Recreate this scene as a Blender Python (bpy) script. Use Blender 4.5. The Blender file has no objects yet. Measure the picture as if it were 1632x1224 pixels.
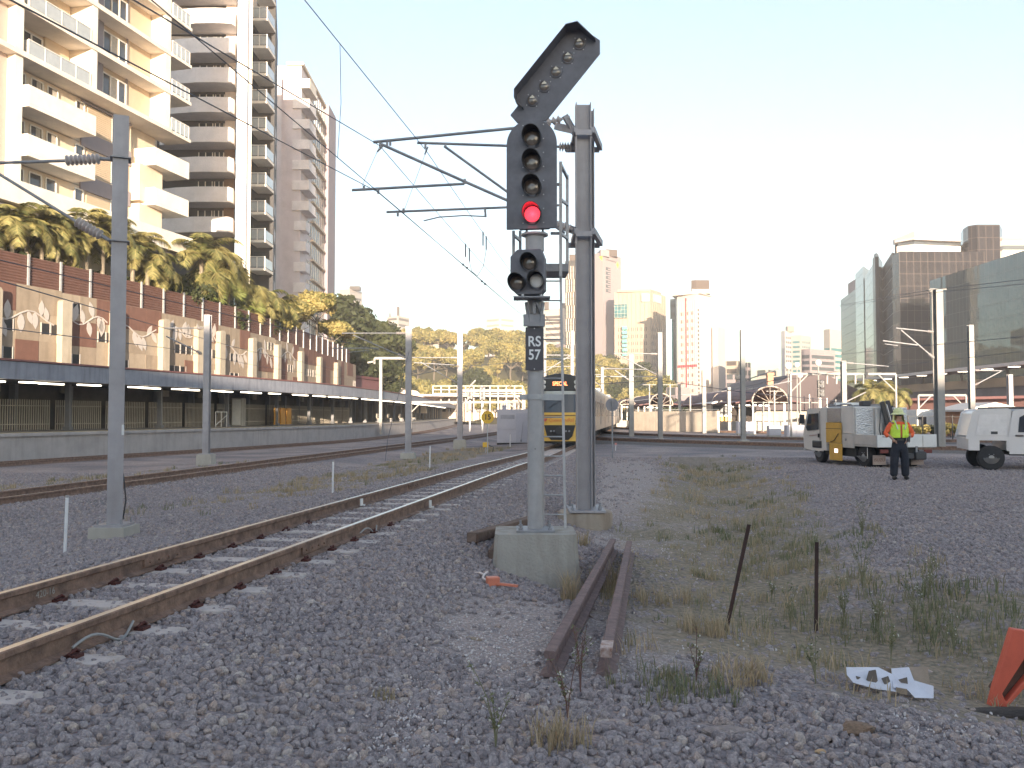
import bpy, math, random
import numpy as np
from mathutils import Vector, Matrix, Euler

# ---------------------------------------------------------------- camera / world / sun / exposure
SC = bpy.context.scene
F, CX, CY, HZ, HC = 1370.0, 816.0, 612.0, 662.0, 1.6
PITCH = math.atan((HZ - CY) / F)
cd = bpy.data.cameras.new("camera"); cam = bpy.data.objects.new("camera", cd)
SC.collection.objects.link(cam); SC.camera = cam
cam.location = (0, 0, HC); cam.rotation_euler = (math.radians(90) + PITCH, 0, 0)
cd.sensor_width = 36.0; cd.lens = F / 1632.0 * 36.0; cd.clip_start = 0.05; cd.clip_end = 9000

SUN_EL = 5.5
SUN_DIR = Vector((0.10, -0.99, 0)).normalized()          # horizontal direction towards the sun
W = bpy.data.worlds.new("World"); SC.world = W; W.use_nodes = True
nt = W.node_tree; nt.nodes.clear()
sky = nt.nodes.new('ShaderNodeTexSky'); sky.sky_type = 'NISHITA'; sky.sun_disc = False
sky.sun_elevation = math.radians(SUN_EL)
sky.sun_rotation = math.atan2(SUN_DIR.x, SUN_DIR.y)
sky.air_density = 1.0; sky.dust_density = .7; sky.ozone_density = 1.95; sky.altitude = 20
bg = nt.nodes.new('ShaderNodeBackground'); bg.inputs[1].default_value = 0.15
wo = nt.nodes.new('ShaderNodeOutputWorld')
hs = nt.nodes.new('ShaderNodeHueSaturation'); hs.inputs['Saturation'].default_value = .86; nt.links.new(sky.outputs[0], hs.inputs['Color']); nt.links.new(hs.outputs[0], bg.inputs[0]); nt.links.new(bg.outputs[0], wo.inputs[0])
sl = bpy.data.lights.new("sun", 'SUN'); so = bpy.data.objects.new("sun", sl); SC.collection.objects.link(so)
sl.energy = 4.2; sl.angle = math.radians(0.5); sl.color = (1.0, 0.82, 0.62)
el = math.radians(SUN_EL)
SV = Vector((SUN_DIR.x * math.cos(el), SUN_DIR.y * math.cos(el), math.sin(el)))
so.rotation_euler = SV.to_track_quat('Z', 'Y').to_euler(); so.location = (10, -50, 40)
SC.view_settings.view_transform = 'Standard'; SC.view_settings.look = 'None'
SC.view_settings.gamma = 1.0; SC.view_settings.use_curve_mapping = False
SC.view_settings.exposure = 1.88

# ---------------------------------------------------------------- helpers
def U(px, py, Y):
    """point of the photograph (px, py) at a real depth of Y metres"""
    u = (px - CX) / F; v = (CY - py) / F
    y = math.cos(PITCH) - v * math.sin(PITCH); z = math.sin(PITCH) + v * math.cos(PITCH)
    k = Y / y
    return Vector((u * k, Y, HC + z * k))
def XP(px, Y): return (px - CX) / F * Y / 1.0
def ZP(py, Y): return U(816, py, Y).z
def sm(t):
    t = min(1.0, max(0.0, t)); return t * t * (3 - 2 * t)
PI = math.pi

class MB:
    def __init__(s): s.v = []; s.f = []; s.m = []; s.uv = []; s.cur = 0
    def face(s, pts, uv=None):
        b = len(s.v); s.v += [tuple(p) for p in pts]; s.f.append(tuple(range(b, b + len(pts)))); s.m.append(s.cur)
        s.uv.append(uv)
    def _add(s, vs, fs, uvs=None):
        b = len(s.v); s.v += [tuple(p) for p in vs]
        for i, q in enumerate(fs):
            s.f.append(tuple(b + k for k in q)); s.m.append(s.cur); s.uv.append(uvs[i] if uvs else None)
    def mat(s, i): s.cur = i; return s
    def box(s, c, d, rz=0, R=None, taper=1.0):
        hx, hy, hz = d[0] / 2, d[1] / 2, d[2] / 2
        vs = [Vector((x * hx * (taper if z > 0 else 1), y * hy * (taper if z > 0 else 1), z * hz)) for z in (-1, 1) for y in (-1, 1) for x in (-1, 1)]
        if R is None and rz: R = Matrix.Rotation(rz, 3, 'Z')
        if R is not None: vs = [R @ p for p in vs]
        c = Vector(c); vs = [p + c for p in vs]
        s._add(vs, [(0, 2, 3, 1), (4, 5, 7, 6), (0, 1, 5, 4), (2, 6, 7, 3), (0, 4, 6, 2), (1, 3, 7, 5)]); return s
    def bx(s, x0, x1, y0, y1, z0, z1):
        return s.box(((x0 + x1) / 2, (y0 + y1) / 2, (z0 + z1) / 2), (abs(x1 - x0), abs(y1 - y0), abs(z1 - z0)))
    def bar(s, a, b, w, h=None, up=(0, 0, 1)):
        a = Vector(a); b = Vector(b); d = b - a; L = d.length; z = d.normalized()
        up = Vector(up)
        if abs(z.dot(up)) > .99: up = Vector((1, 0, 0))
        x = up.cross(z).normalized(); y = z.cross(x)
        R = Matrix((x, y, z)).transposed()
        return s.box((a + b) / 2, (w, h or w, L), R=R)
    def cyl(s, a, b, r0, r1=None, n=12, cap=True):
        if r1 is None: r1 = r0
        return s.tube([a, b], [r0, r1], n, cap)
    def tube(s, pts, r, n=8, cap=True):
        pts = [Vector(p) for p in pts]; k = len(pts)
        rs = r if isinstance(r, (list, tuple)) else [r] * k
        vs = []; x = None
        for i, p in enumerate(pts):
            d = (pts[min(i + 1, k - 1)] - pts[max(i - 1, 0)])
            d = d.normalized() if d.length > 1e-9 else Vector((0, 0, 1))
            if x is None:
                up = Vector((0, 0, 1)) if abs(d.z) < .95 else Vector((0, 1, 0)); x = up.cross(d).normalized()
            else:
                x = x - d * x.dot(d); x = x.normalized() if x.length > 1e-6 else Vector((0, 0, 1)).cross(d).normalized()
            y = d.cross(x)
            for j in range(n):
                a = 2 * PI * j / n; vs.append(p + (x * math.cos(a) + y * math.sin(a)) * rs[i])
        fs = []
        for i in range(k - 1):
            for j in range(n):
                fs.append((i * n + j, i * n + (j + 1) % n, (i + 1) * n + (j + 1) % n, (i + 1) * n + j))
        if cap: fs.append(tuple(range(n - 1, -1, -1))); fs.append(tuple((k - 1) * n + j for j in range(n)))
        s._add(vs, fs); return s
    def lathe(s, o, axis, prof, n=16):
        o = Vector(o); axis = Vector(axis).normalized()
        return s.tube([o + axis * t + Vector((0, 0, 0)) for t, r in prof], [r for t, r in prof], n)
    def ext(s, poly, o, ux, uy, dv, cap=True):
        o = Vector(o); ux = Vector(ux); uy = Vector(uy); dv = Vector(dv); n = len(poly)
        a = [o + ux * p[0] + uy * p[1] for p in poly]; b = [p + dv for p in a]
        fs = [(i, (i + 1) % n, n + (i + 1) % n, n + i) for i in range(n)]
        if ux.cross(uy).dot(dv) < 0: fs = [tuple(reversed(q)) for q in fs]
        if cap: fs += [tuple(range(n)), tuple(range(2 * n - 1, n - 1, -1))]
        s._add(a + b, fs); return s
    def prism(s, poly, z0, z1, uv=True):
        n = len(poly); u = 0
        area = sum(poly[i][0] * poly[(i + 1) % n][1] - poly[(i + 1) % n][0] * poly[i][1] for i in range(n))
        if area < 0: poly = poly[::-1]
        for i in range(n):
            a = poly[i]; b = poly[(i + 1) % n]; L = math.hypot(b[0] - a[0], b[1] - a[1])
            s.face([(a[0], a[1], z0), (b[0], b[1], z0), (b[0], b[1], z1), (a[0], a[1], z1)], [(u, z0), (u + L, z0), (u + L, z1), (u, z1)]); u += L
        s.face([(p[0], p[1], z1) for p in poly], [(0, 0)] * n); s.face([(p[0], p[1], z0) for p in reversed(poly)], [(0, 0)] * n); return s
    def ball(s, c, r, nu=12, nv=8, sc=(1, 1, 1)):
        vs = []; fs = []; c = Vector(c)
        for i in range(nv + 1):
            t = PI * i / nv
            for j in range(nu):
                a = 2 * PI * j / nu
                vs.append(c + Vector((r * sc[0] * math.sin(t) * math.cos(a), r * sc[1] * math.sin(t) * math.sin(a), r * sc[2] * math.cos(t))))
        for i in range(nv):
            for j in range(nu): fs.append((i * nu + j, (i + 1) * nu + j, (i + 1) * nu + (j + 1) % nu, i * nu + (j + 1) % nu))
        s._add(vs, fs); return s
    def strip(s, A, B):
        """quads between two polylines"""
        for i in range(len(A) - 1): s.face([A[i], A[i + 1], B[i + 1], B[i]])
        return s
    def build(s, name, mats, parent=None, world=False, smooth=False, bevel=0):
        me = bpy.data.meshes.new(name)
        V = s.v
        if parent is not None and world:
            inv = mw(parent).inverted(); V = [tuple(inv @ Vector(p)) for p in V]
        me.from_pydata(V, [], s.f)
        if not isinstance(mats, (list, tuple)): mats = [mats]
        for m in mats: me.materials.append(m)
        me.polygons.foreach_set('material_index', s.m)
        if any(u is not None for u in s.uv):
            ul = me.uv_layers.new(name='UVMap'); k = 0; arr = []
            for q, u in zip(s.f, s.uv):
                arr += [c for p in (u or [(0, 0)] * len(q)) for c in p]
            ul.data.foreach_set('uv', arr)
        if smooth:
            me.polygons.foreach_set('use_smooth', [True] * len(s.f))
        me.update(); me.validate()
        if smooth is True:
            try: me.set_sharp_from_angle(angle=math.radians(38))
            except Exception: pass
        o = bpy.data.objects.new(name, me); SC.collection.objects.link(o)
        if parent is not None: o.parent = parent
        if bevel:
            b = o.modifiers.new('bevel', 'BEVEL'); b.width = bevel; b.segments = 2; b.limit_method = 'ANGLE'; b.angle_limit = math.radians(50)
            b.use_clamp_overlap = True
        return o
def mw(o):
    m = Matrix.LocRotScale(o.location, o.rotation_euler, o.scale)
    return (mw(o.parent) @ m) if o.parent else m
def tag(o, label=None, cat=None, group=None, kind=None):
    if label: o['label'] = label
    if cat: o['category'] = cat
    if group: o['group'] = group
    if kind: o['kind'] = kind
    return o
def thing(name, label, cat, loc=(0, 0, 0), rz=0, group=None):
    o = bpy.data.objects.new(name, None); SC.collection.objects.link(o); o.empty_display_size = .3
    o.location = loc; o.rotation_euler = (0, 0, rz); return tag(o, label, cat, group)
def dup(root, loc=None, rz=None, label=None, parent=None, scale=None):
    c = root.copy(); SC.collection.objects.link(c); c.parent = parent
    if loc is not None: c.location = loc
    if rz is not None: c.rotation_euler = (0, 0, rz)
    if scale is not None: c.scale = scale if isinstance(scale, (tuple, list)) else (scale,) * 3
    if label: c['label'] = label
    for ch in list(root.children): dup(ch, parent=c)
    return c
def text(name, body, size, m, parent, loc, rot, bold=0.0, ext=0.002, sx=1.0):
    cu = bpy.data.curves.new(name, 'FONT'); cu.body = body; cu.size = size; cu.align_x = 'CENTER'; cu.align_y = 'CENTER'
    cu.offset = bold; cu.extrude = ext
    t = bpy.data.objects.new(name, cu); SC.collection.objects.link(t)
    dg = bpy.context.evaluated_depsgraph_get(); me = bpy.data.meshes.new_from_object(t.evaluated_get(dg))
    bpy.data.objects.remove(t); me.materials.clear(); me.materials.append(m)
    o = bpy.data.objects.new(name, me); SC.collection.objects.link(o); o.parent = parent
    o.location = loc; o.rotation_euler = rot; o.scale = (sx, 1, 1); return o

# ---------------------------------------------------------------- materials
_M = {}
def M(name, col, rough=.7, metal=0.0, var=.12, scale=4.0, bump=0.0, bscale=60.0, emit=0, stretch=1.0, col2=None, spec=.5, coat=0):
    if name in _M: return _M[name]
    m = bpy.data.materials.new(name); m.use_nodes = True; n = m.node_tree.nodes; l = m.node_tree.links
    b = n['Principled BSDF']; b.inputs['Roughness'].default_value = rough; b.inputs['Metallic'].default_value = metal
    b.inputs['Specular IOR Level'].default_value = spec
    if coat: b.inputs['Coat Weight'].default_value = coat
    tc = n.new('ShaderNodeTexCoord'); mp = n.new('ShaderNodeMapping'); mp.inputs['Scale'].default_value = (1, 1, 1 / stretch)
    l.new(tc.outputs['Object'], mp.inputs[0])
    nz = n.new('ShaderNodeTexNoise'); nz.inputs['Scale'].default_value = scale; nz.inputs['Detail'].default_value = 5; nz.inputs['Roughness'].default_value = .65
    l.new(mp.outputs[0], nz.inputs[0])
    mr = n.new('ShaderNodeMapRange'); mr.inputs[1].default_value = .3; mr.inputs[2].default_value = .7
    l.new(nz.outputs[0], mr.inputs[0])
    mx = n.new('ShaderNodeMix'); mx.data_type = 'RGBA'
    c1 = [c * (1 - var) for c in col]; c2 = [min(1, c * (1 + var)) for c in (col2 or col)]
    mx.inputs[6].default_value = (*c1, 1); mx.inputs[7].default_value = (*c2, 1)
    l.new(mr.outputs[0], mx.inputs[0]); l.new(mx.outputs[2], b.inputs['Base Color'])
    if bump:
        n2 = n.new('ShaderNodeTexNoise'); n2.inputs['Scale'].default_value = bscale; n2.inputs['Detail'].default_value = 4
        l.new(tc.outputs['Object'], n2.inputs[0])
        bp = n.new('ShaderNodeBump'); bp.inputs['Strength'].default_value = bump; bp.inputs['Distance'].default_value = .02
        l.new(n2.outputs[0], bp.inputs['Height']); l.new(bp.outputs[0], b.inputs['Normal'])
    if emit:
        b.inputs['Emission Color'].default_value = (*col, 1); b.inputs['Emission Strength'].default_value = emit
    _M[name] = m; return m
def streaky(name, col, dark, rough=.85, scale=2.5, streak=6.0, bump=.2, amt=.6, joint=None):
    """weathered surface: blotches plus vertical dirt streaks"""
    if name in _M: return _M[name]
    m = M(name, col, rough, var=.12, scale=scale, bump=bump, bscale=35); n = m.node_tree.nodes; l = m.node_tree.links
    b = n['Principled BSDF']; src = b.inputs['Base Color'].links[0].from_socket
    tc = n.new('ShaderNodeTexCoord'); mp = n.new('ShaderNodeMapping'); mp.inputs['Scale'].default_value = (streak, streak, streak * .12)
    l.new(tc.outputs['Object'], mp.inputs[0]); nz = n.new('ShaderNodeTexNoise'); nz.inputs['Scale'].default_value = 1; nz.inputs['Detail'].default_value = 6
    l.new(mp.outputs[0], nz.inputs[0]); mr = n.new('ShaderNodeMapRange'); mr.inputs[1].default_value = .48; mr.inputs[2].default_value = .75; mr.inputs[4].default_value = amt
    l.new(nz.outputs[0], mr.inputs[0]); mx = n.new('ShaderNodeMix'); mx.data_type = 'RGBA'; l.new(mr.outputs[0], mx.inputs[0]); l.new(src, mx.inputs[6]); mx.inputs[7].default_value = (*dark, 1)
    l.new(mx.outputs[2], b.inputs['Base Color']); return m
def glassgrid(name, glass, line, gu, gv, lw=.06, rough=.03, metal=.85, wob=.012, lrough=.4, band=None, tint2=None):
    """curtain wall: reflective panes in a metre grid (UV in metres), each pane tilted a hair"""
    m = bpy.data.materials.new(name); m.use_nodes = True; n = m.node_tree.nodes; l = m.node_tree.links; b = n['Principled BSDF']
    uv = n.new('ShaderNodeUVMap'); sp = n.new('ShaderNodeSeparateXYZ'); l.new(uv.outputs[0], sp.inputs[0])
    def math_(op, a, c=None, v=None):
        k = n.new('ShaderNodeMath'); k.operation = op; l.new(a, k.inputs[0])
        if c is not None: l.new(c, k.inputs[1])
        if v is not None: k.inputs[1].default_value = v
        return k.outputs[0]
    lines = []; cells = []
    for o, g, w in ((sp.outputs[0], gu, lw), (sp.outputs[1], gv, lw)):
        q = math_('DIVIDE', o, v=g); fr = math_('FRACT', q); lines.append(math_('LESS_THAN', fr, v=w / g)); cells.append(math_('FLOOR', q))
    ln = math_('MAXIMUM', lines[0], lines[1])
    cb = n.new('ShaderNodeCombineXYZ'); l.new(cells[0], cb.inputs[0]); l.new(cells[1], cb.inputs[1])
    wn = n.new('ShaderNodeTexWhiteNoise'); wn.noise_dimensions = '3D'; l.new(cb.outputs[0], wn.inputs[0])
    mx = n.new('ShaderNodeMix'); mx.data_type = 'RGBA'; mx.inputs[6].default_value = (*glass, 1); mx.inputs[7].default_value = (*(tint2 or [c * .6 for c in glass]), 1)
    l.new(wn.outputs[0], mx.inputs[0])
    m2 = n.new('ShaderNodeMix'); m2.data_type = 'RGBA'; l.new(ln, m2.inputs[0]); l.new(mx.outputs[2], m2.inputs[6]); m2.inputs[7].default_value = (*line, 1)
    l.new(m2.outputs[2], b.inputs['Base Color'])
    rr = n.new('ShaderNodeMapRange'); rr.inputs[3].default_value = rough; rr.inputs[4].default_value = lrough; l.new(ln, rr.inputs[0]); l.new(rr.outputs[0], b.inputs['Roughness'])
    mm = n.new('ShaderNodeMapRange'); mm.inputs[3].default_value = metal; mm.inputs[4].default_value = 0.1; l.new(ln, mm.inputs[0]); l.new(mm.outputs[0], b.inputs['Metallic'])
    gm = n.new('ShaderNodeNewGeometry'); vs = n.new('ShaderNodeVectorMath'); vs.operation = 'SUBTRACT'; l.new(wn.outputs[1], vs.inputs[0]); vs.inputs[1].default_value = (.5, .5, .5)
    v2 = n.new('ShaderNodeVectorMath'); v2.operation = 'SCALE'; l.new(vs.outputs[0], v2.inputs[0]); v2.inputs['Scale'].default_value = wob
    v3 = n.new('ShaderNodeVectorMath'); v3.operation = 'ADD'; l.new(gm.outputs['Normal'], v3.inputs[0]); l.new(v2.outputs[0], v3.inputs[1])
    v4 = n.new('ShaderNodeVectorMath'); v4.operation = 'NORMALIZE'; l.new(v3.outputs[0], v4.inputs[0]); l.new(v4.outputs[0], b.inputs['Normal'])
    return m
def leafmat(name, a, b_, c=None, rough=.6):
    """foliage: colour varies from leaf to leaf (vertex attribute r) and a little light passes through"""
    m = bpy.data.materials.new(name); m.use_nodes = True; n = m.node_tree.nodes; l = m.node_tree.links; b = n['Principled BSDF']
    at = n.new('ShaderNodeAttribute'); at.attribute_name = 'r'
    cr = n.new('ShaderNodeValToRGB'); cr.color_ramp.elements[0].color = (*a, 1); cr.color_ramp.elements[1].color = (*b_, 1)
    if c: e = cr.color_ramp.elements.new(.82); e.color = (*c, 1)
    l.new(at.outputs['Fac'], cr.inputs[0]); l.new(cr.outputs[0], b.inputs['Base Color']); b.inputs['Roughness'].default_value = rough
    b.inputs['Specular IOR Level'].default_value = .3
    tr = n.new('ShaderNodeBsdfTranslucent'); l.new(cr.outputs[0], tr.inputs[0]); ms = n.new('ShaderNodeMixShader'); ms.inputs[0].default_value = .25
    l.new(b.outputs[0], ms.inputs[1]); l.new(tr.outputs[0], ms.inputs[2]); l.new(ms.outputs[0], n['Material Output'].inputs[0])
    return m
galv = streaky('galvanised_steel', (.42, .42, .43), (.2, .17, .155), .5, 5, 5, .1, .45); galv.node_tree.nodes['Principled BSDF'].inputs['Metallic'].default_value = .35
galvd = M('dull_galvanised', (.27, .27, .285), .55, .3, .2, 6, .1)
conc = streaky('concrete', (.27, .25, .22), (.12, .105, .085), .9, 3, 5, .35, .6)
concl = streaky('pale_concrete', (.42, .39, .34), (.25, .22, .18), .9, 1.5, 2, .2, .5)
rust = M('rusty_rail_steel', (.18, .115, .09), .8, .1, .35, 9, .4, 50, col2=(.24, .155, .115))
rust2 = M('old_rail_rust', (.19, .132, .125), .85, .1, .3, 14, .4, 70)
railtop = M('worn_rail_head', (.62, .6, .57), .28, .9, .12, 3)
railtopd = M('dull_rail_head', (.33, .27, .22), .42, .7, .2, 3)
blk = M('signal_black_paint', (.15, .147, .165), .55, 0, .2, 6, .05)
blk2 = M('black_plastic', (.05, .05, .055), .5)
white = M('white_paint', (.72, .71, .69), .5, 0, .08, 3)
wire_m = M('wire_copper_dark', (.10, .105, .13), .6, .3)
porc = M('insulator_porcelain', (.52, .46, .44), .35, 0, .1)
# ---------------------------------------------------------------- track geometry and ground shape
def c1(Y):
    if Y <= 46: return .1679 * Y - 4.13 - .9 * sm((Y - 24) / 22.)
    return .1679 * 46 - 5.03 + .15 * (Y - 46)
def r1(Y): return .33 - .33 * sm((Y - 20) / 25.)
def c2(Y): return .148 * Y - 14.0 + (0 if Y < 60 else -.0006 * (Y - 60) ** 2)      # second track
def z2(Y): return -.13
PE = [(-31.5, 8), (-24.1, 40.5), (-18.6, 60), (-15.2, 76), (-13.3, 107), (-13.2, 150), (-15.0, 235), (-19, 300)]   # platform edge
def lerp_path(P, Y):
    for (x0, y0), (x1, y1) in zip(P, P[1:]):
        if Y <= y1: return x0 + (x1 - x0) * (Y - y0) / (y1 - y0)
    return P[-1][0]
def smooth_path(P, n=6):
    out = []
    for i in range(len(P) - 1):
        p0 = P[max(i - 1, 0)]; p1 = P[i]; p2 = P[i + 1]; p3 = P[min(i + 2, len(P) - 1)]
        for k in range(n):
            t = k / n; r = []
            for a in (0, 1):
                m1 = (p2[a] - p0[a]) / (p2[1] - p0[1]) * (p2[1] - p1[1]); m2 = (p3[a] - p1[a]) / (p3[1] - p1[1]) * (p2[1] - p1[1])
                r.append((2*t**3-3*t*t+1)*p1[a] + (t**3-2*t*t+t)*m1 + (-2*t**3+3*t*t)*p2[a] + (t**3-t*t)*m2)
            out.append((r[0], p1[1] + (p2[1] - p1[1]) * t))
    out.append(P[-1]); return out
PEs = smooth_path(PE)
def offset(P, d):
    out = []
    for i, p in enumerate(P):
        a = P[max(i - 1, 0)]; b = P[min(i + 1, len(P) - 1)]; dx, dy = b[0] - a[0], b[1] - a[1]; L = math.hypot(dx, dy)
        out.append((p[0] - dy / L * d, p[1] + dx / L * d))      # positive = to the left of travel
    return out
def seg_d(x, y, a, b):
    ax, ay = a; bx_, by = b; t = np.clip(((x - ax) * (bx_ - ax) + (y - ay) * (by - ay)) / ((bx_ - ax) ** 2 + (by - ay) ** 2), 0, 1)
    return np.hypot(x - ax - t * (bx_ - ax), y - ay - t * (by - ay))
DITCH = [(3.6, 5.5), (2.2, 8.0), (2.9, 11.5), (4.4, 18), (7.0, 30), (7.6, 33.6)]
def nsm(t): t = np.clip(t, 0, 1); return t * t * (3 - 2 * t)
def vc1(Y): return np.where(Y <= 46, .1679 * Y - 4.13 - .9 * nsm((Y - 24) / 22.), .1679 * 46 - 5.03 + .15 * (Y - 46))
def vnoise(x, y, s, seed=0):
    r = np.random.RandomState(seed); z = 0
    for k in range(6):
        a = r.rand() * 6.28; f = s * (.6 + 1.6 * r.rand()); ph = r.rand() * 6.28
        z = z + np.sin((x * np.cos(a) + y * np.sin(a)) * f + ph)
    return z / 6
def gz(x, y):
    x = np.asarray(x, float); y = np.asarray(y, float)
    t = x - vc1(y)
    rt = .33 - .33 * nsm((y - 20) / 25.)
    bed = rt - .183 + .014 * vnoise(x, y, 5.5, 44)
    right = -.02 - .1 * nsm((y - 20) / 30)
    left = -.22 - .1 * nsm((y - 20) / 30)
    z = np.where(t > 0, bed + (right - bed) * nsm((t - 1.35) / 1.5), bed + (left - bed) * nsm((-t - 1.35) / 1.3))
    t2 = x - (.148 * y - 14.0); z2b = -.13 - .17
    z = np.where(t < -2.7, left + (-.42 - left) * nsm((-t - 2.7) / 4) + (z2b + .42) * nsm((2.6 - np.abs(t2)) / 1.2), z)
    z = np.where(t2 < -2, z - .27 * nsm((-t2 - 2) / 5), z)
    d = np.full(x.shape, 1e9)
    for a, b in zip(DITCH, DITCH[1:]): d = np.minimum(d, seg_d(x, y, a, b))
    z = z - .27 * np.exp(-(d / 1.25) ** 2) * nsm((t - 1.9) / 1.0)
    z = z - .22 * np.exp(-((x - .75) / .75) ** 2 - ((y - 9.1) / 1.0) ** 2)
    z = z - .20 * np.exp(-((x - 1.5) / .95) ** 2 - ((y - 13.3) / 1.6) ** 2)
    fade = nsm((60 - y) / 20)
    z = z + .018 * vnoise(x, y, 2.2, 1) * fade * nsm((np.abs(t) - .8) / .6) + .03 * vnoise(x, y, .7, 2) * fade * nsm((t - 2.6) / 1.0)
    z = np.where(y > 45, z * 1 + (-.15 - z) * nsm((y - 45) / 30) * nsm((t + 6) / 5), z)
    return z
def g(x, y): return float(gz(np.array([x]), np.array([y]))[0])
def G(px, py):
    """where the ray of the photograph meets the ground"""
    Y = 10.0
    for _ in range(30):
        z = g(XP(px, Y), Y); Y = Y * .5 + .5 * (HC - z) / max(1e-3, ((HC - U(px, py, 1).z) / 1.0))
    return Vector((U(px, py, Y).x, Y, g(U(px, py, Y).x, Y)))

def axis(dense0, dense1, step, lo, hi, gr=1.12):
    a = list(np.arange(dense0, dense1 + 1e-6, step)); s = step; v = dense1
    while v < hi: s *= gr; v += s; a.append(v)
    s = step; v = dense0; pre = []
    while v > lo: s *= gr; v -= s; pre.append(v)
    return np.array(pre[::-1] + a)
def grass_w(x, y):
    t = x - vc1(y)
    d = np.full(x.shape, 1e9)
    for a, b in zip(DITCH, DITCH[1:]): d = np.minimum(d, seg_d(x, y, a, b))
    w = nsm((2.6 - d) / 2.2) * nsm((t - 2.9) / .8) * nsm((y - 4.4) / .8)
    w = np.maximum(w, .8 * nsm((9 - np.hypot((x - 3.4) / 1.1, (y - 6.6) / .8) * 3) / 4))      # around the white box
    w = np.maximum(w, .95 * nsm((t + 7.5) / 1.2) * nsm((-3.0 - t) / .9) * nsm((y - 15) / 10) * nsm((60 - y) / 10))
    w = np.maximum(w, .8 * nsm((2.3 - np.abs(x - (.148 * y - 14.0) + 4.8)) / 1.2) * nsm((40 - y) / 10))
    return np.clip(w * (.9 + .6 * vnoise(x, y, 3.0, 5)), 0, 1)
def dirt_w(x, y):
    t = x - vc1(y)
    path = 2.1 + (y - 14) * .12
    w = nsm((1.25 - np.abs(x - path)) / .7) * nsm((y - 10.5) / 2) * nsm((34 - y) / 5)
    w = np.maximum(w, nsm((1.25 - np.hypot((x - .35) / 1.0, (y - 6.6) / 1.3)) / .5))
    return np.clip(w + .25 * vnoise(x, y, 5, 8) * (w > .02), 0, 1)
xs = axis(-13, 17, .2, -640, 640); ys = axis(2.2, 42, .2, -100, 1050)
XX, YY = np.meshgrid(xs, ys); ZZ = gz(XX, YY)
nx, ny = len(xs), len(ys)
me = bpy.data.meshes.new('ground'); vv = np.stack([XX, YY, ZZ], -1).reshape(-1, 3)
idx = np.arange(nx * ny).reshape(ny, nx); q = np.stack([idx[:-1, :-1], idx[:-1, 1:], idx[1:, 1:], idx[1:, :-1]], -1).reshape(-1, 4)
me.from_pydata(vv.tolist(), [], q.tolist()); me.polygons.foreach_set('use_smooth', [True] * len(q))
for nm, fn in (('grassw', grass_w), ('dirtw', dirt_w)):
    at = me.attributes.new(nm, 'FLOAT', 'POINT'); at.data.foreach_set('value', fn(XX, YY).reshape(-1).astype(np.float32))
gm = bpy.data.materials.new('yard_ground'); gm.use_nodes = True; n = gm.node_tree.nodes; l = gm.node_tree.links; b = n['Principled BSDF']
b.inputs['Roughness'].default_value = .95; b.inputs['Specular IOR Level'].default_value = .2
tc = n.new('ShaderNodeTexCoord')
def vor(s, feat='F1'):
    v = n.new('ShaderNodeTexVoronoi'); v.inputs['Scale'].default_value = s; v.feature = feat; l.new(tc.outputs['Object'], v.inputs[0]); return v
def noi(s, d=4):
    v = n.new('ShaderNodeTexNoise'); v.inputs['Scale'].default_value = s; v.inputs['Detail'].default_value = d; l.new(tc.outputs['Object'], v.inputs[0]); return v
def ramp(src, stops):
    r = n.new('ShaderNodeValToRGB'); e = r.color_ramp.elements; e[0].position, e[0].color = stops[0][0], (*stops[0][1], 1); e[1].position, e[1].color = stops[-1][0], (*stops[-1][1], 1)
    for p, c in stops[1:-1]: k = e.new(p); k.color = (*c, 1)
    l.new(src, r.inputs[0]); return r.outputs[0]
def mixc(f, a, c, blend='MIX', fv=None):
    k = n.new('ShaderNodeMix'); k.data_type = 'RGBA'; k.blend_type = blend
    if f is not None: l.new(f, k.inputs[0])
    else: k.inputs[0].default_value = fv
    l.new(a, k.inputs[6])
    l.new(c, k.inputs[7]); return k.outputs[2]
v1 = vor(26); sepc = n.new('ShaderNodeSeparateColor'); l.new(v1.outputs['Color'], sepc.inputs[0])
BAL = [(0, (.285, .255, .265)), (.35, (.345, .31, .318)), (.8, (.405, .365, .37)), (.93, (.43, .345, .305)), (1, (.52, .47, .44))]
stone = ramp(sepc.outputs[0], BAL)
gap = ramp(v1.outputs['Distance'], [(0, (1, 1, 1)), (.55, (.9, .9, .9)), (1, (.35, .35, .35))])  # gaps between stones darkened, their shade put into the colour
stone = mixc(None, stone, gap, 'MULTIPLY', .9)
big = noi(.35, 6); bigc = ramp(big.outputs[0], [(.35, (.72, .73, .76)), (.65, (1.25, 1.18, 1.1))]); stone = mixc(None, stone, bigc, 'MULTIPLY', 1)
v2 = vor(75); sp2 = n.new('ShaderNodeSeparateColor'); l.new(v2.outputs['Color'], sp2.inputs[0])
fine = ramp(sp2.outputs[0], [(0, (.26, .22, .21)), (.5, (.35, .30, .285)), (.9, (.43, .37, .35)), (1, (.65, .6, .57))])
gn = noi(18, 6); gc = ramp(gn.outputs[0], [(.3, (.17, .15, .11)), (.5, (.27, .225, .165)), (.7, (.37, .295, .225))])
def attr(nm): a = n.new('ShaderNodeAttribute'); a.attribute_name = nm; return a.outputs['Fac']
def edge(a, lo, hi):
    nn = noi(6, 5); s = n.new('ShaderNodeMath'); s.operation = 'ADD'; l.new(a, s.inputs[0]); k = n.new('ShaderNodeMath'); k.operation = 'MULTIPLY_ADD'; l.new(nn.outputs[0], k.inputs[0]); k.inputs[1].default_value = .9; k.inputs[2].default_value = -.45
    l.new(k.outputs[0], s.inputs[1]); mr = n.new('ShaderNodeMapRange'); mr.inputs[1].default_value = lo; mr.inputs[2].default_value = hi; l.new(s.outputs[0], mr.inputs[0]); return mr.outputs[0]
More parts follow.
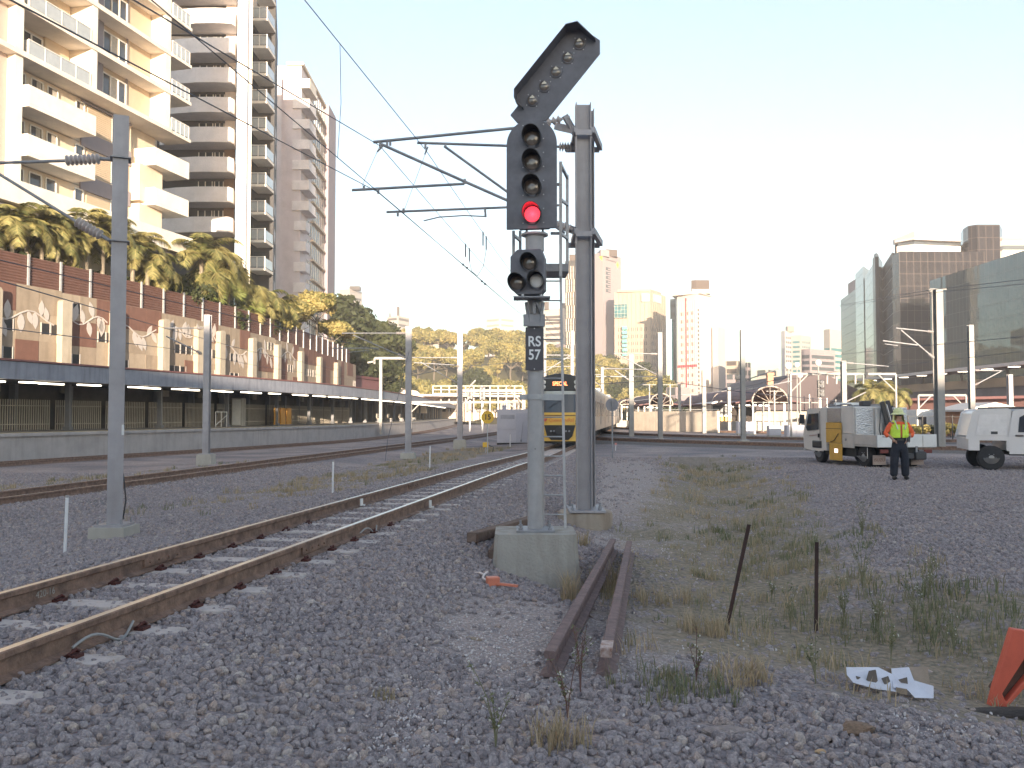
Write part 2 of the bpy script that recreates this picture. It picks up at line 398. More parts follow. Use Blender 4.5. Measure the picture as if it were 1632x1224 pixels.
colr = mixc(edge(attr('dirtw'), .35, .6), stone, fine); colr = mixc(edge(attr('grassw'), .3, .75), colr, gc)
l.new(colr, b.inputs['Base Color'])
bp = n.new('ShaderNodeBump'); bp.inputs['Strength'].default_value = .9; bp.inputs['Distance'].default_value = .03; bp.invert = True
l.new(v1.outputs['Distance'], bp.inputs['Height']); l.new(bp.outputs[0], b.inputs['Normal'])
me.materials.append(gm); go = bpy.data.objects.new('ground', me); SC.collection.objects.link(go); tag(go, kind='structure')

# ---------------------------------------------------------------- ballast stones (uncountable: one object, geometry nodes)
random.seed(4); rs = np.random.RandomState(4)
def rockmesh(seed, name):
    r = np.random.RandomState(seed); bm = MB()
    import bmesh
    b_ = bmesh.new(); bmesh.ops.create_icosphere(b_, subdivisions=2, radius=1)
    dirs = r.randn(9, 3); dirs /= np.linalg.norm(dirs, axis=1)[:, None]; off = .55 + .35 * r.rand(9)
    sc = np.array([1, .8 + .3 * r.rand(), .62 + .3 * r.rand()])
    for v in b_.verts:
        p = np.array(v.co)
        for d_, o_ in zip(dirs, off):
            k = p.dot(d_)
            if k > o_: p = p - d_ * (k - o_)
        v.co = Vector((p * sc).tolist())
    me_ = bpy.data.meshes.new(name); b_.to_mesh(me_); b_.free(); return me_
rm = bpy.data.materials.new('ballast_stone'); rm.use_nodes = True; n = rm.node_tree.nodes; l = rm.node_tree.links; b = n['Principled BSDF']
oi = n.new('ShaderNodeObjectInfo'); b.inputs['Roughness'].default_value = .9; b.inputs['Specular IOR Level'].default_value = .25
tc = n.new('ShaderNodeTexCoord')
base = ramp(oi.outputs['Random'], BAL); nn = noi(2.5, 6); vr = ramp(nn.outputs[0], [(.3, (.7, .7, .72)), (.7, (1.35, 1.3, 1.25))])
l.new(mixc(None, base, vr, 'MULTIPLY', 1), b.inputs['Base Color'])
bp = n.new('ShaderNodeBump'); bp.inputs['Strength'].default_value = .5; bp.inputs['Distance'].default_value = .1; n5 = noi(7, 5); l.new(n5.outputs[0], bp.inputs['Height']); l.new(bp.outputs[0], b.inputs['Normal'])
rcol = bpy.data.collections.new('ballast_sources')
for k in range(7):
    mr_ = rockmesh(100 + k, 'stone'); mr_.materials.append(rm); ro = bpy.data.objects.new('stone', mr_); rcol.objects.link(ro)
def gn_scatter(name, pts, rot, scl, col, label_kind='stuff'):
    me_ = bpy.data.meshes.new(name); me_.from_pydata(pts.tolist(), [], [])
    a = me_.attributes.new('rot', 'FLOAT_VECTOR', 'POINT'); a.data.foreach_set('vector', rot.reshape(-1).astype(np.float32))
    a = me_.attributes.new('scl', 'FLOAT_VECTOR', 'POINT'); a.data.foreach_set('vector', scl.reshape(-1).astype(np.float32))
    o = bpy.data.objects.new(name, me_); SC.collection.objects.link(o)
    ng = bpy.data.node_groups.new(name, 'GeometryNodeTree')
    ng.interface.new_socket('Geometry', in_out='INPUT', socket_type='NodeSocketGeometry'); ng.interface.new_socket('Geometry', in_out='OUTPUT', socket_type='NodeSocketGeometry')
    N = ng.nodes; L = ng.links; gi = N.new('NodeGroupInput'); go_ = N.new('NodeGroupOutput'); ip = N.new('GeometryNodeInstanceOnPoints'); ci = N.new('GeometryNodeCollectionInfo')
    ci.inputs['Collection'].default_value = col; ci.inputs['Separate Children'].default_value = True; ci.inputs['Reset Children'].default_value = True
    ip.inputs['Pick Instance'].default_value = True
    def na(nm):
        k = N.new('GeometryNodeInputNamedAttribute'); k.data_type = 'FLOAT_VECTOR'; k.inputs['Name'].default_value = nm; return k.outputs[0]
    L.new(gi.outputs[0], ip.inputs['Points']); L.new(ci.outputs[0], ip.inputs['Instance']); L.new(na('scl'), ip.inputs['Scale'])
    er = N.new('FunctionNodeEulerToRotation'); L.new(na('rot'), er.inputs[0]); L.new(er.outputs[0], ip.inputs['Rotation'])
    L.new(ip.outputs[0], go_.inputs[0]); md = o.modifiers.new('scatter', 'NODES'); md.node_group = ng
    return tag(o, kind=label_kind)
def wedge(n_, y0, y1, pw=1.0):
    """random ground points spread evenly over the seen wedge between two depths"""
    u = rs.rand(n_); y = np.sqrt(y0 * y0 + u * (y1 * y1 - y0 * y0)); x = (rs.rand(n_) * 1.55 - .70) * y
    return x, y
P_ = []; S_ = []
for (y0, y1, dens, r0) in ((3.2, 7.5, 620, .029), (7.5, 13, 520, .029), (13, 22, 330, .030), (22, 34, 120, .033)):
    area = .775 * (y1 * y1 - y0 * y0); n_ = int(area * dens); x, y = wedge(n_, y0, y1)
    gw = grass_w(x, y); dw = dirt_w(x, y); t = x - vc1(y)
    keep = (rs.rand(n_) > np.clip(gw * 1.25 * (t > 2) + .6 * gw * (t <= 2), 0, .93)) & (rs.rand(n_) > dw * .97)
    ph = np.abs(((y + .168 * t - 1.2) / .675 + .5) % 1.0 - .5) * .675; keep &= ~((np.abs(t) < 1.1) & (ph < .115) & (rs.rand(n_) < .55) & (y < 30))
    zt = np.abs(t) < 1.3
    x, y, zt, gw = x[keep], y[keep], zt[keep], gw[keep]
    s_ = r0 * (.55 + .75 * rs.rand(len(x)) ** 1.3)
    z = gz(x, y) + s_ * .22 - np.where(gw > .3, .4 * s_, 0)
    P_.append(np.stack([x, y, z], 1)); S_.append(s_[:, None] * (.75 + .5 * rs.rand(len(x), 3)))
P_ = np.concatenate(P_); S_ = np.concatenate(S_); R_ = rs.rand(len(P_), 3) * 6.28
print('ballast stones', len(P_))
gn_scatter('ballast_stones', P_, R_, S_, rcol)
# pale grit: crushed white stones scattered in two small patches
rmw = M('pale_grit', (.6, .55, .54), .9, 0, .35, 30); wc = bpy.data.collections.new('grit_sources')
for k in range(3):
    mr_ = rockmesh(200 + k, 'grit'); mr_.materials.append(rmw); wc.objects.link(bpy.data.objects.new('grit', mr_))
P2 = []; 
for (px, py, sx, sy, cnt) in ((665, 1130, .12, .28, 420), (640, 1190, .16, .14, 260), (1590, 1180, .35, .18, 500), (815, 1050, .7, .7, 1300), (1010, 800, .8, 4.5, 1800), (1400, 800, 4.5, 5, 260), (300, 960, 3, 2, 60)):
    c = G(px, py); x = c.x + rs.randn(cnt) * sx; y = c.y + rs.randn(cnt) * sy; P2.append(np.stack([x, y, gz(x, y) + .012], 1))
P2 = np.concatenate(P2); S2 = (.003 + .009 * rs.rand(len(P2), 1) ** 2.5) * (.7 + .6 * rs.rand(len(P2), 3))
gn_scatter('pale_grit', P2, rs.rand(len(P2), 3) * 6.28, S2, wc)

# ---------------------------------------------------------------- railway tracks
RAILP = [(-.065, 0), (.065, 0), (.065, .012), (.012, .03), (.009, .11), (.034, .122), (.036, .155), (.026, .162), (-.026, .162), (-.036, .155), (-.034, .122), (-.009, .11), (-.012, .03), (-.065, .012)]
def rail(path, zf, name, parent, topm, botm=None, P=RAILP, caps=True):
    """path: list of (x,y); zf(y): rail-top height"""
    mb = MB(); k = len(path); n_ = len(P); vs = []
    for i, p in enumerate(path):
        a = path[max(i - 1, 0)]; b_ = path[min(i + 1, k - 1)]; dx, dy = b_[0] - a[0], b_[1] - a[1]; L_ = math.hypot(dx, dy); rx, ry = dy / L_, -dx / L_
        z0 = zf(p[1]) - .162
        vs.append([(p[0] + rx * q[0], p[1] + ry * q[0], z0 + q[1]) for q in P])
    for i in range(k - 1):
        for j in range(n_):
            mb.mat(1 if j in (7,) else 0); jj = (j + 1) % n_
            mb.face([vs[i][j], vs[i + 1][j], vs[i + 1][jj], vs[i][jj]][::-1])
    mb.mat(0); mb.face(vs[0]); mb.face(vs[-1][::-1])
    return mb.build(name, [botm or rust, topm], parent)
def ypath(cf, y0, y1, off, step=2.0):
    n_ = int((y1 - y0) / step) + 1; P = [(cf(y0 + (y1 - y0) * i / n_), y0 + (y1 - y0) * i / n_) for i in range(n_ + 1)]
    return offset(P, off)
tr = thing('railway_track', 'rusty track with concrete sleepers running from the lower left corner to the yellow train', 'railway track')
rail(ypath(c1, 1, 240, .567, 1.5), r1, 'rail', tr, railtop)['label'] = 'far rail with a shiny running surface'
rail(ypath(c1, 1, 240, -.567, 1.5), r1, 'rail', tr, railtop)['label'] = 'near rail with a shiny running surface'
slm = streaky('sleeper_concrete', (.50, .44, .41), (.30, .25, .22), .9, 5, 9, .4, .6); clipm = M('rail_clip_rust', (.09, .03, .025), .7, .3)
sl_me = MB().box((0, 0, -.075), (2.15, .24, .15), taper=.86).build('sleeper', slm, tr, bevel=.008)
def clip_mesh(sx, d):
    c = MB(); X_ = sx * .567
    c.tube([(X_ + d * .75, -.04, .012), (X_ + d, -.05, .03), (X_ + d * 1.15, .0, .05), (X_ + d, .05, .03), (X_ + d * .7, .02, .035)], .009, 6)
    return c.bx(X_ + d - .035, X_ + d + .035, -.045, .045, -.01, .022)
Y = 1.2; k = 0; sl_far = None
for sx in (-1, 1):
    for d in (-.10, .10): clip_mesh(sx, d).build('rail_clip', clipm, sl_me)
while Y < 46:
    a = math.atan2(1, (c1(Y + .1) - c1(Y)) / .1) - PI / 2
    pos = (c1(Y), Y, r1(Y) - .162)
    if k == 0: sl_me.location = pos; sl_me.rotation_euler = (0, 0, a)
    elif Y < 12: dup(sl_me, pos, a, parent=tr)
    else:
        c_ = sl_me.copy(); SC.collection.objects.link(c_); c_.parent = tr; c_.location = pos; c_.rotation_euler = (0, 0, a)
    Y += .675; k += 1
def fish(y, off, tr=tr, parts='fishplate'):
    p = ypath(c1, y - .3, y + .3, off, .6); a, b_ = p[0], p[-1]; m_ = MB()
    for s in (-.022, .022):
        q0 = Vector((a[0] + s, a[1], r1(y) - .075)); q1 = Vector((b_[0] + s, b_[1], r1(y) - .075)); m_.bar(q0, q1, .02, .075)
        for t in (.12, .37, .63, .88): pt = q0.lerp(q1, t); m_.cyl(pt, pt + Vector((s * 1.3, 0, 0)), .014, n=6)
    m_.build(parts, rust, tr)
fish(8.1, .567); fish(9.0, -.567); fish(16.5, .567)
# bond cables at the joints and white joint markers
cabm = M('grey_bond_cable', (.30, .30, .30), .5)
for (y, off) in ((5.6, -.567), (10.6, -.567)):
    p = ypath(c1, y - .3, y + .3, off - .05, .6); a = Vector((*p[0], r1(y) - .09)); b_ = Vector((*p[-1], r1(y) - .10))
    pts = [a.lerp(b_, t) + Vector((.05 * math.sin(PI * t), 0, -.03 + .045 * math.sin(2.2 * PI * t))) for t in [i / 14 for i in range(15)]]
    MB().tube(pts, .009, 6).build('bond_cable', cabm, tr)
for (y, off) in ((13.4, .567), (13.3, -.567)):
    p = ypath(c1, y - .3, y + .3, off - .05, .6)[1]; mbw = MB(); mbw.box((p[0] + .04, p[1], r1(y) - .085), (.02, .09, .11), rz=-.17); mbw.box((p[0] + .06, p[1], r1(y) - .13), (.06, .07, .02), rz=-.17)
    mbw.build('joint_marker', white, tr)
# chalk mark on the web of the far rail
p0 = G(22, 957); yv = 6.25; cxp = ypath(c1, yv - .3, yv + .3, .567, .6)[1]
ang = math.atan2(1, .1679)
text('chalk_number', '420-16', .075, M('chalk', (.35, .33, .3), .9), tr, (cxp[0] + .014, cxp[1], r1(yv) - .09), (PI / 2, 0, ang + 0.0), .0, .001)
tr2 = thing('railway_track', 'dark rusty track crossing behind the tall near left mast', 'railway track')
for o_ in (.567, -.567): rail(ypath(c2, 4, 190, o_, 3), z2, 'rail', tr2, railtopd)
s2 = MB().box((0, 0, -.075), (2.1, .23, .15)).build('sleeper', M('buried_sleeper', (.2, .18, .17), .9, 0, .2, 8), tr2)
for i in range(60):
    Y = 8 + i * .685; a = -math.atan(.148)
    if i == 0: s2.location = (c2(Y), Y, -.31)
    else: dup(s2, (c2(Y), Y, -.31), None, parent=tr2)
    (s2 if i == 0 else tr2.children[-1]).rotation_euler = (0, 0, a)
tr3 = thing('railway_track', 'rusty platform track running along the foot of the station platform', 'railway track')
TE = offset(PEs, -1.55)
for o_ in (.567, -.567): rail(offset(TE, o_), lambda y: -.5, 'rail', tr3, railtopd)
# yard tracks running across the view on the right, far side of the gravel
def cross_track(label, pts, z, near=rust):
    t_ = thing('railway_track', label, 'railway track')
    P = [(XP(px, Y), Y) for px, Y in pts]
    # resample
    Q = []
    for a, b_ in zip(P, P[1:]):
        for k in range(6): Q.append((a[0] + (b_[0] - a[0]) * k / 6, a[1] + (b_[1] - a[1]) * k / 6))
    Q.append(P[-1])
    for o_ in (.567, -.567): rail(offset(Q, o_), lambda y: z, 'rail', t_, railtopd)
    bed = MB(); A = offset(Q, 1.5); B = offset(Q, -1.5); A2 = offset(Q, 2.4); B2 = offset(Q, -2.4)
    bed.strip([(p[0], p[1], z - .17) for p in B], [(p[0], p[1], z - .17) for p in A]); bed.strip([(p[0], p[1], z - .17) for p in A], [(p[0], p[1], -.3) for p in A2]); bed.strip([(p[0], p[1], -.3) for p in B2], [(p[0], p[1], z - .17) for p in B])
    o = bed.build('ballast_bed', balm, t_); return t_
balm = M('dark_ballast_bed', (.17, .15, .14), .95, 0, .35, 14, .8, 40)
cross_track('nearest dark track crossing the yard in front of the concrete wall', [(905, 62), (960, 55.5), (1080, 50), (1200, 46), (1330, 42.5), (1500, 40), (1760, 38)], .17)
cross_track('second dark track crossing the yard behind the nearest one', [(940, 84), (1010, 72), (1120, 64), (1260, 58), (1420, 54), (1760, 50)], .12)
cross_track('sunlit track along the foot of the pale concrete wall', [(960, 120), (1060, 96), (1160, 86), (1300, 78), (1500, 72), (1800, 68)], .05)
cross_track('farthest yard track crossing behind the small work truck', [(1150, 120), (1250, 103), (1400, 93), (1600, 86), (1850, 80)], .02)
# ---------------------------------------------------------------- the signal in front
SX, SY = XP(852.5, 9.6), 9.6
SROT = -math.radians(9.5)
sg = thing('railway_signal', 'tall black colour light signal with one red lamp lit, plated RS 57', 'railway signal', (SX, SY, 0))
def S(px, py, Y=9.6): p = U(px, py, Y); return Vector((p.x - SX, p.y - SY, p.z))     # local point from the photo at the signal's distance
zs = lambda py: U(852, py, 9.6).z
base_m = streaky('plinth_concrete', (.36, .335, .30), (.20, .175, .14), .92, 3, 6, .5, .7)
b_ = MB(); zt = U(852, 846, 9.55).z
top = [(-.40, -.36), (.40, -.36), (.44, -.30), (.44, .30), (.40, .36), (-.40, .36), (-.44, .30), (-.44, -.30)]
bot = [(x * 1.13, y * 1.22) for x, y in top]; zb = -.45
for i in range(8):
    j = (i + 1) % 8; b_.face([(*bot[i], zb), (*bot[j], zb), (*top[j], zt), (*top[i], zt)])
b_.face([(*p, zt) for p in top]); bp_ = b_.build('concrete_base', base_m, sg, bevel=.03)
pole_m = streaky('signal_pole_steel', (.39, .375, .375), (.2, .185, .18), .5, 6, 7, .1, .5)
pl = MB(); pl.tube([(0, 0, zt), (0, 0, zt + .5), (0, 0, zs(372))], .083, 24); pl.build('pole', pole_m, sg, smooth=True)
fl = MB(); fl.box((0, 0, zt + .012), (.42, .42, .024)); fl.build('base_plate', galvd, sg, bevel=.005)
for a in (-1, 1):
    for c in (-1, 1):
        q = MB(); q.cyl((a * .16, c * .16, zt), (a * .16, c * .16, zt + .09), .013, n=8); q.cyl((a * .16, c * .16, zt + .02), (a * .16, c * .16, zt + .045), .026, n=6); q.build('anchor_bolt', galvd, sg)
sk = MB()
sk.tube([(0, 0, zs(402)), (0, 0, zs(400)), (0, 0, zs(378)), (0, 0, zs(376))], [.09, .105, .105, .12], 24)
sk.cyl((0, 0, zs(376)), (0, 0, zs(373)), .15, n=24); sk.build('collar', pole_m, sg, smooth=True)
cb_ = MB(); 
for s in (-1, 1): cb_.cyl((s * .09, -.02, zs(373)), (s * .09, -.02, zs(366)), .012, n=8); cb_.cyl((s * .09, -.02, zs(372)), (s * .09, -.02, zs(370)), .024, n=6)
cb_.build('head_bracket', galvd, sg)
hole = MB().cyl((0, -.0835, zs(715)), (0, -.0855, zs(715)), .006, n=10).build('bolt', blk2, sg)
# heads: local frame rotated so they look down the track
glass_l = M('lens_smoky_glass', (.16, .13, .11), .12, 0, .3, 30, spec=.9)
redl = M('red_lamp', (1.0, .045, .07), .5, emit=.62, var=0); redd = M('red_hood_glow', (.35, .01, .012), .5, emit=.12, var=0)
lensw = M('lens_painted_reflection', (.75, .68, .55), .3, 0, .1)
head = thing('signal_head', None, None); head.parent = sg; head.rotation_euler = (0, 0, SROT)
hx = (S(849.5, 300)).x; r = .283
zb_, zt_ = zs(368), zs(195)
out = [(-r, zb_), (r, zb_)] + [(r * math.cos(a), zt_ - r + r * math.sin(a)) for a in [i * PI / 20 for i in range(21)]]
bk = MB(); bk.ext(out, (hx, -.12, 0), (1, 0, 0), (0, 0, 1), (0, .03, 0)); bk.build('backboard', blk, head, bevel=.004)
MB().box((hx, .02, (zb_ + zt_) / 2 - .08), (.36, .26, 1.0)).build('lamp_case', blk, head, bevel=.02)
def hood(mb, c, rr, L, t0, t1, n=18, flare=1.0, droop=.0, cut=.55):
    """cowl around a lens: full ring at the root, longer at the top than below"""
    c = Vector(c); k = n
    for s, (ra, rb) in enumerate(((rr, rr * flare), (rr - .006, rr * flare - .006))):
        ring0 = []; ring1 = []
        for i in range(k + 1):
            a = t0 + (t1 - t0) * i / k; ln = L * (1 - cut * (1 - (math.sin(a) + 1) / 2))
            ring0.append(c + Vector((ra * math.cos(a), 0, ra * math.sin(a)))); ring1.append(c + Vector((rb * math.cos(a), -ln, rb * math.sin(a) - droop)))
        if s == 0: mb.strip(ring0, ring1); o1 = ring1
        else: mb.strip(ring1, ring0); mb.strip(o1, ring1)
def lamp(parent, x, y, z, rr, L, lens, name='lamp', refl=False, cut=.75):
    q = MB(); q.lathe((x, y + .0, z), (0, -1, 0), [(0, rr + .018), (.012, rr + .018), (.02, rr + .004)], 24)
    o = q.build(name, blk, parent, smooth=True)
    q = MB(); n_ = 20; rings = []
    for j in range(5):
        a = j / 4 * PI / 2; rings.append([(x + rr * .93 * math.cos(a) * math.cos(2 * PI * i / n_), y - .022 - .022 * math.sin(a), z + rr * .93 * math.cos(a) * math.sin(2 * PI * i / n_)) for i in range(n_)])
    for j in range(4):
        for i in range(n_): q.face([rings[j][i], rings[j][(i + 1) % n_], rings[j + 1][(i + 1) % n_], rings[j + 1][i]])
    q.build('lens', lens, o, smooth=True)
    q = MB(); hood(q, (x, y - .01, z), rr + .012, L, -.9 * PI / 2 + .2, PI + .9 * PI / 2 - .2, cut=cut)
    q.build('hood', blk2 if lens is not redl else blk2, o, smooth=True); return o
lm = []
for i, py in enumerate((226, 264, 303, 346)):
    o = lamp(head, hx + .012, -.12, zs(py), .094, .19, redl if i == 3 else glass_l, 'lamp', cut=.8)
    if i == 3:
        o['label'] = 'lit red bottom lamp'
        q = MB(); q.lathe((hx + .012, -.30, zs(346) + .0), (0, 0, 1), [(0, 0)], 3) if False else None
        # red light caught on the inner left wall of the cowl is real light from this lamp
        ll = bpy.data.lights.new('red_lamp_light', 'POINT'); ll.color = (1, .03, .05); ll.energy = .5; ll.shadow_soft_size = .03
        lo = bpy.data.objects.new('red_lamp_light', ll); SC.collection.objects.link(lo); lo.parent = o; lo.location = (hx + .012, -.2, zs(346))
for (py, sx) in [(205 + 22 * i, s) for i in range(8) for s in (-1, 1)]:
    MB().cyl((hx + sx * .115 + .02, -.12, zs(py)), (hx + sx * .115 + .02, -.127, zs(py)), .006, n=6).build('screw', white, head)
# route indicator
ri = thing('route_indicator', None, None); ri.parent = sg; ri.rotation_euler = (0, 0, SROT)
def L3(p, y=-.13): q = S(p[0], p[1]); return Vector((q.x, y, q.z))
plate = [(826, 199), (815, 186), (827, 172), (823, 165), (824, 153), (904, 60), (922, 51), (956.6, 77.5), (956.6, 98), (872, 198)]
c_ = [L3(p) for p in plate]
pb = MB(); pb.ext([(p.x, p.z) for p in c_], (0, -.10, 0), (1, 0, 0), (0, 0, 1), (0, .03, 0)); pb.build('backboard', blk, ri, bevel=.003)
edge_pts = [L3(p) for p in [(836, 179), (825, 168), (825, 155), (906, 60), (924, 57), (950, 80)]]
hd = MB(); A = [Vector((p.x, -.10, p.z)) for p in edge_pts]; Bq = [Vector((p.x, -.29, p.z)) for p in edge_pts]; Bq[0].y = -.18; Bq[-1].y = -.22
hd.strip(A, Bq)
cen = L3((885, 120)); A2 = [a + (Vector((cen.x, a.y, cen.z)) - a).normalized() * .008 for a in A]; B2 = [a + (Vector((cen.x, a.y, cen.z)) - a).normalized() * .008 for a in Bq]
hd.strip(B2, A2); hd.strip(Bq, B2); hd.build('hood', blk, ri)
for (px, py) in ((850, 165), (869, 144), (887.5, 122.5), (906, 101.5), (924, 81)):
    q = S(px, py); x, z = q.x + .005, q.z; mb = MB(); mb.lathe((x, -.10, z), (0, -1, 0), [(0, .07), (.012, .07), (.016, .062)], 22); o = mb.build('lamp', blk, ri, smooth=True)
    mb = MB(); n_ = 20
    mb.ball((x, -.112, z), .058, 20, 10, (1, .35, 1)); mb.build('lens', glass_l, o, smooth=True)
    mb = MB(); mb.face([(x - .03, -.138, z + .018), (x + .002, -.137, z + .05), (x + .033, -.138, z + .018), (x + .02, -.14, z + .012), (x - .018, -.14, z + .012)][::-1]); mb.build('painted_reflection', lensw, o)  # reflection on the lens glass, painted as a white shape
    for a in (.6, 2.2, 3.8, 5.3): mb = MB(); mb.cyl((x + .082 * math.cos(a), -.10, z + .082 * math.sin(a)), (x + .082 * math.cos(a), -.107, z + .082 * math.sin(a)), .005, n=6); mb.build('screw', white, o)
# small three lamp head
sh = thing('subsidiary_head', None, None); sh.parent = sg; sh.rotation_euler = (0, 0, SROT * 1.2)
p = S(847, 438); w, h_ = .19, .25
oc = [(-w, -h_ * .72), (-w * .6, -h_), (w * .75, -h_), (w, -h_ * .8), (w, h_ * .6), (w * .8, h_), (-w * .6, h_), (-w, h_ * .7)]
mb = MB(); mb.ext([(p.x - .01 + a, p.z + b) for a, b in oc], (0, -.22, 0), (1, 0, 0), (0, 0, 1), (0, .16, 0)); mb.build('lamp_case', blk, sh, bevel=.012)
for i, (px, py) in enumerate(((848, 425), (832, 455.5), (859, 453))):
    q = S(px, py); lamp(sh, q.x + .01 + (-.02 if i == 1 else .005), -.22, q.z, .082, .18, white if i == 2 else glass_l, cut=.85)
mb = MB(); q = S(847, 480); mb.box((q.x, -.16, q.z + .01), (.40, .26, .018)); mb.build('shelf', galvd, sg, bevel=.003)
mb = MB(); 
for s in (-1, 1): mb.cyl((q.x + s * .10, -.2, q.z), (q.x + s * .10, -.2, q.z + .05), .014, n=8)
mb.build('fixing_bolt', white, sg)
mb = MB(); mb.bx(-.13, .11, -.14, -.10, zs(522), zs(503)); mb.bx(-.03, .01, -.16, -.09, zs(503), zs(482)); mb.bar((.01, -.16, zs(484)), (.07, -.12, zs(503)), .03, .03); mb.bar((-.10, -.14, zs(484)), (-.07, -.12, zs(515)), .05, .012)
mb.bar((.09, -.14, zs(484)), (.06, -.12, zs(515)), .05, .012); mb.build('bracket', galvd, sg, bevel=.004)
mb = MB(); mb.cyl((0, 0, zs(520)), (0, 0, zs(500)), .098, n=20); mb.build('collar', galvd, sg, smooth=True)
# number plate
pk = M('number_plate_black', (.085, .08, .09), .6, 0, .1, 3); pwm = M('plate_letter_white', (.80, .80, .80), .5, 0, 0)
c = S(851.3, 557); mb = MB(); mb.box((c.x, -.105, c.z), (.198, .006, .48)); npl = mb.build('number_plate', pk, sg, bevel=.002)
text('letters', 'RS', .158, pwm, npl, (c.x, -.109, c.z + .077), (PI / 2, 0, 0), .003, .001, .88)
text('numerals', '57', .158, pwm, npl, (c.x, -.109, c.z - .071), (PI / 2, 0, 0), .003, .001, .86)
for s in (-1, 1): MB().cyl((c.x, -.105, c.z + s * .225), (c.x, -.111, c.z + s * .225), .007, n=8).build('screw', white, npl)
# pole clamp arm
mb = MB(); z = zs(633); mb.bar((-.17, -.0, z), (.0, 0, z), .05, .06); mb.bar((0, .0, z), (.31, .12, z + .0), .05, .07); mb.cyl((0, 0, z - .03), (0, 0, z + .03), .093, n=20); mb.build('clamp_arm', galv, sg, bevel=.003)
# ladder and guard frame behind the heads
ld = thing('ladder', None, None); ld.parent = sg
x1 = S(897, 700).x
def at(px, py, Y): q = U(px, py, Y); return Vector((q.x - SX, Y - SY, q.z))
st = MB(); st.bar(at(901, 845, 9.75), at(893.5, 440, 9.95), .012, .03); st.build('stile', galv, ld)
st = MB(); st.bar(at(866, 845, 9.75), at(864, 440, 9.95), .012, .03); st.build('stile', galv, ld)
for py in range(448, 840, 31):
    t = (py - 440) / 405; a = at(893.5 + 7.5 * t, py, 9.95 - .2 * t); b2 = at(864 + 2 * t, py, 9.95 - .2 * t); MB().cyl(a, b2, .009, n=6).build('rung', galv, ld)
gf = MB()
for px, Y0, y0, y1 in ((818.5, 9.95, 368, 433), (829, 10.35, 368, 430), (893.5, 9.85, 258, 441), (904, 10.4, 279, 436)):
    gf.bar(at(px, y0, Y0), at(px, y1, Y0), .035, .035)
for py in (318, 372): gf.bar(at(893.5, py, 9.85), at(904, py + 8, 10.4), .03, .03)
gf.bar(at(893.5, 262, 9.85), at(904, 283, 10.4), .03, .03); gf.bar(at(873, 294, 9.9), at(893.5, 294, 9.87), .03, .03); gf.bar(at(893.5, 372, 9.86), at(878, 372, 9.9), .03, .03)
gf.bar(at(818.5, 375, 9.95), at(829, 383, 10.35), .03, .03)
gf.build('guard_frame', galv, sg)
gp = MB(); gp.box((at(862, 436, 10.1).x, .5, at(862, 436, 10.1).z), (.62, .5, .03)); gp.box((at(862, 436, 10.1).x, .26, at(862, 432, 10.1).z), (.62, .012, .09)); gp.build('step_platform', galvd, sg)
for o in (head, ri, sh, ld): o['part'] = 1; del o['part']

# ---------------------------------------------------------------- electrification masts
def hsec(w, d, t=.012, tf=.016):
    return [(-w/2, -d/2), (w/2, -d/2), (w/2, -d/2+tf), (t/2, -d/2+tf), (t/2, d/2-tf), (w/2, d/2-tf), (w/2, d/2), (-w/2, d/2), (-w/2, d/2-tf), (-t/2, d/2-tf), (-t/2, -d/2+tf), (-w/2, -d/2+tf)]
def hcol(mb, x, y, z0, z1, w, d, rot=0, t=.012):
    P = hsec(w, d, t); c, s = math.cos(rot), math.sin(rot); mb.prism([(x + a * c - b * s, y + a * s + b * c) for a, b in P], z0, z1)
mastm = streaky('mast_steel', (.36, .345, .36), (.25, .22, .215), .55, 3, 4, .1, .5); mastm.node_tree.nodes['Principled BSDF'].inputs['Metallic'].default_value = .25
def insul(mb, a, b, r=.06, sheds=7):
    a = Vector(a); b = Vector(b); pts = []; rs_ = []
    for i in range(sheds):
        for t, q in ((0, .4), (.35, 1), (.45, 1), (.8, .4)): pts.append(a.lerp(b, (i + t) / sheds)); rs_.append(r * q)
    pts.append(b); rs_.append(r * .4); mb.tube(pts, rs_, 12)
MX, MY = 1.17, 14.0
hm = thing('mast', 'tall double steel mast right behind the front signal, on a round concrete footing', 'railway mast', (MX, MY, 0), 0, 'masts carrying the overhead wires')
zb = U(930, 812, 14).z; zt = U(930, 167, 14).z
m_ = MB(); hcol(m_, 0, 0, zb, zt, .235, .25, PI / 2 + .0); m_.build('column', mastm, hm, bevel=.002)['label'] = 'front column of the pair'
m_ = MB(); hcol(m_, .10, .52, zb, U(930, 176, 14.5).z, .235, .25, PI / 2); m_.build('column', mastm, hm, bevel=.002)['label'] = 'rear column of the pair'
m_ = MB(); m_.tube([(.03, .2, zb - .75), (.03, .2, zb - .1), (.03, .2, zb - .05), (.03, .2, zb - .03)], [.45, .45, .44, .40], 28); m_.build('concrete_footing', streaky('footing_concrete', (.36, .30, .24), (.22, .16, .12), .95, 3, 4, .5, .8), hm, smooth=True)
m_ = MB(); m_.box((.04, .25, zb - .015), (.58, 1.0, .035)); m_.build('base_plate', mastm, hm, bevel=.004)
for a, c in ((-.2, -.15), (.24, -.15), (.27, .1), (-.2, .5)): m_ = MB(); m_.cyl((a, c, zb), (a, c, zb + .1), .015, n=8); m_.cyl((a, c, zb + .01), (a, c, zb + .04), .03, n=6); m_.build('anchor_bolt', galvd, hm)
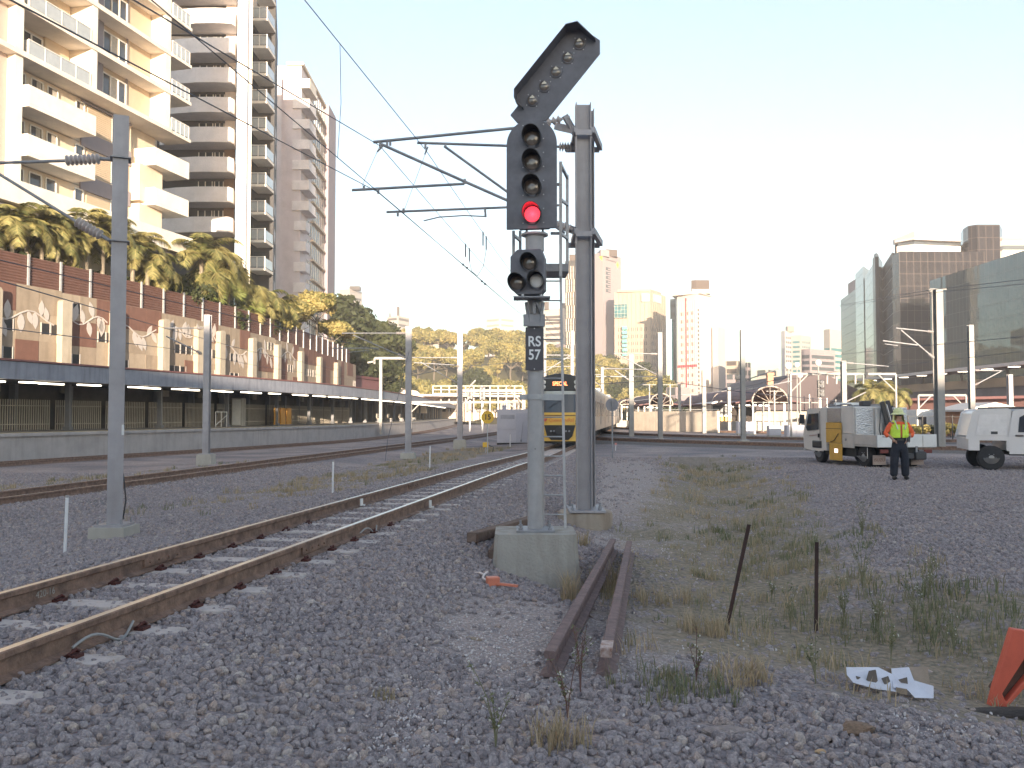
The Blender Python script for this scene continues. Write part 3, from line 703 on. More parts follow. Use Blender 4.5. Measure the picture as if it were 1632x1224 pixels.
for py in (205, 365):
    z = U(930, py + 6, 14).z
    m_ = MB()
    for y in (-.15, .70): m_.bx(-.24, .34, y, y + .035, z - .11, z - .02) if y > 0 else m_.bx(-.135, .135, y, y + .012, z - .09, z)
    m_.bar((-.13, -.14, z), (-.13, .70, z - .02), .06, .09); m_.bar((.15, -.14, z), (.36, .72, z - .03), .07, .10)
    m_.bar((-.13, .0, z + .03), (-.42, .35, z + .22), .09, .12); m_.build('clamp_frame', mastm, hm, bevel=.003)
for t in np.linspace(.08, .9, 9):
    z = zb + (zt - zb) * t; m_ = MB(); m_.bx(.10, .13, .11, .42, z - .05, z + .05); m_.build('lacing_plate', mastm, hm)
# cantilever arms of the double mast (parts of it)
def ctube(th, name, a, b, r, m=galvd): q = MB(); q.cyl(a, b, r, n=10); return q.build(name, m, th, world=True, smooth=True)
def clampb(mb, p, s=.05): mb.box(p, (s * .7, s * .7, s * 1.6))
A = 14.0; B = 14.5
ctube(hm, 'cantilever_tube', U(595, 226.5, A), U(822, 204, A), .024)
ctube(hm, 'cantilever_tube', U(822, 204, A), U(884, 193, A), .020)
q = MB(); insul(q, U(872, 195, A), U(895, 190, A + .02), .07, 3); q.build('insulator', porc, hm, world=True, smooth=True)
q = MB(); q.bar(U(893, 190, A), U(908, 186, A), .03, .03); q.bar(U(900, 184, A), U(922, 222, A + .1), .05, .10); q.build('arm_bracket', mastm, hm, world=True)
ctube(hm, 'cantilever_tube', U(608, 230, A), U(742, 290, A), .024); ctube(hm, 'cantilever_tube', U(742, 290, A), U(905, 362, A), .024)
q = MB(); insul(q, U(880, 351, A), U(912, 366, A), .07, 4); q.build('insulator', porc, hm, world=True, smooth=True)
ctube(hm, 'registration_tube', U(561, 303, A), U(740, 293, A), .022)
ctube(hm, 'registration_drop', U(738, 294, A), U(743, 288, A), .018)
ctube(hm, 'cantilever_tube', U(665, 227.5, B), U(812, 232.5, B), .022); ctube(hm, 'cantilever_tube', U(812, 232.5, B), U(893, 234, B), .022)
q = MB(); insul(q, U(891, 234, B), U(912, 234, B), .085, 5); q.build('insulator', porc, hm, world=True, smooth=True)
q = MB(); q.cyl(U(911, 234, B), U(920, 234, B), .05, n=10); q.build('arm_bracket', mastm, hm, world=True)
ctube(hm, 'cantilever_tube', U(708, 233, B), U(900, 372, B), .022)
ctube(hm, 'registration_tube', U(616, 338, B), U(895, 327, B), .020)
q = MB(); q.tube([U(675, 352, B), U(700, 346, B), U(740, 343.5, B), U(774, 345, B)], .011, 8); q.cyl(U(773, 331, B), U(774, 346, B), .018, n=8); q.build('steady_arm', galvd, hm, world=True)
for (px, py, Y) in ((606, 231, A), (617, 230, A), (622, 228, A), (678, 233, B), (710, 232, B), (603, 305, A), (580, 300, A), (741, 289, A), (643, 336, B), (634, 341, B), (773, 334, B)):
    q = MB(); clampb(q, U(px, py, Y)); q.build('clamp', galvd, hm, world=True)
for (a, b, Y) in (((612, 231), (601, 242), A), ((682, 234), (677, 246), B)): ctube(hm, 'wire_hook', U(*a, Y), U(*b, Y), .014)

mast_n = 0
def mast(px, ptop, pbase, Y, w, label, foot=True, group='masts carrying the overhead wires', d=None, rot=0, name='mast', m=None, zb=None):
    p = U(px, pbase, Y); x = (U(px, (ptop + pbase) / 2, Y)).x; zb = p.z if zb is None else zb; zt = U(px, ptop, Y).z
    t = thing(name, label, 'railway mast', (x, Y, zb), 0, group); q = MB(); hcol(q, 0, 0, 0, zt - zb, w, d or w, rot, .014); q.build('column', m or mastm, t)
    if foot:
        q = MB(); q.box((0, 0, .02), (w * 1.9, (d or w) * 1.9, .04)); q.build('base_plate', mastm, t)
        q = MB(); q.box((0, 0, -.30), (w * 2.6, (d or w) * 2.6, .60), taper=.92); q.build('concrete_footing', concl, t)
        if Y < 20:
            for a in (-1, 1):
                for c in (-1, 1): q = MB(); q.cyl((a * w * .8, c * w * .8, .04), (a * w * .8, c * w * .8, .12), .016, n=8); q.build('anchor_bolt', galvd, t)
    return t
def P3(t, a, Y): return U(a[0], a[1], Y)
def cant(t, Y, top=None, strut=None, reg=None, steady=None, r=.03, ins=True, m=galvd):
    for seg, nm in ((top, 'cantilever_tube'), (strut, 'cantilever_tube'), (reg, 'registration_tube'), (steady, 'steady_arm')):
        if seg: ctube(t, nm, U(*seg[0], Y), U(*seg[1], Y), r if nm != 'steady_arm' else r * .6, m)
    if ins:
        for seg in (top, strut):
            if seg: a = U(*seg[0], Y); b_ = U(*seg[1], Y); q = MB(); insul(q, b_.lerp(a, .16), b_.lerp(a, .02), .075, 5); q.build('insulator', porc, t, world=True, smooth=True)
m1 = mast(188, 187, 838, 13.4, .225, 'near grey steel mast at the left with an insulated arm reaching out of frame', d=.235, rot=.42)
q = MB(); insul(q, U(105, 256, 13.4), U(160, 253, 13.4), .085, 8); q.build('insulator', porc, m1, world=True, smooth=True)
q = MB(); insul(q, U(122, 353, 13.4), U(162, 376, 13.4), .085, 7); q.build('insulator', porc, m1, world=True, smooth=True)
ctube(m1, 'cantilever_tube', U(-70, 262, 13.4), U(106, 256, 13.4), .024); ctube(m1, 'cantilever_tube', U(-75, 232, 13.4), U(123, 354, 13.4), .024)
ctube(m1, 'arm_bracket', U(158, 253, 13.4), U(180, 254, 13.4), .03); ctube(m1, 'arm_bracket', U(161, 375, 13.4), U(180, 386, 13.4), .03)
q = MB(); z = U(188, 254, 13.4).z; 
for py in (254, 386): z = U(188, py, 13.4).z - m1.location.z; q.box((0, -.0, z), (.30, .32, .02), rz=.42); 
q.build('mast_band', galvd, m1)
q = MB(); z = U(188, 685, 13.4).z - m1.location.z; q.box((.13, -.075, z), (.065, .004, .16), rz=.42 - PI / 5); pq = q.build('number_tag', white, m1)
q = MB(); q.tube([(.1, 0, .9), (.16, -.05, .7), (.17, 0, .4), (.12, .02, .1)], .012, 6); q.build('earth_cable', blk2, m1)
m2 = mast(330, 502, 724, 39, .27, 'steel mast in front of the station platform, second from the left'); cant(m2, 39, ((263, 523), (324, 523)), ((265, 536), (322, 564)), None, r=.03)
m3 = mast(651, 520, 722, 40.5, .27, 'grey mast on a footing among grass left of the 15 sign'); cant(m3, 40.5, ((545, 531), (648, 531)), ((563, 534), (648, 571)), ((530, 555), (604, 555)), ((552, 562), (589, 558)))
m4 = mast(733, 529, 701, 52, .30, 'mast between the grassy footing mast and the white cabinet'); cant(m4, 52, ((655, 570), (731, 570)), ((670, 577), (728, 610)), ((660, 578), (730, 582)))
warm = streaky('mast_steel_pale', (.30, .29, .28), (.22, .18, .15), .6, 2, 3, .05, .4)
ma = mast(1006, 565, 696, 68, .36, 'slim bright mast just right of the round grey sign', foot=False, m=warm); cant(ma, 68, ((962, 588), (1003, 588)), ((980, 590), (1003, 606)), ((950, 600), (998, 600)), r=.05)
mb1 = mast(1052, 530, 700, 53, .27, 'mast in front of the cream tower with the turquoise windows', m=warm); cant(mb1, 53, ((978, 563), (1049, 564)), ((985, 565), (1048, 598)), ((962, 587), (1028, 589)), r=.035)
cant(mb1, 53, ((1012, 618), (1049, 600)), None, ((1008, 600), (1050, 600)), r=.03, ins=False)
mc = mast(1122, 590, 692, 84, .36, 'mast standing before the base of the red striped tower', foot=False, m=warm)
md = mast(1184, 525, 702, 49, .25, 'tall slim mast alone against the sky in mid yard', m=warm); cant(md, 49, ((1262, 607), (1188, 622)), ((1240, 588), (1188, 606)), None, r=.035)
me_ = mast(1162, 617, 690, 100, .36, 'short mast beside the small far yellow train', foot=False, m=warm)
mf = mast(1083, 612, 693, 92, .30, 'thin mast over the left end of the pale concrete wall', foot=False, m=warm)
mg = mast(1345, 575, 712, 57, .30, 'mast rising behind the cab of the small work truck', m=warm); cant(mg, 57, ((1416, 584), (1349, 578)), ((1380, 625), (1349, 640)), None, r=.04)
mh = mast(1496, 461, 713, 40, .38, 'big double flanged mast behind the tray of the work truck', d=.30, m=warm, foot=False, rot=.25)
cant(mh, 40, ((1428, 523), (1488, 529)), ((1436, 526), (1489, 571)), ((1407, 543), (1462, 550)), ((1410, 548), (1431, 551)), r=.035)
q = MB(); q.ball(U(1483, 463, 40), .10); q.bar(U(1483, 461, 40), U(1508, 461, 40), .08, .05); q.build('top_bracket', warm, mh, world=True)
mi = mast(1548, 518, 700, 50, .28, 'mast rising from behind the white utility', foot=False, m=warm); cant(mi, 50, ((1597, 591), (1553, 590)), ((1595, 592), (1553, 614)), None, r=.035)
mk = mast(1610, 597, 700, 70, .35, 'dull blue grey mast before the pale viaduct wall at the right edge', foot=False)
ml = mast(912, 527, 640, 75, .30, 'pale mast standing behind the yellow train', foot=False, m=warm); cant(ml, 75, ((866, 566), (910, 566)), ((872, 590), (910, 566)), ((868, 573), (925, 570)), r=.05); cant(ml, 75, ((925, 560), (912, 545)), None, ((870, 585), (935, 583)), r=.04, ins=False)
mj = mast(868, 545, 600, 90, .36, 'short pale mast just left of the train roof', foot=False, m=warm, zb=-.2)
mo = mast(960, 585, 690, 120, .4, 'faint mast over the carriages behind the yellow train', foot=False, m=warm); cant(mo, 120, ((930, 597), (958, 597)), ((935, 600), (958, 615)), None, r=.06)
# portal gantries
def gantry(label, xa, xb, ytop, ybot, Y, r=.12, braces=True, m=None):
    t = thing('gantry', label, 'rail gantry', (U(xa, ybot, Y).x, Y, -.15)); m = m or warm
    zt_ = U(xa, ytop, Y).z
    for x in (xa, xb): q = MB(); q.bar((U(x, ybot, Y).x, Y, -.15), (U(x, ybot, Y).x, Y, zt_), r, r); q.build('post', m, t, world=True)
    q = MB(); q.bar((U(xa, ybot, Y).x, Y, zt_), (U(xb, ybot, Y).x, Y, zt_), r * 1.1, r * 1.3); q.build('beam', m, t, world=True)
    if braces:
        for x, s in ((xa, 1), (xb, -1)): a = U(x, ybot, Y).x; q = MB(); q.bar((a, Y, zt_ - 1.3), (a + s * 1.3, Y, zt_), r * .6, r * .6); q.build('brace', m, t, world=True)
    return t
gg = gantry('long portal gantry with hanging drop posts above the work truck', 1261, 1429, 596, 690, 62)
for px in (1318, 1333, 1363, 1376): q = MB(); q.bar(U(px, 596, 62), U(px, 612, 62), .12, .12); q.build('drop_post', warm, gg, world=True)
gantry('low portal frame over the fence between the truck and the utility', 1464, 1540, 630, 660, 85, .16)
gantry('bright portal frame left of the white cabinet before the station', 736, 836, 623, 690, 78, .18)
gantry('second bright portal frame above the station tracks at left', 655, 826, 641, 690, 110, .22)
# globe lamps on the right yard
globe = M('lamp_globe_white', (.85, .82, .76), .4, 0, .05)
for i, (px, py, Y, lb) in enumerate(((1256, 585, 75, 'white globe lamp on a post at the left leg of the long gantry'), (1270, 583, 95, 'white globe lamp just right of the gantry leg'), (1304, 580, 80, 'taller white globe lamp above the black signal'), (1275, 600, 88, 'lowest white globe lamp beside the gantry leg'))):
    p = U(px, py, Y); t = thing('lamp_post', lb, 'lamp post', (p.x, Y, -.2)); q = MB(); q.cyl((0, 0, 0), (0, 0, p.z + .2), .07, n=8); q.build('post', warm, t); q = MB(); q.ball((0, 0, p.z + .2 + .1), .30); q.build('globe', globe, t, smooth=True)
    t['group'] = 'white globe lamps in the yard'

# ---------------------------------------------------------------- overhead wires
def wire(label, pts, r=.006, n=5, cat='overhead wire', group='overhead wires'):
    o = MB().tube(pts, r, n).build('overhead_wire', wire_m, None); return tag(o, label, cat, group)
def along(p, d, L, z=0): return p + Vector((d * L, L, z))
TD = .160
def sagw(a, b, s, n=12): return [a.lerp(b, t / n) - Vector((0, 0, s * 4 * (t / n) * (1 - t / n))) for t in range(n + 1)]
pa = U(679, 240, 14.5); pb_ = U(605, 232, 14.0); pc = U(643, 340, 14.5); pd = U(602, 306, 14.0)
def far(p, Y, dx=0): return Vector((c1(Y) + (p.x - c1(p.y)) * .3 + dx, Y, p.z))
def back(p, a, z=.0): # continue towards the camera through the image point a at a depth
    return a
wa0 = U(457, 0, 5.4); 
wire('catenary wire entering at the top and crossing the upper arm nearest the signal', [pa - (pa - U(657, 217, 13.2)) * 3.2 if False else Vector((pa.x - .1548 * 30, pa.y - 30, pa.z + .25)), pa] + sagw(pa, far(pa, 60), .5)[1:])
wire('catenary wire resting on the end of the longest arm', [pb_ + (U(235, 13, 5.6) - pb_) * 1.6, pb_] + sagw(pb_, far(pb_, 60), .5)[1:])
wire('contact wire passing under the lower arm nearest the signal', [Vector((pc.x - .152 * 30, pc.y - 30, pc.z + .02)), pc, far(pc, 60), ])
wire('contact wire held by the lower arm farthest left', [pd + (U(0, -9, 4.6) - pd) * 1.6, pd, far(pd, 60)])
for (a, b_, lb) in (((605, 233, 14.0), (577, 296, 13.8), 'thin slanting dropper from the hook of the longest arm'), ((679, 242, 14.5), (644, 336, 14.5), 'thin slanting dropper from the hook of the shorter arm')):
    o = MB().cyl(U(*a), U(*b_), .004, n=5).build('dropper_wire', wire_m); tag(o, lb, 'dropper wire', 'dropper wires')
def proj_line(p0, p1, px):
    for t in np.linspace(0, 1, 400):
        q = Vector(p0).lerp(Vector(p1), t)
        if q.y > .5 and abs(CX + F * q.x / q.y - px) < 2.5: return q
    return None
q0 = proj_line(Vector((pa.x - .1548 * 30, pa.y - 30, pa.z + .25)), pa, 539); q1 = U(536, 238, q0.y + .4) if q0 else None
if q0: q1 = proj_line(Vector((pc.x - .152 * 30, pc.y - 30, pc.z)), pc, 536) or q1; o = MB().tube([q0, q0.lerp(q1, .5) + Vector((.03, 0, 0)), q1], .004, 5).build('dropper_wire', wire_m); tag(o, 'long thin dropper hanging in the open sky left of the arms', 'dropper wire', 'dropper wires')
# section insulator loops farther along
lp = thing('wire_clamp', 'small dark clamps and loops hanging on the wires left of the signal', 'wire clamp', (0, 19, 5))
def on_wire(pts, px):
    for a, b_ in zip(pts, pts[1:]):
        r = proj_line(a, b_, px)
        if r: return r
WA = [pa] + sagw(pa, far(pa, 60), .5)[1:]; WB = [pb_] + sagw(pb_, far(pb_, 60), .5)[1:]; WC = [pc, far(pc, 60)]; WD = [pd, far(pd, 60)]; ends = []
for Wq, px in ((WA, 772), (WA, 777), (WB, 744), (WB, 750)):
    c0 = on_wire(Wq, px)
    if c0: q = MB(); q.bar(c0 + Vector((0, 0, .03)), c0 - Vector((0, 0, .30)), .03, .03); q.build('clamp', wire_m, lp, world=True); ends.append(c0 - Vector((0, 0, .30)))
if len(ends) == 4: q = MB(); a, b_ = ends[1], ends[3]; q.tube([a, a.lerp(b_, .15) - Vector((0, 0, .35)), a.lerp(b_, .5) - Vector((0, 0, .5)), a.lerp(b_, .85) - Vector((0, 0, .3)), b_], .007, 5); q.build('loop', wire_m, lp, world=True)
for Wq, px in ((WC, 769), (WC, 775), (WD, 740), (WD, 746)):
    c0 = on_wire(Wq, px)
    if c0: q = MB(); q.ball(c0, .03, 8, 6); q.build('clamp', wire_m, lp, world=True)
# long wires on the right side and background
def wire2(label, pts, r=.02): return wire(label, pts, r)
wire2('upper long wire running past the top of the big double flanged mast', [U(1335, 487, 75), U(1483, 462, 40), U(1700, 438, 26)], .014)
wire2('lower long wire running past the top of the big double flanged mast', [U(1335, 489, 76), U(1490, 466, 40), U(1700, 446, 26)], .012)
wire2('wire crossing the dark glass building below the arm of the big mast', [U(1340, 565, 70), U(1462, 552, 42), U(1700, 530, 28)], .014)
wire2('wire crossing low over the viaduct canopy at right', [U(1350, 590, 70), U(1500, 575, 48), U(1700, 552, 35)], .014)
wire2('wire over the maroon canopy roof edge', [U(1250, 606, 80), U(1345, 590, 57), U(1500, 575, 50)], .014)
wire2('wire spanning the mid yard between the slim masts', [U(950, 612, 68), U(1052, 606, 53), U(1184, 625, 49), U(1345, 640, 57)], .02)
wire2('wire sloping over the small far train', [U(1000, 640, 100), U(1162, 622, 100), U(1260, 600, 62)], .03)
wire2('wire running over the train roof', [U(780, 628, 120), U(912, 576, 75), U(1006, 590, 68)], .025)
wire2('wire sloping above the white cabinet', [U(651, 600, 40.5), U(733, 584, 52), U(868, 575, 90)], .016)
wire2('pale wire rising from the grassy footing mast to the left', [U(-60, 400, 16), U(440, 520, 30), U(600, 557, 38), U(733, 583, 52)], .012)
wire2('wire sagging in front of the mural wall', [U(-60, 430, 14), U(263, 523, 39), U(400, 560, 60), U(545, 590, 90)], .014)
wire2('second wire sagging in front of the mural wall', [U(-60, 515, 16), U(268, 555, 39), U(420, 585, 62), U(560, 605, 100)], .012)
# ---------------------------------------------------------------- platform, canopy, mural wall, embankment
plat_c = streaky('platform_concrete', (.41, .375, .36), (.24, .21, .19), .9, 1.2, 3, .3, .5)
def sect(name, path, prof, mats, parent, zf=None, mi=None, close=True):
    """sweep a cross section (offset to the left of the path, z) along a plan path"""
    mb = MB(); rows = [[(*q, z) for q in offset(path, d)] for d, z in prof]; n_ = len(prof)
    for j in range(n_ if close else n_ - 1):
        if mi: mb.mat(mi[j])
        A, B = rows[j], rows[(j + 1) % n_]
        for i in range(len(path) - 1): mb.face([A[i], A[i + 1], B[i + 1], B[i]][::-1] if False else [B[i], B[i + 1], A[i + 1], A[i]][::-1])
    mb.mat(0)
    return mb
def swp(name, path, prof, m, parent, close=True):
    """prof: (left offset as list per path point or number, z number or function of y)"""
    mb = MB(); rows = []
    for d, z in prof: rows.append([Vector((q[0], q[1], z(path[i][1]) if callable(z) else z)) for i, q in enumerate(offset(path, d))])
    n_ = len(prof)
    for j in range(n_ if close else n_ - 1):
        A, B = rows[j], rows[(j + 1) % n_]
        for i in range(len(path) - 1): mb.face([A[i], B[i], B[i + 1], A[i + 1]])
    if close:
        mb.face([r_[0] for r_ in rows][::-1]); mb.face([r_[-1] for r_ in rows])
    return mb.build(name, m, parent, world=True)
pf = thing('station_platform', 'long curved concrete station platform with a yellow edge line left of the tracks', 'station platform', (-24, 40, 0))
swp('platform_body', PEs, [(0.12, -.75), (0.12, .58), (0, .58), (0, .74), (7.3, .74), (7.3, -.75)], plat_c, pf)
swp('edge_line', PEs, [(.32, .745), (.32, .752), (.47, .752), (.47, .745)], M('faded_yellow_line', (.55, .40, .10), .8, 0, .2, 6), pf)
swp('paving', PEs, [(.6, .743), (.6, .747), (6.8, .747), (6.8, .743)], M('platform_paving', (.20, .18, .165), .85, 0, .2, 2), pf)
# graffiti scrawl on the face of the platform
q = MB(); rg = random.Random(3); x0 = lerp_path(PEs, 41.5)
pts = [Vector((lerp_path(PEs, 41 + i * .16) + .02 - .14, 41 + i * .16, -.02 + .22 * math.sin(i * 1.9) * rg.random())) for i in range(24)]
for p in pts: p.x += .10
q.tube(pts, .018, 4); q.build('graffiti', M('dark_paint_scrawl', (.12, .11, .12), .9), pf)

cano = thing('platform_canopy', 'long grey edged platform canopy with rows of lit tubes underneath', 'platform canopy', (-24, 40, 0))
fas = streaky('canopy_fascia', (.26, .27, .315), (.10, .10, .12), .6, 1.5, 4, .1, .5)
swp('fascia', PEs, [(.35, 3.36), (.35, 4.22), (.45, 4.22), (.45, 3.36)], fas, cano)
swp('roof_sheet', PEs, [(.28, 4.24), (.28, 4.33), (7.0, 4.6), (7.0, 4.50)], M('red_roof_edge', (.22, .10, .09), .6, 0, .15), cano)
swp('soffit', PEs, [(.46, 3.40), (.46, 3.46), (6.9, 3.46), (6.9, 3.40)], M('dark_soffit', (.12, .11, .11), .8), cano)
tube_m = M('lit_tube', (1.0, .88, .68), .5, emit=2.2, var=0)
def path_pts(P, d, y0, y1, step):
    out = []; y = y0; Q = offset(P, d)
    while y < y1: out.append((lerp_path(Q, y), y)); y += step
    return out
for i, (x, y) in enumerate(path_pts(PEs, 1.0, 14, 190, 3.7)):
    a = math.atan2(-(lerp_path(PEs, y + 1) - lerp_path(PEs, y)), 1)
    for k in (0, 1):
        q = MB(); q.box((0, 0, 0), (.22, 1.55, .07)); o = q.build('ceiling_tube', tube_m, cano, world=False); o.parent = None
        if i % 5 == 4 and k: bpy.data.objects.remove(o); continue
        o.parent = cano; o.location = (x + 24, y - 40 + k * 1.75, 3.26); o.rotation_euler = (0, 0, a)
colm = M('canopy_column_grey', (.20, .20, .21), .6)
swp('rear_shade_sheet', PEs, [(6.95, .75), (6.95, 3.39), (7.05, 3.39), (7.05, .75)], M('rear_painted_shade', (.14, .122, .108), .8, 0, .3, .8), cano)  # dark sheet: the shade behind the fence is put into its colour
for x, y in path_pts(PEs, 4.2, 12, 240, 7.6):
    q = MB(); q.box((x, y, 2.2), (.26, .26, 2.9)); q.box((x, y, .85), (.42, .42, .2)); q.build('column', colm, cano, world=True)
for x, y in path_pts(PEs, 6.5, 14, 120, 3.9):
    q = MB(); q.box((x, y, 2.3), (.35, .35, 3.1)); q.build('rear_pier', colm, cano, world=True)
q = MB(); xx = lerp_path(offset(PEs, .9), 49.0); q.box((xx, 49, 3.30), (.55, .1, .22)); q.build('red_sign_box', M('red_lit_sign', (.8, .05, .04), .5, emit=.5, var=0), cano, world=True)
# palisade fence along the rear of the platform: panels of pickets
pick = M('cream_palisade', (.50, .44, .36), .6, 0, .1)
yy = 16.0; first = None
FQ = offset(PEs, 5.4); fence_t = thing('palisade_fence', 'cream steel picket fence along the back of the covered platform', 'fence', (-30, 40, .74))
while yy < 100:
    a = Vector((lerp_path(FQ, yy), yy, .75)); b_ = Vector((lerp_path(FQ, yy + 3.4), yy + 3.4, .75)); q = MB()
    nst = 22 if yy < 70 else 12
    for k in range(nst + 1): p = a.lerp(b_, k / nst); q.bar(p, p + Vector((0, 0, 1.75)), .07, .03)
    for z in (.35, 1.4): q.bar(a + Vector((0.03, 0, z)), b_ + Vector((0.03, 0, z)), .04, .05, up=(0, 0, 1))
    q.build('fence_panel', pick, fence_t, world=True); yy += 3.85
# platform things: bench, barrier rail, orange hoarding
def platform_xy(px, d):
    Q = offset(PEs, d)
    for y in np.arange(20, 250, .25):
        if CX + F * lerp_path(Q, y) / y >= px: return Vector((lerp_path(Q, y), float(y), .75))
orm = M('orange_hoarding', (.55, .27, .04), .6, 0, .2)
t = thing('hoarding', 'orange site hoarding standing on the shaded platform', 'hoarding', platform_xy(448, 4.6)); q = MB()
for i in range(3): q.box((.1 * i, -1.6 + i * 1.6, .75), (.08, 1.5, 1.5))
q.build('board', orm, t); q = MB(); q.bx(-.15, .4, -2.4, 2.4, 0, .06); q.build('base_rail', colm, t)
t = thing('handrail', 'white handrail beside the second mast on the platform', 'handrail', platform_xy(352, 3.2)); q = MB()
for y in (-1.2, 0, 1.2): q.bar((0, y, 0), (0, y, 1.1), .05, .05)
q.build('posts', white, t); q = MB(); q.bar((0, -1.2, 1.1), (0, 1.2, 1.1), .05, .05); q.build('top_rail', white, t); q = MB(); q.bar((0, -1.2, .15), (0, 1.2, .85), .04, .04); q.build('brace', white, t)
t = thing('cabinet', 'pale locker against the platform fence', 'cabinet', platform_xy(368, 5.2)); q = MB(); q.box((.5, 0, 1.1), (.8, 1.1, 2.2)); q.build('body', concl, t, bevel=.03); q = MB(); q.box((.5, -.56, 1.1), (.66, .02, 2.0)); q.build('door', white, t)
bn = None
for i, px in enumerate((605, 622, 640, 660)):
    p = platform_xy(px, 2.4)
    t = thing('bench_seat', ['slatted platform bench nearest the left', 'second slatted bench along the sunny part of the platform', 'third slatted bench along the sunny part of the platform', 'farthest slatted bench on the platform'][i], 'bench', p, 0, 'benches on the platform'); q = MB(); q.box((0, 0, .45), (.5, 1.6, .06)); q.build('seat', pick, t); q = MB(); q.box((-.28, 0, .8), (.06, 1.6, .5)); q.build('backrest', pick, t)
    for y in (-.6, .6): q = MB(); q.box((0, y, .21), (.4, .06, .42)); q.build('leg', colm, t)

# the wall
WP = offset(PEs, 7.2)
def wx(y): return lerp_path(WP, y)
def ztop(y): return 9.35 - .0205 * (y - 49) if y > 49 else 9.35
def yof(px, P=WP):
    for y in np.arange(10, 300, .1):
        if CX + F * lerp_path(P, y) / y >= px: return float(y)
wl = thing('retaining_wall', 'tall mural wall of cream and rust brown panels with white leaf motifs above the canopy', 'retaining wall', (-31, 49, 0))
cream = streaky('mural_cream', (.33, .27, .205), (.20, .155, .11), .9, 1.2, 2.5, .25, .55)
cream2 = streaky('mural_sand', (.28, .225, .17), (.17, .13, .09), .9, 1.5, 3, .25, .5)
rustp = streaky('mural_rust_panel', (.155, .078, .058), (.095, .045, .034), .8, 2.5, 3, .2, .5)
leafw = M('mural_white_leaf', (.46, .42, .39), .8, 0, .06)
win_d = M('dark_opening', (.025, .025, .028), .3)
pil_m = streaky('pilaster_concrete', (.40, .35, .275), (.28, .23, .17), .9, 1.0, 3, .3, .5)
pys = [14.0, 22.0, 30.0, 38.5, yof(-20)] + [yof(px) for px in (94, 176, 254, 310, 346, 397, 437, 475, 505, 532)] + [112.0]
pys = sorted(set(round(v, 2) for v in pys)); rw = random.Random(12)
q = MB(); prev = None
for a, b_ in zip(pys, pys[1:]):
    zt = ztop((a + b_) / 2); A = Vector((wx(a), a, 0)); B = Vector((wx(b_), b_, 0)); d = (B - A).normalized(); nrm = Vector((d.y, -d.x, 0)); L_ = (B - A).length
    q = MB(); q.ext([(0, -.7), (L_, -.7), (L_, zt), (0, zt)], A, d, (0, 0, 1), nrm * -.5); q.build('wall_bay', cream if rw.random() < .7 else cream2, wl, world=True)
    ncol = max(3, round(L_ / 1.75)); cw = L_ / ncol; rh = 1.62
    for c in range(ncol):
        for r_ in range(3):
            z1 = zt - r_ * rh - (.0); z0 = z1 - rh; k = rw.random(); x0 = c * cw
            if r_ == 0 and k < .42 or r_ == 1 and k < .38 or r_ == 2 and k < .32:
                q = MB(); q.ext([(x0 + .015, z0 + .015), (x0 + cw - .015, z0 + .015), (x0 + cw - .015, z1 - .015), (x0 + .015, z1 - .015)], A + nrm * .0, d, (0, 0, 1), nrm * .035); q.build('rust_panel', rustp, wl, world=True)
            elif r_ > 0 and k > .66 or (r_ == 0 and k > .93):
                for s in (0, 1):
                    xa = x0 + .18 + s * .72; q = MB(); q.ext([(xa, z0 + .45), (xa + .62, z0 + .45), (xa + .62, z0 + 1.1), (xa, z0 + 1.1)], A + nrm * .002, d, (0, 0, 1), nrm * .012); o = q.build('small_window', win_d, wl, world=True)
                    q = MB()
                    for (u0, u1, w0, w1) in ((xa - .05, xa, z0 + .42, z0 + 1.13), (xa + .62, xa + .67, z0 + .42, z0 + 1.13)): q.ext([(u0, w0), (u1, w0), (u1, w1), (u0, w1)], A, d, (0, 0, 1), nrm * .05)
                    q.build('frame', leafw, o, world=True)
            elif k > .45:
                q = MB(); q.ext([(x0 + .015, z0 + .015), (x0 + cw - .015, z0 + .015), (x0 + cw - .015, z1 - .015), (x0 + .015, z1 - .015)], A + nrm * .0, d, (0, 0, 1), nrm * .02); q.build('plain_panel', cream2, wl, world=True)
    # leaf motif: twig with leaves
    if b_ < 90:
        zb_ = zt - 1.6 + rw.uniform(-.3, .5); tw = []
        for i in range(9): tw.append((L_ * (.12 + .76 * i / 8), zb_ + .35 * math.sin(i * .8 + a)))
        q = MB(); q.tube([A + d * u + nrm * .03 + Vector((0, 0, z)) for u, z in tw], .05, 5); q.build('twig_motif', leafw, wl, world=True)
        for i in (0, 1, 3, 4, 5, 6, 7):
            u, z = tw[i]; ang = rw.choice((1, -1)) * rw.uniform(.8, 1.9); s = rw.uniform(.75, 1.15); ca, sa = math.cos(ang), math.sin(ang)
            pl_ = [(0, 0), (.2, .16), (.5, .25), (.8, .19), (1.1, 0), (.8, -.19), (.5, -.25), (.2, -.16)]
            q = MB(); q.ext([(u + s * (ca * x_ - sa * y_), z + s * (sa * x_ + ca * y_)) for x_, y_ in pl_], A + nrm * .036, d, (0, 0, 1), nrm * .012); q.build('leaf_motif', leafw, wl, world=True)
for y in pys[1:-1]:
    zt = ztop(y) - .55; A = Vector((wx(y), y, 0)); B = Vector((wx(y + 1), y + 1, 0)); d = (B - A).normalized(); nrm = Vector((d.y, -d.x, 0))
    q = MB(); w = .33; P = [(-w, 3), (w, 3), (w, zt - .12), (w * .7, zt), (-w * .7, zt), (-w, zt - .12)]; q.ext(P, A - nrm * .02, d, (0, 0, 1), nrm * .5); q.build('pilaster', pil_m, wl, world=True, bevel=.05)
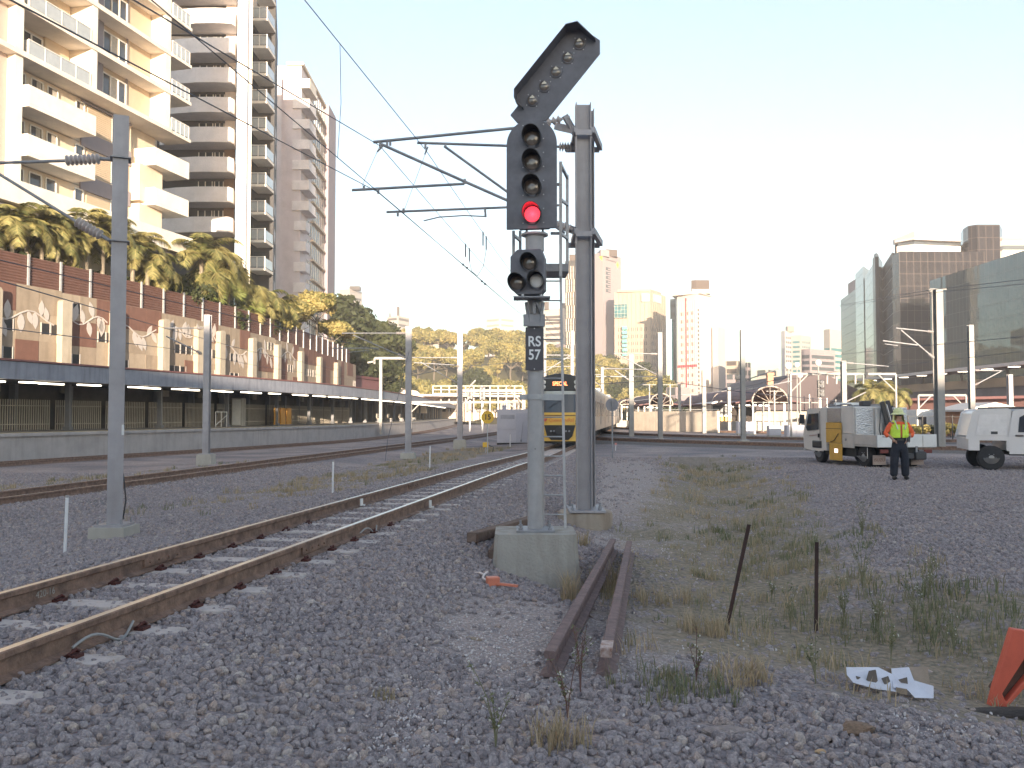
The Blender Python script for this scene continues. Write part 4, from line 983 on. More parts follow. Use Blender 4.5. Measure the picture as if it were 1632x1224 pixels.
# rust red corrugated fence on top, grey posts
sf = thing('steel_fence', 'rust red corrugated fence with grey posts along the top of the mural wall', 'fence', (-31, 49, 9))
sfm = streaky('rust_red_sheet', (.125, .062, .048), (.075, .04, .033), .7, 2, 2, .1, .45)
FP = offset(PEs, 7.55); ys_ = list(np.arange(13.5, 111, 2.35))
for a, b_ in zip(ys_, ys_[1:]):
    z0 = ztop(a) - .25; A = Vector((lerp_path(FP, a), a, z0)); B = Vector((lerp_path(FP, b_), b_, z0)); d = (B - A).normalized(); nrm = Vector((d.y, -d.x, 0)); q = MB(); H = 2.05; n_ = 12
    rows = []
    for i in range(n_ * 2 + 1): z = H * i / (n_ * 2); o_ = nrm * (.05 if i % 2 else 0); rows.append((A + o_ + Vector((0, 0, z)), B + o_ + Vector((0, 0, z))))
    for r0, r1_ in zip(rows, rows[1:]): q.face([r0[0], r0[1], r1_[1], r1_[0]])
    q.build('fence_sheet', sfm, sf, world=True)
    q = MB(); q.bar(A + nrm * .10, A + nrm * .10 + Vector((0, 0, H + .12)), .13, .10, up=tuple(nrm)); q.build('fence_post', galv, sf, world=True)
# raised ground behind the wall
q = MB(); Y_ = list(np.arange(12, 113, 4.0)); A = [Vector((lerp_path(FP, y) - .05, y, ztop(y) - .6)) for y in Y_]; B = [Vector((lerp_path(FP, y) - 14, y, ztop(y) + .8)) for y in Y_]; C = [Vector((-260, y, ztop(y) + 3)) for y in Y_]
q.strip(B, A); q.strip(C, B); tag(q.build('embankment', M('bank_soil', (.07, .055, .035), .95, 0, .3, 1.5)), kind='structure')

# ---------------------------------------------------------------- apartment building nearest (left)
bw = streaky('render_cream', (.66, .56, .44), (.5, .42, .33), .85, .6, 1, .05, .25)
bwh = streaky('render_white', (.74, .69, .62), (.6, .55, .48), .8, .6, 1, .05, .2)
bgr = M('render_grey', (.25, .225, .245), .8, 0, .06, 1.5)
bbe = M('panel_beige', (.50, .40, .29), .8, 0, .06, 2)
slabm = streaky('slab_edge', (.70, .64, .56), (.55, .5, .43), .8, 1, 1.2, .05, .25)
glw = M('window_glass', (.045, .05, .06), .06, 0, .3, .6, spec=1.0)
glb = M('balustrade_glass', (.42, .44, .44), .08, .2, .1, 2, spec=1.0)
frw = M('white_window_frame', (.70, .67, .62), .5)
curt = M('curtain_cloth', (.42, .38, .33), .9, 0, .2, 6)
def frame_glass(q_parent, name, x0, x1, y, z0, z1, axis=0, out=1, nmull=1, curtain=None):
    """window in local x (axis 0) or y (axis 1) direction; out: side it faces"""
    g_ = MB(); f_ = MB(); d = .05 * out
    def bb(mb, a, b, za, zb2, t0, t1):
        if axis == 0: mb.bx(a, b, min(y + t0, y + t1), max(y + t0, y + t1), za, zb2)
        else: mb.bx(min(y + t0, y + t1), max(y + t0, y + t1), a, b, za, zb2)
    bb(g_, x0, x1, z0, z1, 0, d * .5); o = g_.build('window', glw, q_parent)
    for i in range(nmull + 1): x = x0 + (x1 - x0) * i / nmull; bb(f_, x - .04, x + .04, z0, z1, d * .4, d * 2)
    for z in (z0, z1): bb(f_, x0, x1, z - .04, z + .04, d * .4, d * 1.8)
    f_.build('frame', frw, o)
    if curtain:
        c_ = MB(); bb(c_, x0 + curtain[0] * (x1 - x0), x0 + curtain[1] * (x1 - x0), z0 + .05, z1 - .05, d * .5, d * .62); c_.build('curtain', curt, o)
    return o
s_d = Vector((-.2302, -.9731, 0)); B1 = thing('apartment_building', 'nearest cream apartment block at the top left with long slabs and white balconies', 'building', (-26.3, 68.5, 0), math.atan2(s_d.y, s_d.x))
rb = random.Random(5)
q = MB(); q.bx(1.4, 34, -18, -1.8, 6, 42.2); q.build('wall', bw, B1)
F0 = 14.45; FH = 3.05
q = MB(); q.bx(-.8, 26, -1.9, .25, F0, F0 + 1.45); q.build('parapet', bwh, B1, bevel=.02)
q = MB(); q.bx(-.2, 30, -1.79, -.2, F0 - .35, F0 - .01); q.build('soffit_beam', bgr, B1)
q = MB(); q.bx(2, 34, -2.6, -1.85, 6, F0 - .36); q.build('dark_base', M('dark_base_paint', (.09, .09, .11), .7), B1)
for k in (1, 2):
    z = F0 + FH * k
    for x0, x1, y1 in ((10.9, 16.8, .55), (-.1, 4.2, .3)):
        q = MB(); q.bx(x0, x1, -1.8, y1, z, z + .22); q.bx(x0, x1, y1 - .15, y1, z + .22, z + 1.35); q.bx(x0, x0 + .15, -1.8, y1 - .15, z + .22, z + 1.35); q.bx(x1 - .15, x1, -1.8, y1 - .15, z + .22, z + 1.35); q.build('balcony', bwh, B1, bevel=.01)
for k in (0, 1, 2):
    z = F0 + FH * k
    q = MB(); q.bx(2.2, 4.9, -1.8, -.5, z + .23, z + FH); q.build('corner_pier', bw, B1) if k < 2 else None
    for x0, x1, n_ in ((15.2, 16.2, 1), (13.7, 14.7, 1), (12.4, 13.3, 1), (9.9, 10.7, 1), (5.4, 7.1, 2)):
        frame_glass(B1, 'window', x0, x1, -1.3 if x0 > 4.9 else -1.8, z + .85 if x0 < 8 else z + .3, z + 2.75, 0, 1, n_, (.1, .5) if rb.random() < .5 else None)
    q = MB(); q.bx(4.91, 17.4, -1.8, -1.31, z + .0, z + FH - .05); q.build('wall_panel', bw, B1)
    q = MB(); q.bx(7.2, 9.6, -1.3, -1.22, z + .6, z + 2.7); q.build('louvre_panel', bbe, B1)
    q = MB(); [q.bx(7.2, 9.6, -1.22, -1.19, z + .65 + .14 * i, z + .72 + .14 * i) for i in range(14)]; q.build('louvre_blades', bbe, B1)
    q = MB(); q.bx(5.0, 10.2, -1.31, -1.18, z + 2.78, z + FH + (.82 if k < 2 else -.1)); q.build('grey_band', bgr, B1)
    frame_glass(B1, 'window', .3, 1.35, -2.6, z + .3, z + 2.6, 0, 1, 1)
q = MB(); q.bx(-.1, 1.39, -9, -2.7, F0, F0 + FH * 3 - .05); q.build('end_wall', bw, B1)
for k in range(3, 9):
    z = F0 + FH * k
    q = MB(); q.bx(2.2, 24.5, -1.8, .18 if k > 3 else .3, z, z + .34); q.build('floor_slab', slabm, B1, bevel=.01)
    q = MB(); q.bx(-.35, 2.19, -2.0, .25, z, z + .26); q.build('floor_slab', slabm, B1, bevel=.01)
    # glass balustrades
    for x0, x1 in ((-.25, 2.0), (11.0, 16.4)):
        q = MB(); q.bx(x0 + .05, x1 - .05, .08, .11, z + .40, z + 1.28); o = q.build('glass_balustrade', glb, B1); q = MB()
        for i in range(5): x = x0 + (x1 - x0) * i / 4; q.bx(x - .03, x + .03, .06, .13, z + .3, z + 1.32)
        q.bx(x0, x1, .06, .14, z + 1.29, z + 1.35); q.build('handrail', frw, o)
        q = MB(); q.bx(x0 - .02, x0 + .02, -1.7, .06, z + .4, z + 1.3); q.bx(x1 - .02, x1 + .02, -1.7, .06, z + .4, z + 1.3); q.build('side_glass', glb, o)
    frame_glass(B1, 'window', 13.4, 16.2, -1.7, z + .35, z + 2.75, 0, 1, 3, (0, .3) if rb.random() < .5 else None)
    q = MB(); q.bx(11.0, 13.2, -1.79, -1.6, z + .34, z + FH); q.build('wall_panel', bbe, B1)
    q = MB(); q.bx(8.4, 10.3, -1.2, -1.0, z + .34, z + FH); q.build('grey_panel', bgr, B1)
    q = MB(); q.bx(2.9, 10.3, -1.79, -1.21, z + .34, z + FH); q.build('wall_panel', bbe, B1)
    q = MB(); q.bx(5.6, 8.39, -1.2, -1.12, z + .34, z + 1.0); q.bx(5.6, 5.75, -1.2, -1.12, z + 1.0, z + FH); q.build('grey_panel', bgr, B1)
    frame_glass(B1, 'window', 5.8, 8.3, -1.19, z + 1.0, z + 2.6, 0, 1, 3, (.35, .65) if rb.random() < .6 else None)
    frame_glass(B1, 'window', .2, 1.35, -2.6, z + .3, z + 2.6, 0, 1, 1)
q = MB(); q.bx(-.1, 1.39, -9, -2.7, F0 + FH * 3, 42); q.build('end_wall', bw, B1)
for x0, x1, z0 in ((10.35, 10.85, F0 + 3 * FH + .35), (2.2, 2.85, F0 + 3 * FH + .35), (16.8, 17.4, F0 + 1.5), (24, 24.5, F0 + 1.5)):
    q = MB(); q.bx(x0, x1, -1.79, .1, z0, 42); q.build('fin_wall', bwh, B1)
q = MB(); q.bx(17.41, 23.99, -1.79, -.5, F0 + 1.5, 42); q.build('flank_wall', M('pink_grey_render', (.40, .32, .29), .8, 0, .05), B1)

# ---------------------------------------------------------------- second apartment building, curved balconies
B2 = thing('apartment_building', 'second apartment tower with dark recesses, grey curved balconies and a bright column', 'building', (-30, 88, 0))
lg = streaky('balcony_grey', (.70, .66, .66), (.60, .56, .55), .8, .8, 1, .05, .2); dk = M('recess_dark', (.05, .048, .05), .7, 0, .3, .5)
brn = M('brown_panel', (.20, .13, .09), .7)
def Bxy(px, Y): return (XP(px, Y), Y)
zB = lambda py, Y=86: U(330, py, Y).z
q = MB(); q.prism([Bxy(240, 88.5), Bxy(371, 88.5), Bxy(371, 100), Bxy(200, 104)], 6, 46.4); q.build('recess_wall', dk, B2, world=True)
curve = [Bxy(248, 86.9), Bxy(275, 86.2), Bxy(305, 85.85), Bxy(335, 85.8), Bxy(361, 85.95), Bxy(368, 86.6), Bxy(371.5, 88.4)]
for k in range(9):
    z0 = 20.05 + 3.05 * k
    q = MB(); q.prism(curve + [Bxy(371.5, 88.49), Bxy(248, 88.49)], z0, z0 + .28); q.build('balcony_slab', lg, B2, world=True)
    inner = offset(curve, .18); q = MB()
    for i in range(len(curve) - 1):
        a, b_, c_, d_ = curve[i], curve[i + 1], inner[i + 1], inner[i]
        q.face([(*a, z0 + .28), (*b_, z0 + .28), (*b_, z0 + 1.55), (*a, z0 + 1.55)]); q.face([(*a, z0 + 1.55), (*b_, z0 + 1.55), (*c_, z0 + 1.55), (*d_, z0 + 1.55)]); q.face([(*d_, z0 + 1.55), (*c_, z0 + 1.55), (*c_, z0 + .28), (*d_, z0 + .28)])
    q.build('balcony_parapet', lg, B2, world=True)
    for (pa_, pb2) in ((312, 334), (338, 352)):
        a = Bxy(pa_, 88.45); b_ = Bxy(pb2, 88.45); q = MB(); q.bx(a[0], b_[0], 88.42, 88.48, z0 + 1.2, z0 + 2.75); o = q.build('window', glw, B2, world=True); q = MB()
        for x in (a[0], (a[0] + b_[0]) / 2, b_[0]): q.bx(x - .04, x + .04, 88.36, 88.42, z0 + 1.2, z0 + 2.75)
        q.build('frame', frw, o, world=True)
    q = MB(); q.bx(XP(353, 88.4), XP(370, 88.4), 88.38, 88.49, z0 + .3, z0 + 3.04); q.build('brown_panel', brn if k < 3 else lg, B2, world=True)
q = MB(); q.prism([Bxy(372, 84.6), Bxy(388, 84.4), Bxy(388, 98), Bxy(372, 98)], 6, 47); q.build('bright_column', bwh, B2, world=True)
q = MB(); q.prism([Bxy(388.8, 84.9), Bxy(391, 84.9), Bxy(391, 98), Bxy(388.8, 98)], 6, 47); q.build('downpipe_strip', M('strip_grey', (.25, .23, .24), .7), B2, world=True)
q = MB(); q.prism([Bxy(391, 85), Bxy(396, 85), Bxy(396, 98), Bxy(391, 98)], 6, 47); q.build('bright_column', bwh, B2, world=True)
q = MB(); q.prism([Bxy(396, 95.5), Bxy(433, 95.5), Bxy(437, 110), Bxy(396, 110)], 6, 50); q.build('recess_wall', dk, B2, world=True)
for k in range(11):
    z0 = U(410, 431, 93).z + 3.05 * k - .1; x0, x1 = XP(396.5, 93), XP(423, 93)
    q = MB(); q.bx(x0, x1, 92.4, 95.49, z0, z0 + .3); q.build('balcony_slab', bwh, B2, world=True)
    q = MB(); q.bx(x0 + .05, x1 - .05, 92.45, 92.5, z0 + .4, z0 + 1.4); q.bx(x1 - .1, x1 - .05, 92.5, 95.4, z0 + .4, z0 + 1.4); o = q.build('glass_balustrade', glb, B2, world=True)
    q = MB()
    for x in (x0 + .05, (x0 + x1) / 2, x1 - .05): q.bx(x - .04, x + .04, 92.38, 92.44, z0 + .3, z0 + 1.5)
    q.bx(x0, x1, 92.37, 92.45, z0 + 1.45, z0 + 1.53); q.build('handrail', frw, o, world=True)
    q = MB(); q.bx(XP(402, 95.4), XP(420, 95.4), 95.42, 95.48, z0 + .3, z0 + 2.6); q.build('window', glw, B2, world=True)
    if k < 7: q = MB(); q.prism([Bxy(416, 99.5), Bxy(434, 99.5), Bxy(436, 103), Bxy(416, 103)], z0 - 1.2, z0 + .2); q.build('side_balcony', lg, B2, world=True)
# ---------------------------------------------------------------- third apartment building
B3 = thing('apartment_building', 'third apartment tower with a blank pale end wall and stacked side balconies', 'building', (-32, 126, 0))
blank = streaky('blank_concrete_wall', (.60, .545, .56), (.52, .47, .48), .85, .5, .6, .05, .3)
xc = XP(476, 126); zt3 = U(476, 105, 126).z
q = MB(); q.prism([(XP(436, 126), 126), (xc, 126), (xc - .48, 143), (XP(436, 126) - 6, 143)], 6, zt3); q.build('tower_body', blank, B3, world=True)
q = MB(); q.prism([Bxy(432, 124.5), Bxy(444, 124.5), Bxy(444, 125.99), Bxy(432, 125.99)], 6, U(438, 119, 124.5).z); q.build('lower_bay', blank, B3, world=True)
q = MB(); q.prism([(xc - 2.2, 125.7), (xc + .35, 125.7), (xc - .1, 143.3), (xc - 3.2, 143.3)], zt3 + .01, zt3 + .45); q.build('roof_slab', bw, B3, world=True)
q = MB(); q.prism([(xc - .7, 143.4), (xc + .35, 143.4), (xc + .2, 150), (xc - 2, 150)], 6, U(515, 165, 143).z); q.build('rear_wing', M('rear_wing_grey', (.30, .26, .29), .8, 0, .06, 1), B3, world=True)
for k in range(15):
    z0 = zt3 - 3.2 - 3.05 * k
    if z0 < 9: break
    q = MB()
    if k < 7:
        q.bx(xc - 1.2, xc + 1.3, 125.75, 131.0, z0 - .2, z0 + .08); q.bx(xc - 1.2, xc + 1.3, 125.75, 125.9, z0 + .08, z0 + 1.2); q.bx(xc + 1.15, xc + 1.3, 125.9, 130.0, z0 + .08, z0 + 1.2); q.build('balcony', lg if k else bwh, B3, world=True)
    else:
        q.bx(xc - .9, xc + .9, 125.8, 128.5, z0 - .1, z0 + 1.3); q.build('balcony', lg, B3, world=True)
    q = MB(); q.prism([(xc - .9, 133.2), (xc + .35, 133.2), (xc + .05, 143), (xc - .9, 143)], z0 - .3, z0 + .0); q.build('ledge', bw, B3, world=True)
    for y0, y1 in ((130.4, 133), (134, 136.5), (137, 139.5), (140, 142.6)):
        q = MB(); x_ = xc - .0282 * (y0 - 126) + .02; q.bx(xc - 1.2, x_ + .05, y0, y1, z0 + .4, z0 + 2.5); o = q.build('window', glw, B3, world=True); q = MB()
        for y in (y0, (y0 + y1) / 2, y1): q.bx(x_ + .05, x_ + .12, y - .07, y + .07, z0 + .3, z0 + 2.6)
        q.build('frame', frw, o, world=True)
# ---------------------------------------------------------------- added unseen blocks behind the viewer, stepped to shade the yard
bb = thing('office_building', 'long brown block added behind the viewer, outside the picture, to shade the yard', 'building', (0, -62, 0))
brick = M('brown_brick', (.22, .14, .10), .85, 0, .2, 3)
SH = 15.4
q = MB(); q.bx(-150, 26, -82, -62, -1, SH); q.bx(26.0, 60, -82, -62, -1, SH - 2.4); q.bx(60, 150, -82, -62, -1, SH - 3.6); q.build('wall', brick, bb, world=True)
for k in range(3):
    q = MB(); q.bx(-148, 58, -61.99, -61.9, 1.2 + k * 3.6, 2.9 + k * 3.6); q.build('window_band', glw, bb, world=True)
# ---------------------------------------------------------------- city towers
def zt(py, Y): return U(816, py, Y).z
def poly(*pts): return [(XP(px, Y), Y) for px, Y in pts]
def corner(name, label, pl, pc, pr, Y, dl, dr, ytop, wall, cat='building', z0=-1, win=None, floors=None, fins=None, glass=None, roof=None, group=None, fh=3.4, top_skip=2, bot=8, sill=.9, head=2.6, uvw=False):
    """box tower seen corner-on: left edge pl, near corner pc, right edge pr (pixels); dl/dr: how much deeper the far ends are"""
    t = thing(name, label, cat, (XP(pc, Y), Y, 0)); 
    if group: t['group'] = group
    A = Vector((XP(pl, Y + dl), Y + dl, 0)); C = Vector((XP(pc, Y), Y, 0)); B = Vector((XP(pr, Y + dr), Y + dr, 0)); D = A + B - C; zt_ = zt(ytop, Y)
    q = MB(); q.prism([tuple(A[:2]), tuple(C[:2]), tuple(B[:2]), tuple(D[:2])], z0, zt_); q.build('wall', wall, t, world=True)
    if win:
        nf = int((zt_ - bot) / fh) - top_skip
        for (P, Q, mode) in ((A, C, win[0]), (C, B, win[1])):
            if not mode: continue
            d = (Q - P); L = d.length; d.normalize(); n = Vector((d.y, -d.x, 0)); m = 1.2 if L > 6 else .4
            rest = MB(); cnt = 0
            for k in range(nf):
                z = zt_ - fh * (k + 1 + top_skip) + .3
                if mode == 'band': segs = [(m, L - m)]
                else: nn = max(1, int((L - 2 * m) / mode)); w = (L - 2 * m) / nn; segs = [(m + w * (i + .22), m + w * (i + .78)) for i in range(nn)]
                for a, b in segs:
                    q = MB() if cnt < 48 else rest; cnt += 1
                    q.ext([(a, z + sill), (b, z + sill), (b, z + head), (a, z + head)], P + n * .0, d, (0, 0, 1), n * .06)
                    if q is not rest: q.build('window', glass or glw, t, world=True)
            if rest.v: rest.build('window_rows', glass or glw, t, world=True)['kind'] = 'stuff'
    if fins:
        for (P, Q, sp, fm) in ((A, C, fins[0], fins[2]), (C, B, fins[1], fins[2])):
            if not sp: continue
            d = (Q - P); L = d.length; d.normalize(); n = Vector((d.y, -d.x, 0)); k = max(2, int(L / sp)); q = MB()
            for i in range(k + 1): u = (L - .5) * i / k; q.ext([(u, 4), (u + .5, 4), (u + .5, zt_ - .2), (u, zt_ - .2)], P + n * .08, d, (0, 0, 1), n * .35)
            q.build('fins', fm, t, world=True)
    if roof:
        for (pa, pb, y0, m) in roof:
            q = MB(); zz = zt(y0, Y); a = XP(pa, Y + 4); b = XP(pb, Y + 4); q.bx(a, b, Y + 3, Y + 3 + (b - a), zt_ - .5, zz); q.build('roof_plant', m, t, world=True)
    return t, A, C, B, zt_
cw1 = M('tower_cream', (.40, .33, .26), .8, 0, .05, .05); cw2 = M('tower_pale', (.50, .44, .385), .8, 0, .05, .05); cpk = M('tower_pink_grey', (.34, .28, .285), .8, 0, .05, .05)
brk = M('plant_brown', (.10, .075, .062), .8); tglass = M('tower_glass', (.10, .11, .12), .15, .3, .2, .3, spec=1); tq = M('turquoise_glass', (.10, .30, .32), .12, .5, .25, .2)
wm = M('tower_window_brown', (.09, .07, .06), .4, 0, .2, .2)
white2 = M('tower_white', (.60, .55, .52), .8, 0, .04, .05); redm = M('red_stripe', (.60, .07, .09), .6)
# tower with bank emblem
t, A, C, B, z1 = corner('office_tower', 'tall pinkish tower behind the front mast with small yellow diamonds near its roof', 940, 961, 991, 420, 6, 14, 402, cpk, win=(0, 0))
q = MB(); q.prism(poly((958, 419), (961, 418.6), (972, 422), (972, 432), (950, 432)), z1 - 2, zt(398, 420)); q.build('crown', cpk, t, world=True)
q = MB(); q.prism(poly((966, 424), (985, 426), (985, 436), (966, 436)), z1 - 1, zt(397, 424)); q.build('roof_plant', brk, t, world=True)
q = MB(); q.prism(poly((979, 428), (990.2, 433), (991, 450), (979, 450)), 0, zt(490, 428)); q.build('lower_painted_shade', M('tower_shadow_grey', (.16, .15, .17), .5), t, world=True)  # dark patch flush with the face, shade put into its colour
q = MB(); d = (B - C).normalized(); n = Vector((d.y, -d.x, 0))
L_ = (B - C).length
for k in range(6):
    z = zt(424 + 7 * k, 420); 
    q = MB(); q.ext([(L_ * .17, z), (L_ * .42, z), (L_ * .42, z - .5), (L_ * .27, z - .5), (L_ * .27, z - 1.1), (L_ * .42, z - 1.1), (L_ * .42, z - 1.6), (L_ * .17, z - 1.6)], C, d, (0, 0, 1), n * .1); q.build('stair_window', tglass, t, world=True)
yel = M('emblem_yellow', (.95, .60, .05), .5, emit=.25, var=0)
q = MB(); zc = zt(416, 420); u = L_ * .80; q.ext([(u - 1.2, zc), (u, zc - 1.6), (u + 1.2, zc), (u, zc + 1.6)], C, d, (0, 0, 1), n * .15); q.build('emblem', yel, t, world=True)
q = MB(); zc = zt(409, 420); q.ext([(-2.2, zc), (-.2, zc - 2.0), (-.05, zc), (-.2, zc + 2.0)], C, (A - C).normalized() * -1, (0, 0, 1), Vector((0, -.3, 0))); q.build('emblem', yel, t, world=True)
tx = text('sign_lettering', 'Commonwealth Bank', 1.15, M('sign_grey', (.12, .11, .12), .6), t, (0, 0, 0), (PI / 2, 0, math.atan2(d.y, d.x)), 0, .02); tx.location = (d * (L_ * .44) + n * .12) + Vector((0, 0, zt(412, 420)))
# patterned dark tower
t, A, C, B, z1 = corner('office_tower', 'dark tower with a woven pattern of white strips between the signal and the front mast', 901, 926, 934, 330, 3, 12, 414, M('tower_charcoal', (.07, .065, .06), .4, 0, .1), win=(0, 0))
d = (C - A).normalized(); n = Vector((d.y, -d.x, 0)); L_ = (C - A).length; rr = random.Random(2)
fm = M('white_strip', (.72, .62, .52), .7)
for k in range(22):
    z = z1 - 2.2 - 2.55 * k
    q = MB()
    for i in range(6):
        u = L_ * (i + .35 + (.35 if (k // 2) % 2 else 0)) / 6.6; q.ext([(u, z - 2.4), (u + .28, z - 2.4), (u + .28, z), (u, z)], A, d, (0, 0, 1), n * .12)
    q.build('facade_strips', fm, t, world=True)
q = MB(); q.prism(poly((908, 334), (930, 334), (930, 345), (908, 345)), z1, zt(404, 332)); q.build('roof_plant', brk, t, world=True)
# cream tower with turquoise glass
t, A, C, B, z1 = corner('office_tower', 'cream tower with vertical ribs, turquoise glass and two white roof signs', 980, 1037, 1061, 400, 4, 16, 464, cw1, win=(2.0, 2.0), glass=M('tower_window_dark', (.07, .05, .045), .4), fins=(2.0, 2.2, cw1), fh=3.3, top_skip=5, bot=6)
q = MB(); q.prism(poly((979.5, 403), (1000, 401), (1000, 410), (979.5, 410)), zt(506, 400), zt(484, 400)); q.build('turquoise_bay', glassgrid('turq_bay', (.10, .27, .29), (.5, .45, .35), 1.6, 1.7, .12, .1, .5, lrough=.6), t, world=True)
q = MB(); q.prism(poly((985, 402), (1037, 399.6), (1055, 412), (1050, 420), (990, 420)), z1 - .2, zt(460.5, 400)); q.build('crown', cw1, t, world=True)
for (a, b_) in ((1023.5, 1036), (1041.5, 1055)):
    y = 399.2 if a < 1037 else 399 + (a - 1037) * .7; q = MB(); P0 = Vector((XP(a, y), y, zt(480, y))); P1 = Vector((XP(b_, y + (0 if a < 1037 else 8)), y + (0 if a < 1037 else 8), zt(480, y))); h = zt(468, y) - zt(480, y); q.face([P0, P1, P1 + Vector((0, 0, h)), P0 + Vector((0, 0, h))]); q.bar(P0 + Vector((0, .4, 0)), P1 + Vector((0, .4, 0)), .3, .3); q.build('roof_sign', white2, t, world=True)
for k in range(7):
    z = zt(520 + 7 * k, 400); q = MB(); q.prism(poly((992, 400.6), (1000, 400.3), (1000, 403), (992, 403)), z - 1.5, z + .1); q.build('turquoise_window', tq, t, world=True)
# dark slab + red striped tower
t, A, C, B, z1 = corner('office_tower', 'narrow dark green glass block squeezed between the cream and the red striped tower', 1069, 1078, 1080, 360, 2, 4, 476, M('dark_green_wall', (.05, .06, .055), .3), win=('band', 0), glass=tglass, bot=2, top_skip=0)
q = MB(); q.prism(poly((1069.5, 356), (1074, 356), (1074, 358), (1069.5, 358)), 0, zt(509, 356)); q.build('side_bay', tq, t, world=True)
t, A, C, B, z1 = corner('office_tower', 'bright white tower with a thin red vertical stripe and a dark box on its roof', 1080, 1112, 1136, 340, 8, 10, 468, white2, win=(2.2, 0), glass=M('tower_slot_pale', (.26, .20, .18), .5), fh=3.1, top_skip=2, bot=3, sill=.8, head=2.2)
d = (C - A).normalized(); n = Vector((d.y, -d.x, 0)); L_ = (C - A).length
def strip_(u0, u1, z0, z1_, m, nm, P=None, dd=None, nn=None, th=.12): q = MB(); q.ext([(u0, z0), (u1, z0), (u1, z1_), (u0, z1_)], P or A, dd or d, (0, 0, 1), (nn or n) * th); q.build(nm, m, t, world=True)
strip_(L_ * .42, L_ * .49, 8, z1 - 1.2, redm, 'red_stripe'); strip_(L_ * .02, L_ * .98, zt(585, 342), zt(581, 342), redm, 'red_band')
for i in range(9): strip_(L_ * (.06 + .105 * i), L_ * (.085 + .105 * i), 3, z1 - 2.5, M('pale_red_fin', (.75, .55, .50), .7), 'facade_fin')
d2 = (B - C).normalized(); n2 = Vector((d2.y, -d2.x, 0)); L2 = (B - C).length
for k in range(24):
    z = zt(492 + 6.6 * k, 340); strip_(.5, 1.6, z - .9, z, wm, 'slot_window', A * 0 + C, d2, n2, .05)
q = MB(); q.prism(poly((1071, 346), (1118, 339), (1137, 350), (1134, 360), (1080, 360)), z1, z1 + .5); q.build('roof_slab', white2, t, world=True)
q = MB(); q.prism(poly((1104, 343), (1133, 343), (1133, 352), (1104, 352)), z1 + .5, zt(460.5, 343)); q.build('roof_storey', cw2, t, world=True)
q = MB(); q.prism(poly((1103, 343.5), (1111, 342.6), (1132, 343), (1132, 352), (1103, 352)), zt(460, 343), zt(446.5, 343)); q.build('roof_box', brk, t, world=True)
corner('office_block', 'pale lower block at the right foot of the white tower', 1136, 1146, 1157, 345, 3, 8, 520, white2, z0=-1, win=(0, 0))[0]
corner('office_block', 'cream block with ribbon windows left of the tall mid yard mast', 1157, 1176, 1184, 330, 2, 6, 575, cw1, win=('band', 'band'), glass=wm, fh=3.0, top_skip=0, bot=4)
corner('office_block', 'white banded block behind the signal plate', 867, 900, 906, 520, 6, 20, 491, cw2, win=('band', 0), glass=wm, fh=3.6, top_skip=1, bot=20, roof=[(868, 875, 480, brk), (895, 903, 482, brk)])
corner('office_block', 'small grey block low beside the woven pattern tower', 887, 893, 903, 420, 3, 6, 548, cpk, win=(0, 0))
corner('apartment_tower', 'faint pale tower just right of the third apartment tower', 540, 556, 576, 700, 6, 20, 460, cw2, win=('band', 'band'), glass=wm, fh=4.5, bot=60, top_skip=1, roof=[(556, 572, 455, brk)])
corner('apartment_tower', 'faint stepped tower with a chimney above the dark trees', 616, 634, 652, 650, 6, 16, 503, cw2, win=('band', 'band'), glass=wm, fh=4.5, bot=50, top_skip=0, roof=[(632, 636, 488, brk), (620, 622, 498, brk)])
corner('apartment_tower', 'wide faint tower above the wooded hill left of the signal', 774, 797, 820, 700, 10, 10, 505, white2, win=('band', 'band'), glass=cw1, fh=4.4, bot=50, top_skip=0)
corner('house', 'pale flat roofed house among the hill trees', 680, 700, 714, 330, 2, 6, 527, cw2, win=('band', 'band'), glass=wm, fh=3.2, bot=24, top_skip=0)
corner('apartment_tower', 'slender pale tower left of the right hand glass buildings', 1246, 1252, 1272, 700, 5, 18, 527, white2, win=(0, 3.2), glass=wm, fh=3.8, bot=8, top_skip=1, roof=[(1256, 1267, 519, cw1)])
corner('apartment_tower', 'second slender pale tower tinted green at its foot', 1262, 1278, 1294, 640, 5, 12, 534, cw2, win=('band', 2.8), glass=tq, fh=3.6, bot=4, top_skip=1)
corner('office_block', 'pale block with green ribbon glass beside the dark glass building', 1314, 1324, 1346, 480, 5, 10, 524, cw2, win=('band', 'band'), glass=tq, fh=3.4, bot=6, top_skip=3)
corner('office_block', 'long low pinkish grey block with horizontal bands', 1278, 1292, 1332, 420, 4, 12, 556, cpk, win=('band', 'band'), glass=tglass, fh=2.9, bot=3, top_skip=1)
corner('office_block', 'small grey block behind the tall slim mast', 1157, 1170, 1182, 280, 2, 3, 597, cpk, win=('band', 'band'), glass=tglass, fh=2.8, bot=1, top_skip=0)
corner('office_block', 'dark block behind the tall slim mast, right of it', 1186, 1192, 1197, 300, 2, 3, 578, cpk, win=('band', 'band'), glass=tglass, fh=2.8, bot=1, top_skip=0)
corner('office_block', 'grey white block with dark windows above the roofs of the yard sheds', 1206, 1222, 1240, 260, 3, 6, 590, cw2, win=('band', 'band'), glass=tglass, fh=2.8, bot=1, top_skip=0)
corner('shed', 'grey roofed shed at the left foot of the striped tower', 1062, 1078, 1100, 200, 3, 4, 617, cpk, win=('band', 0), glass=tglass, fh=3, bot=1, top_skip=0)

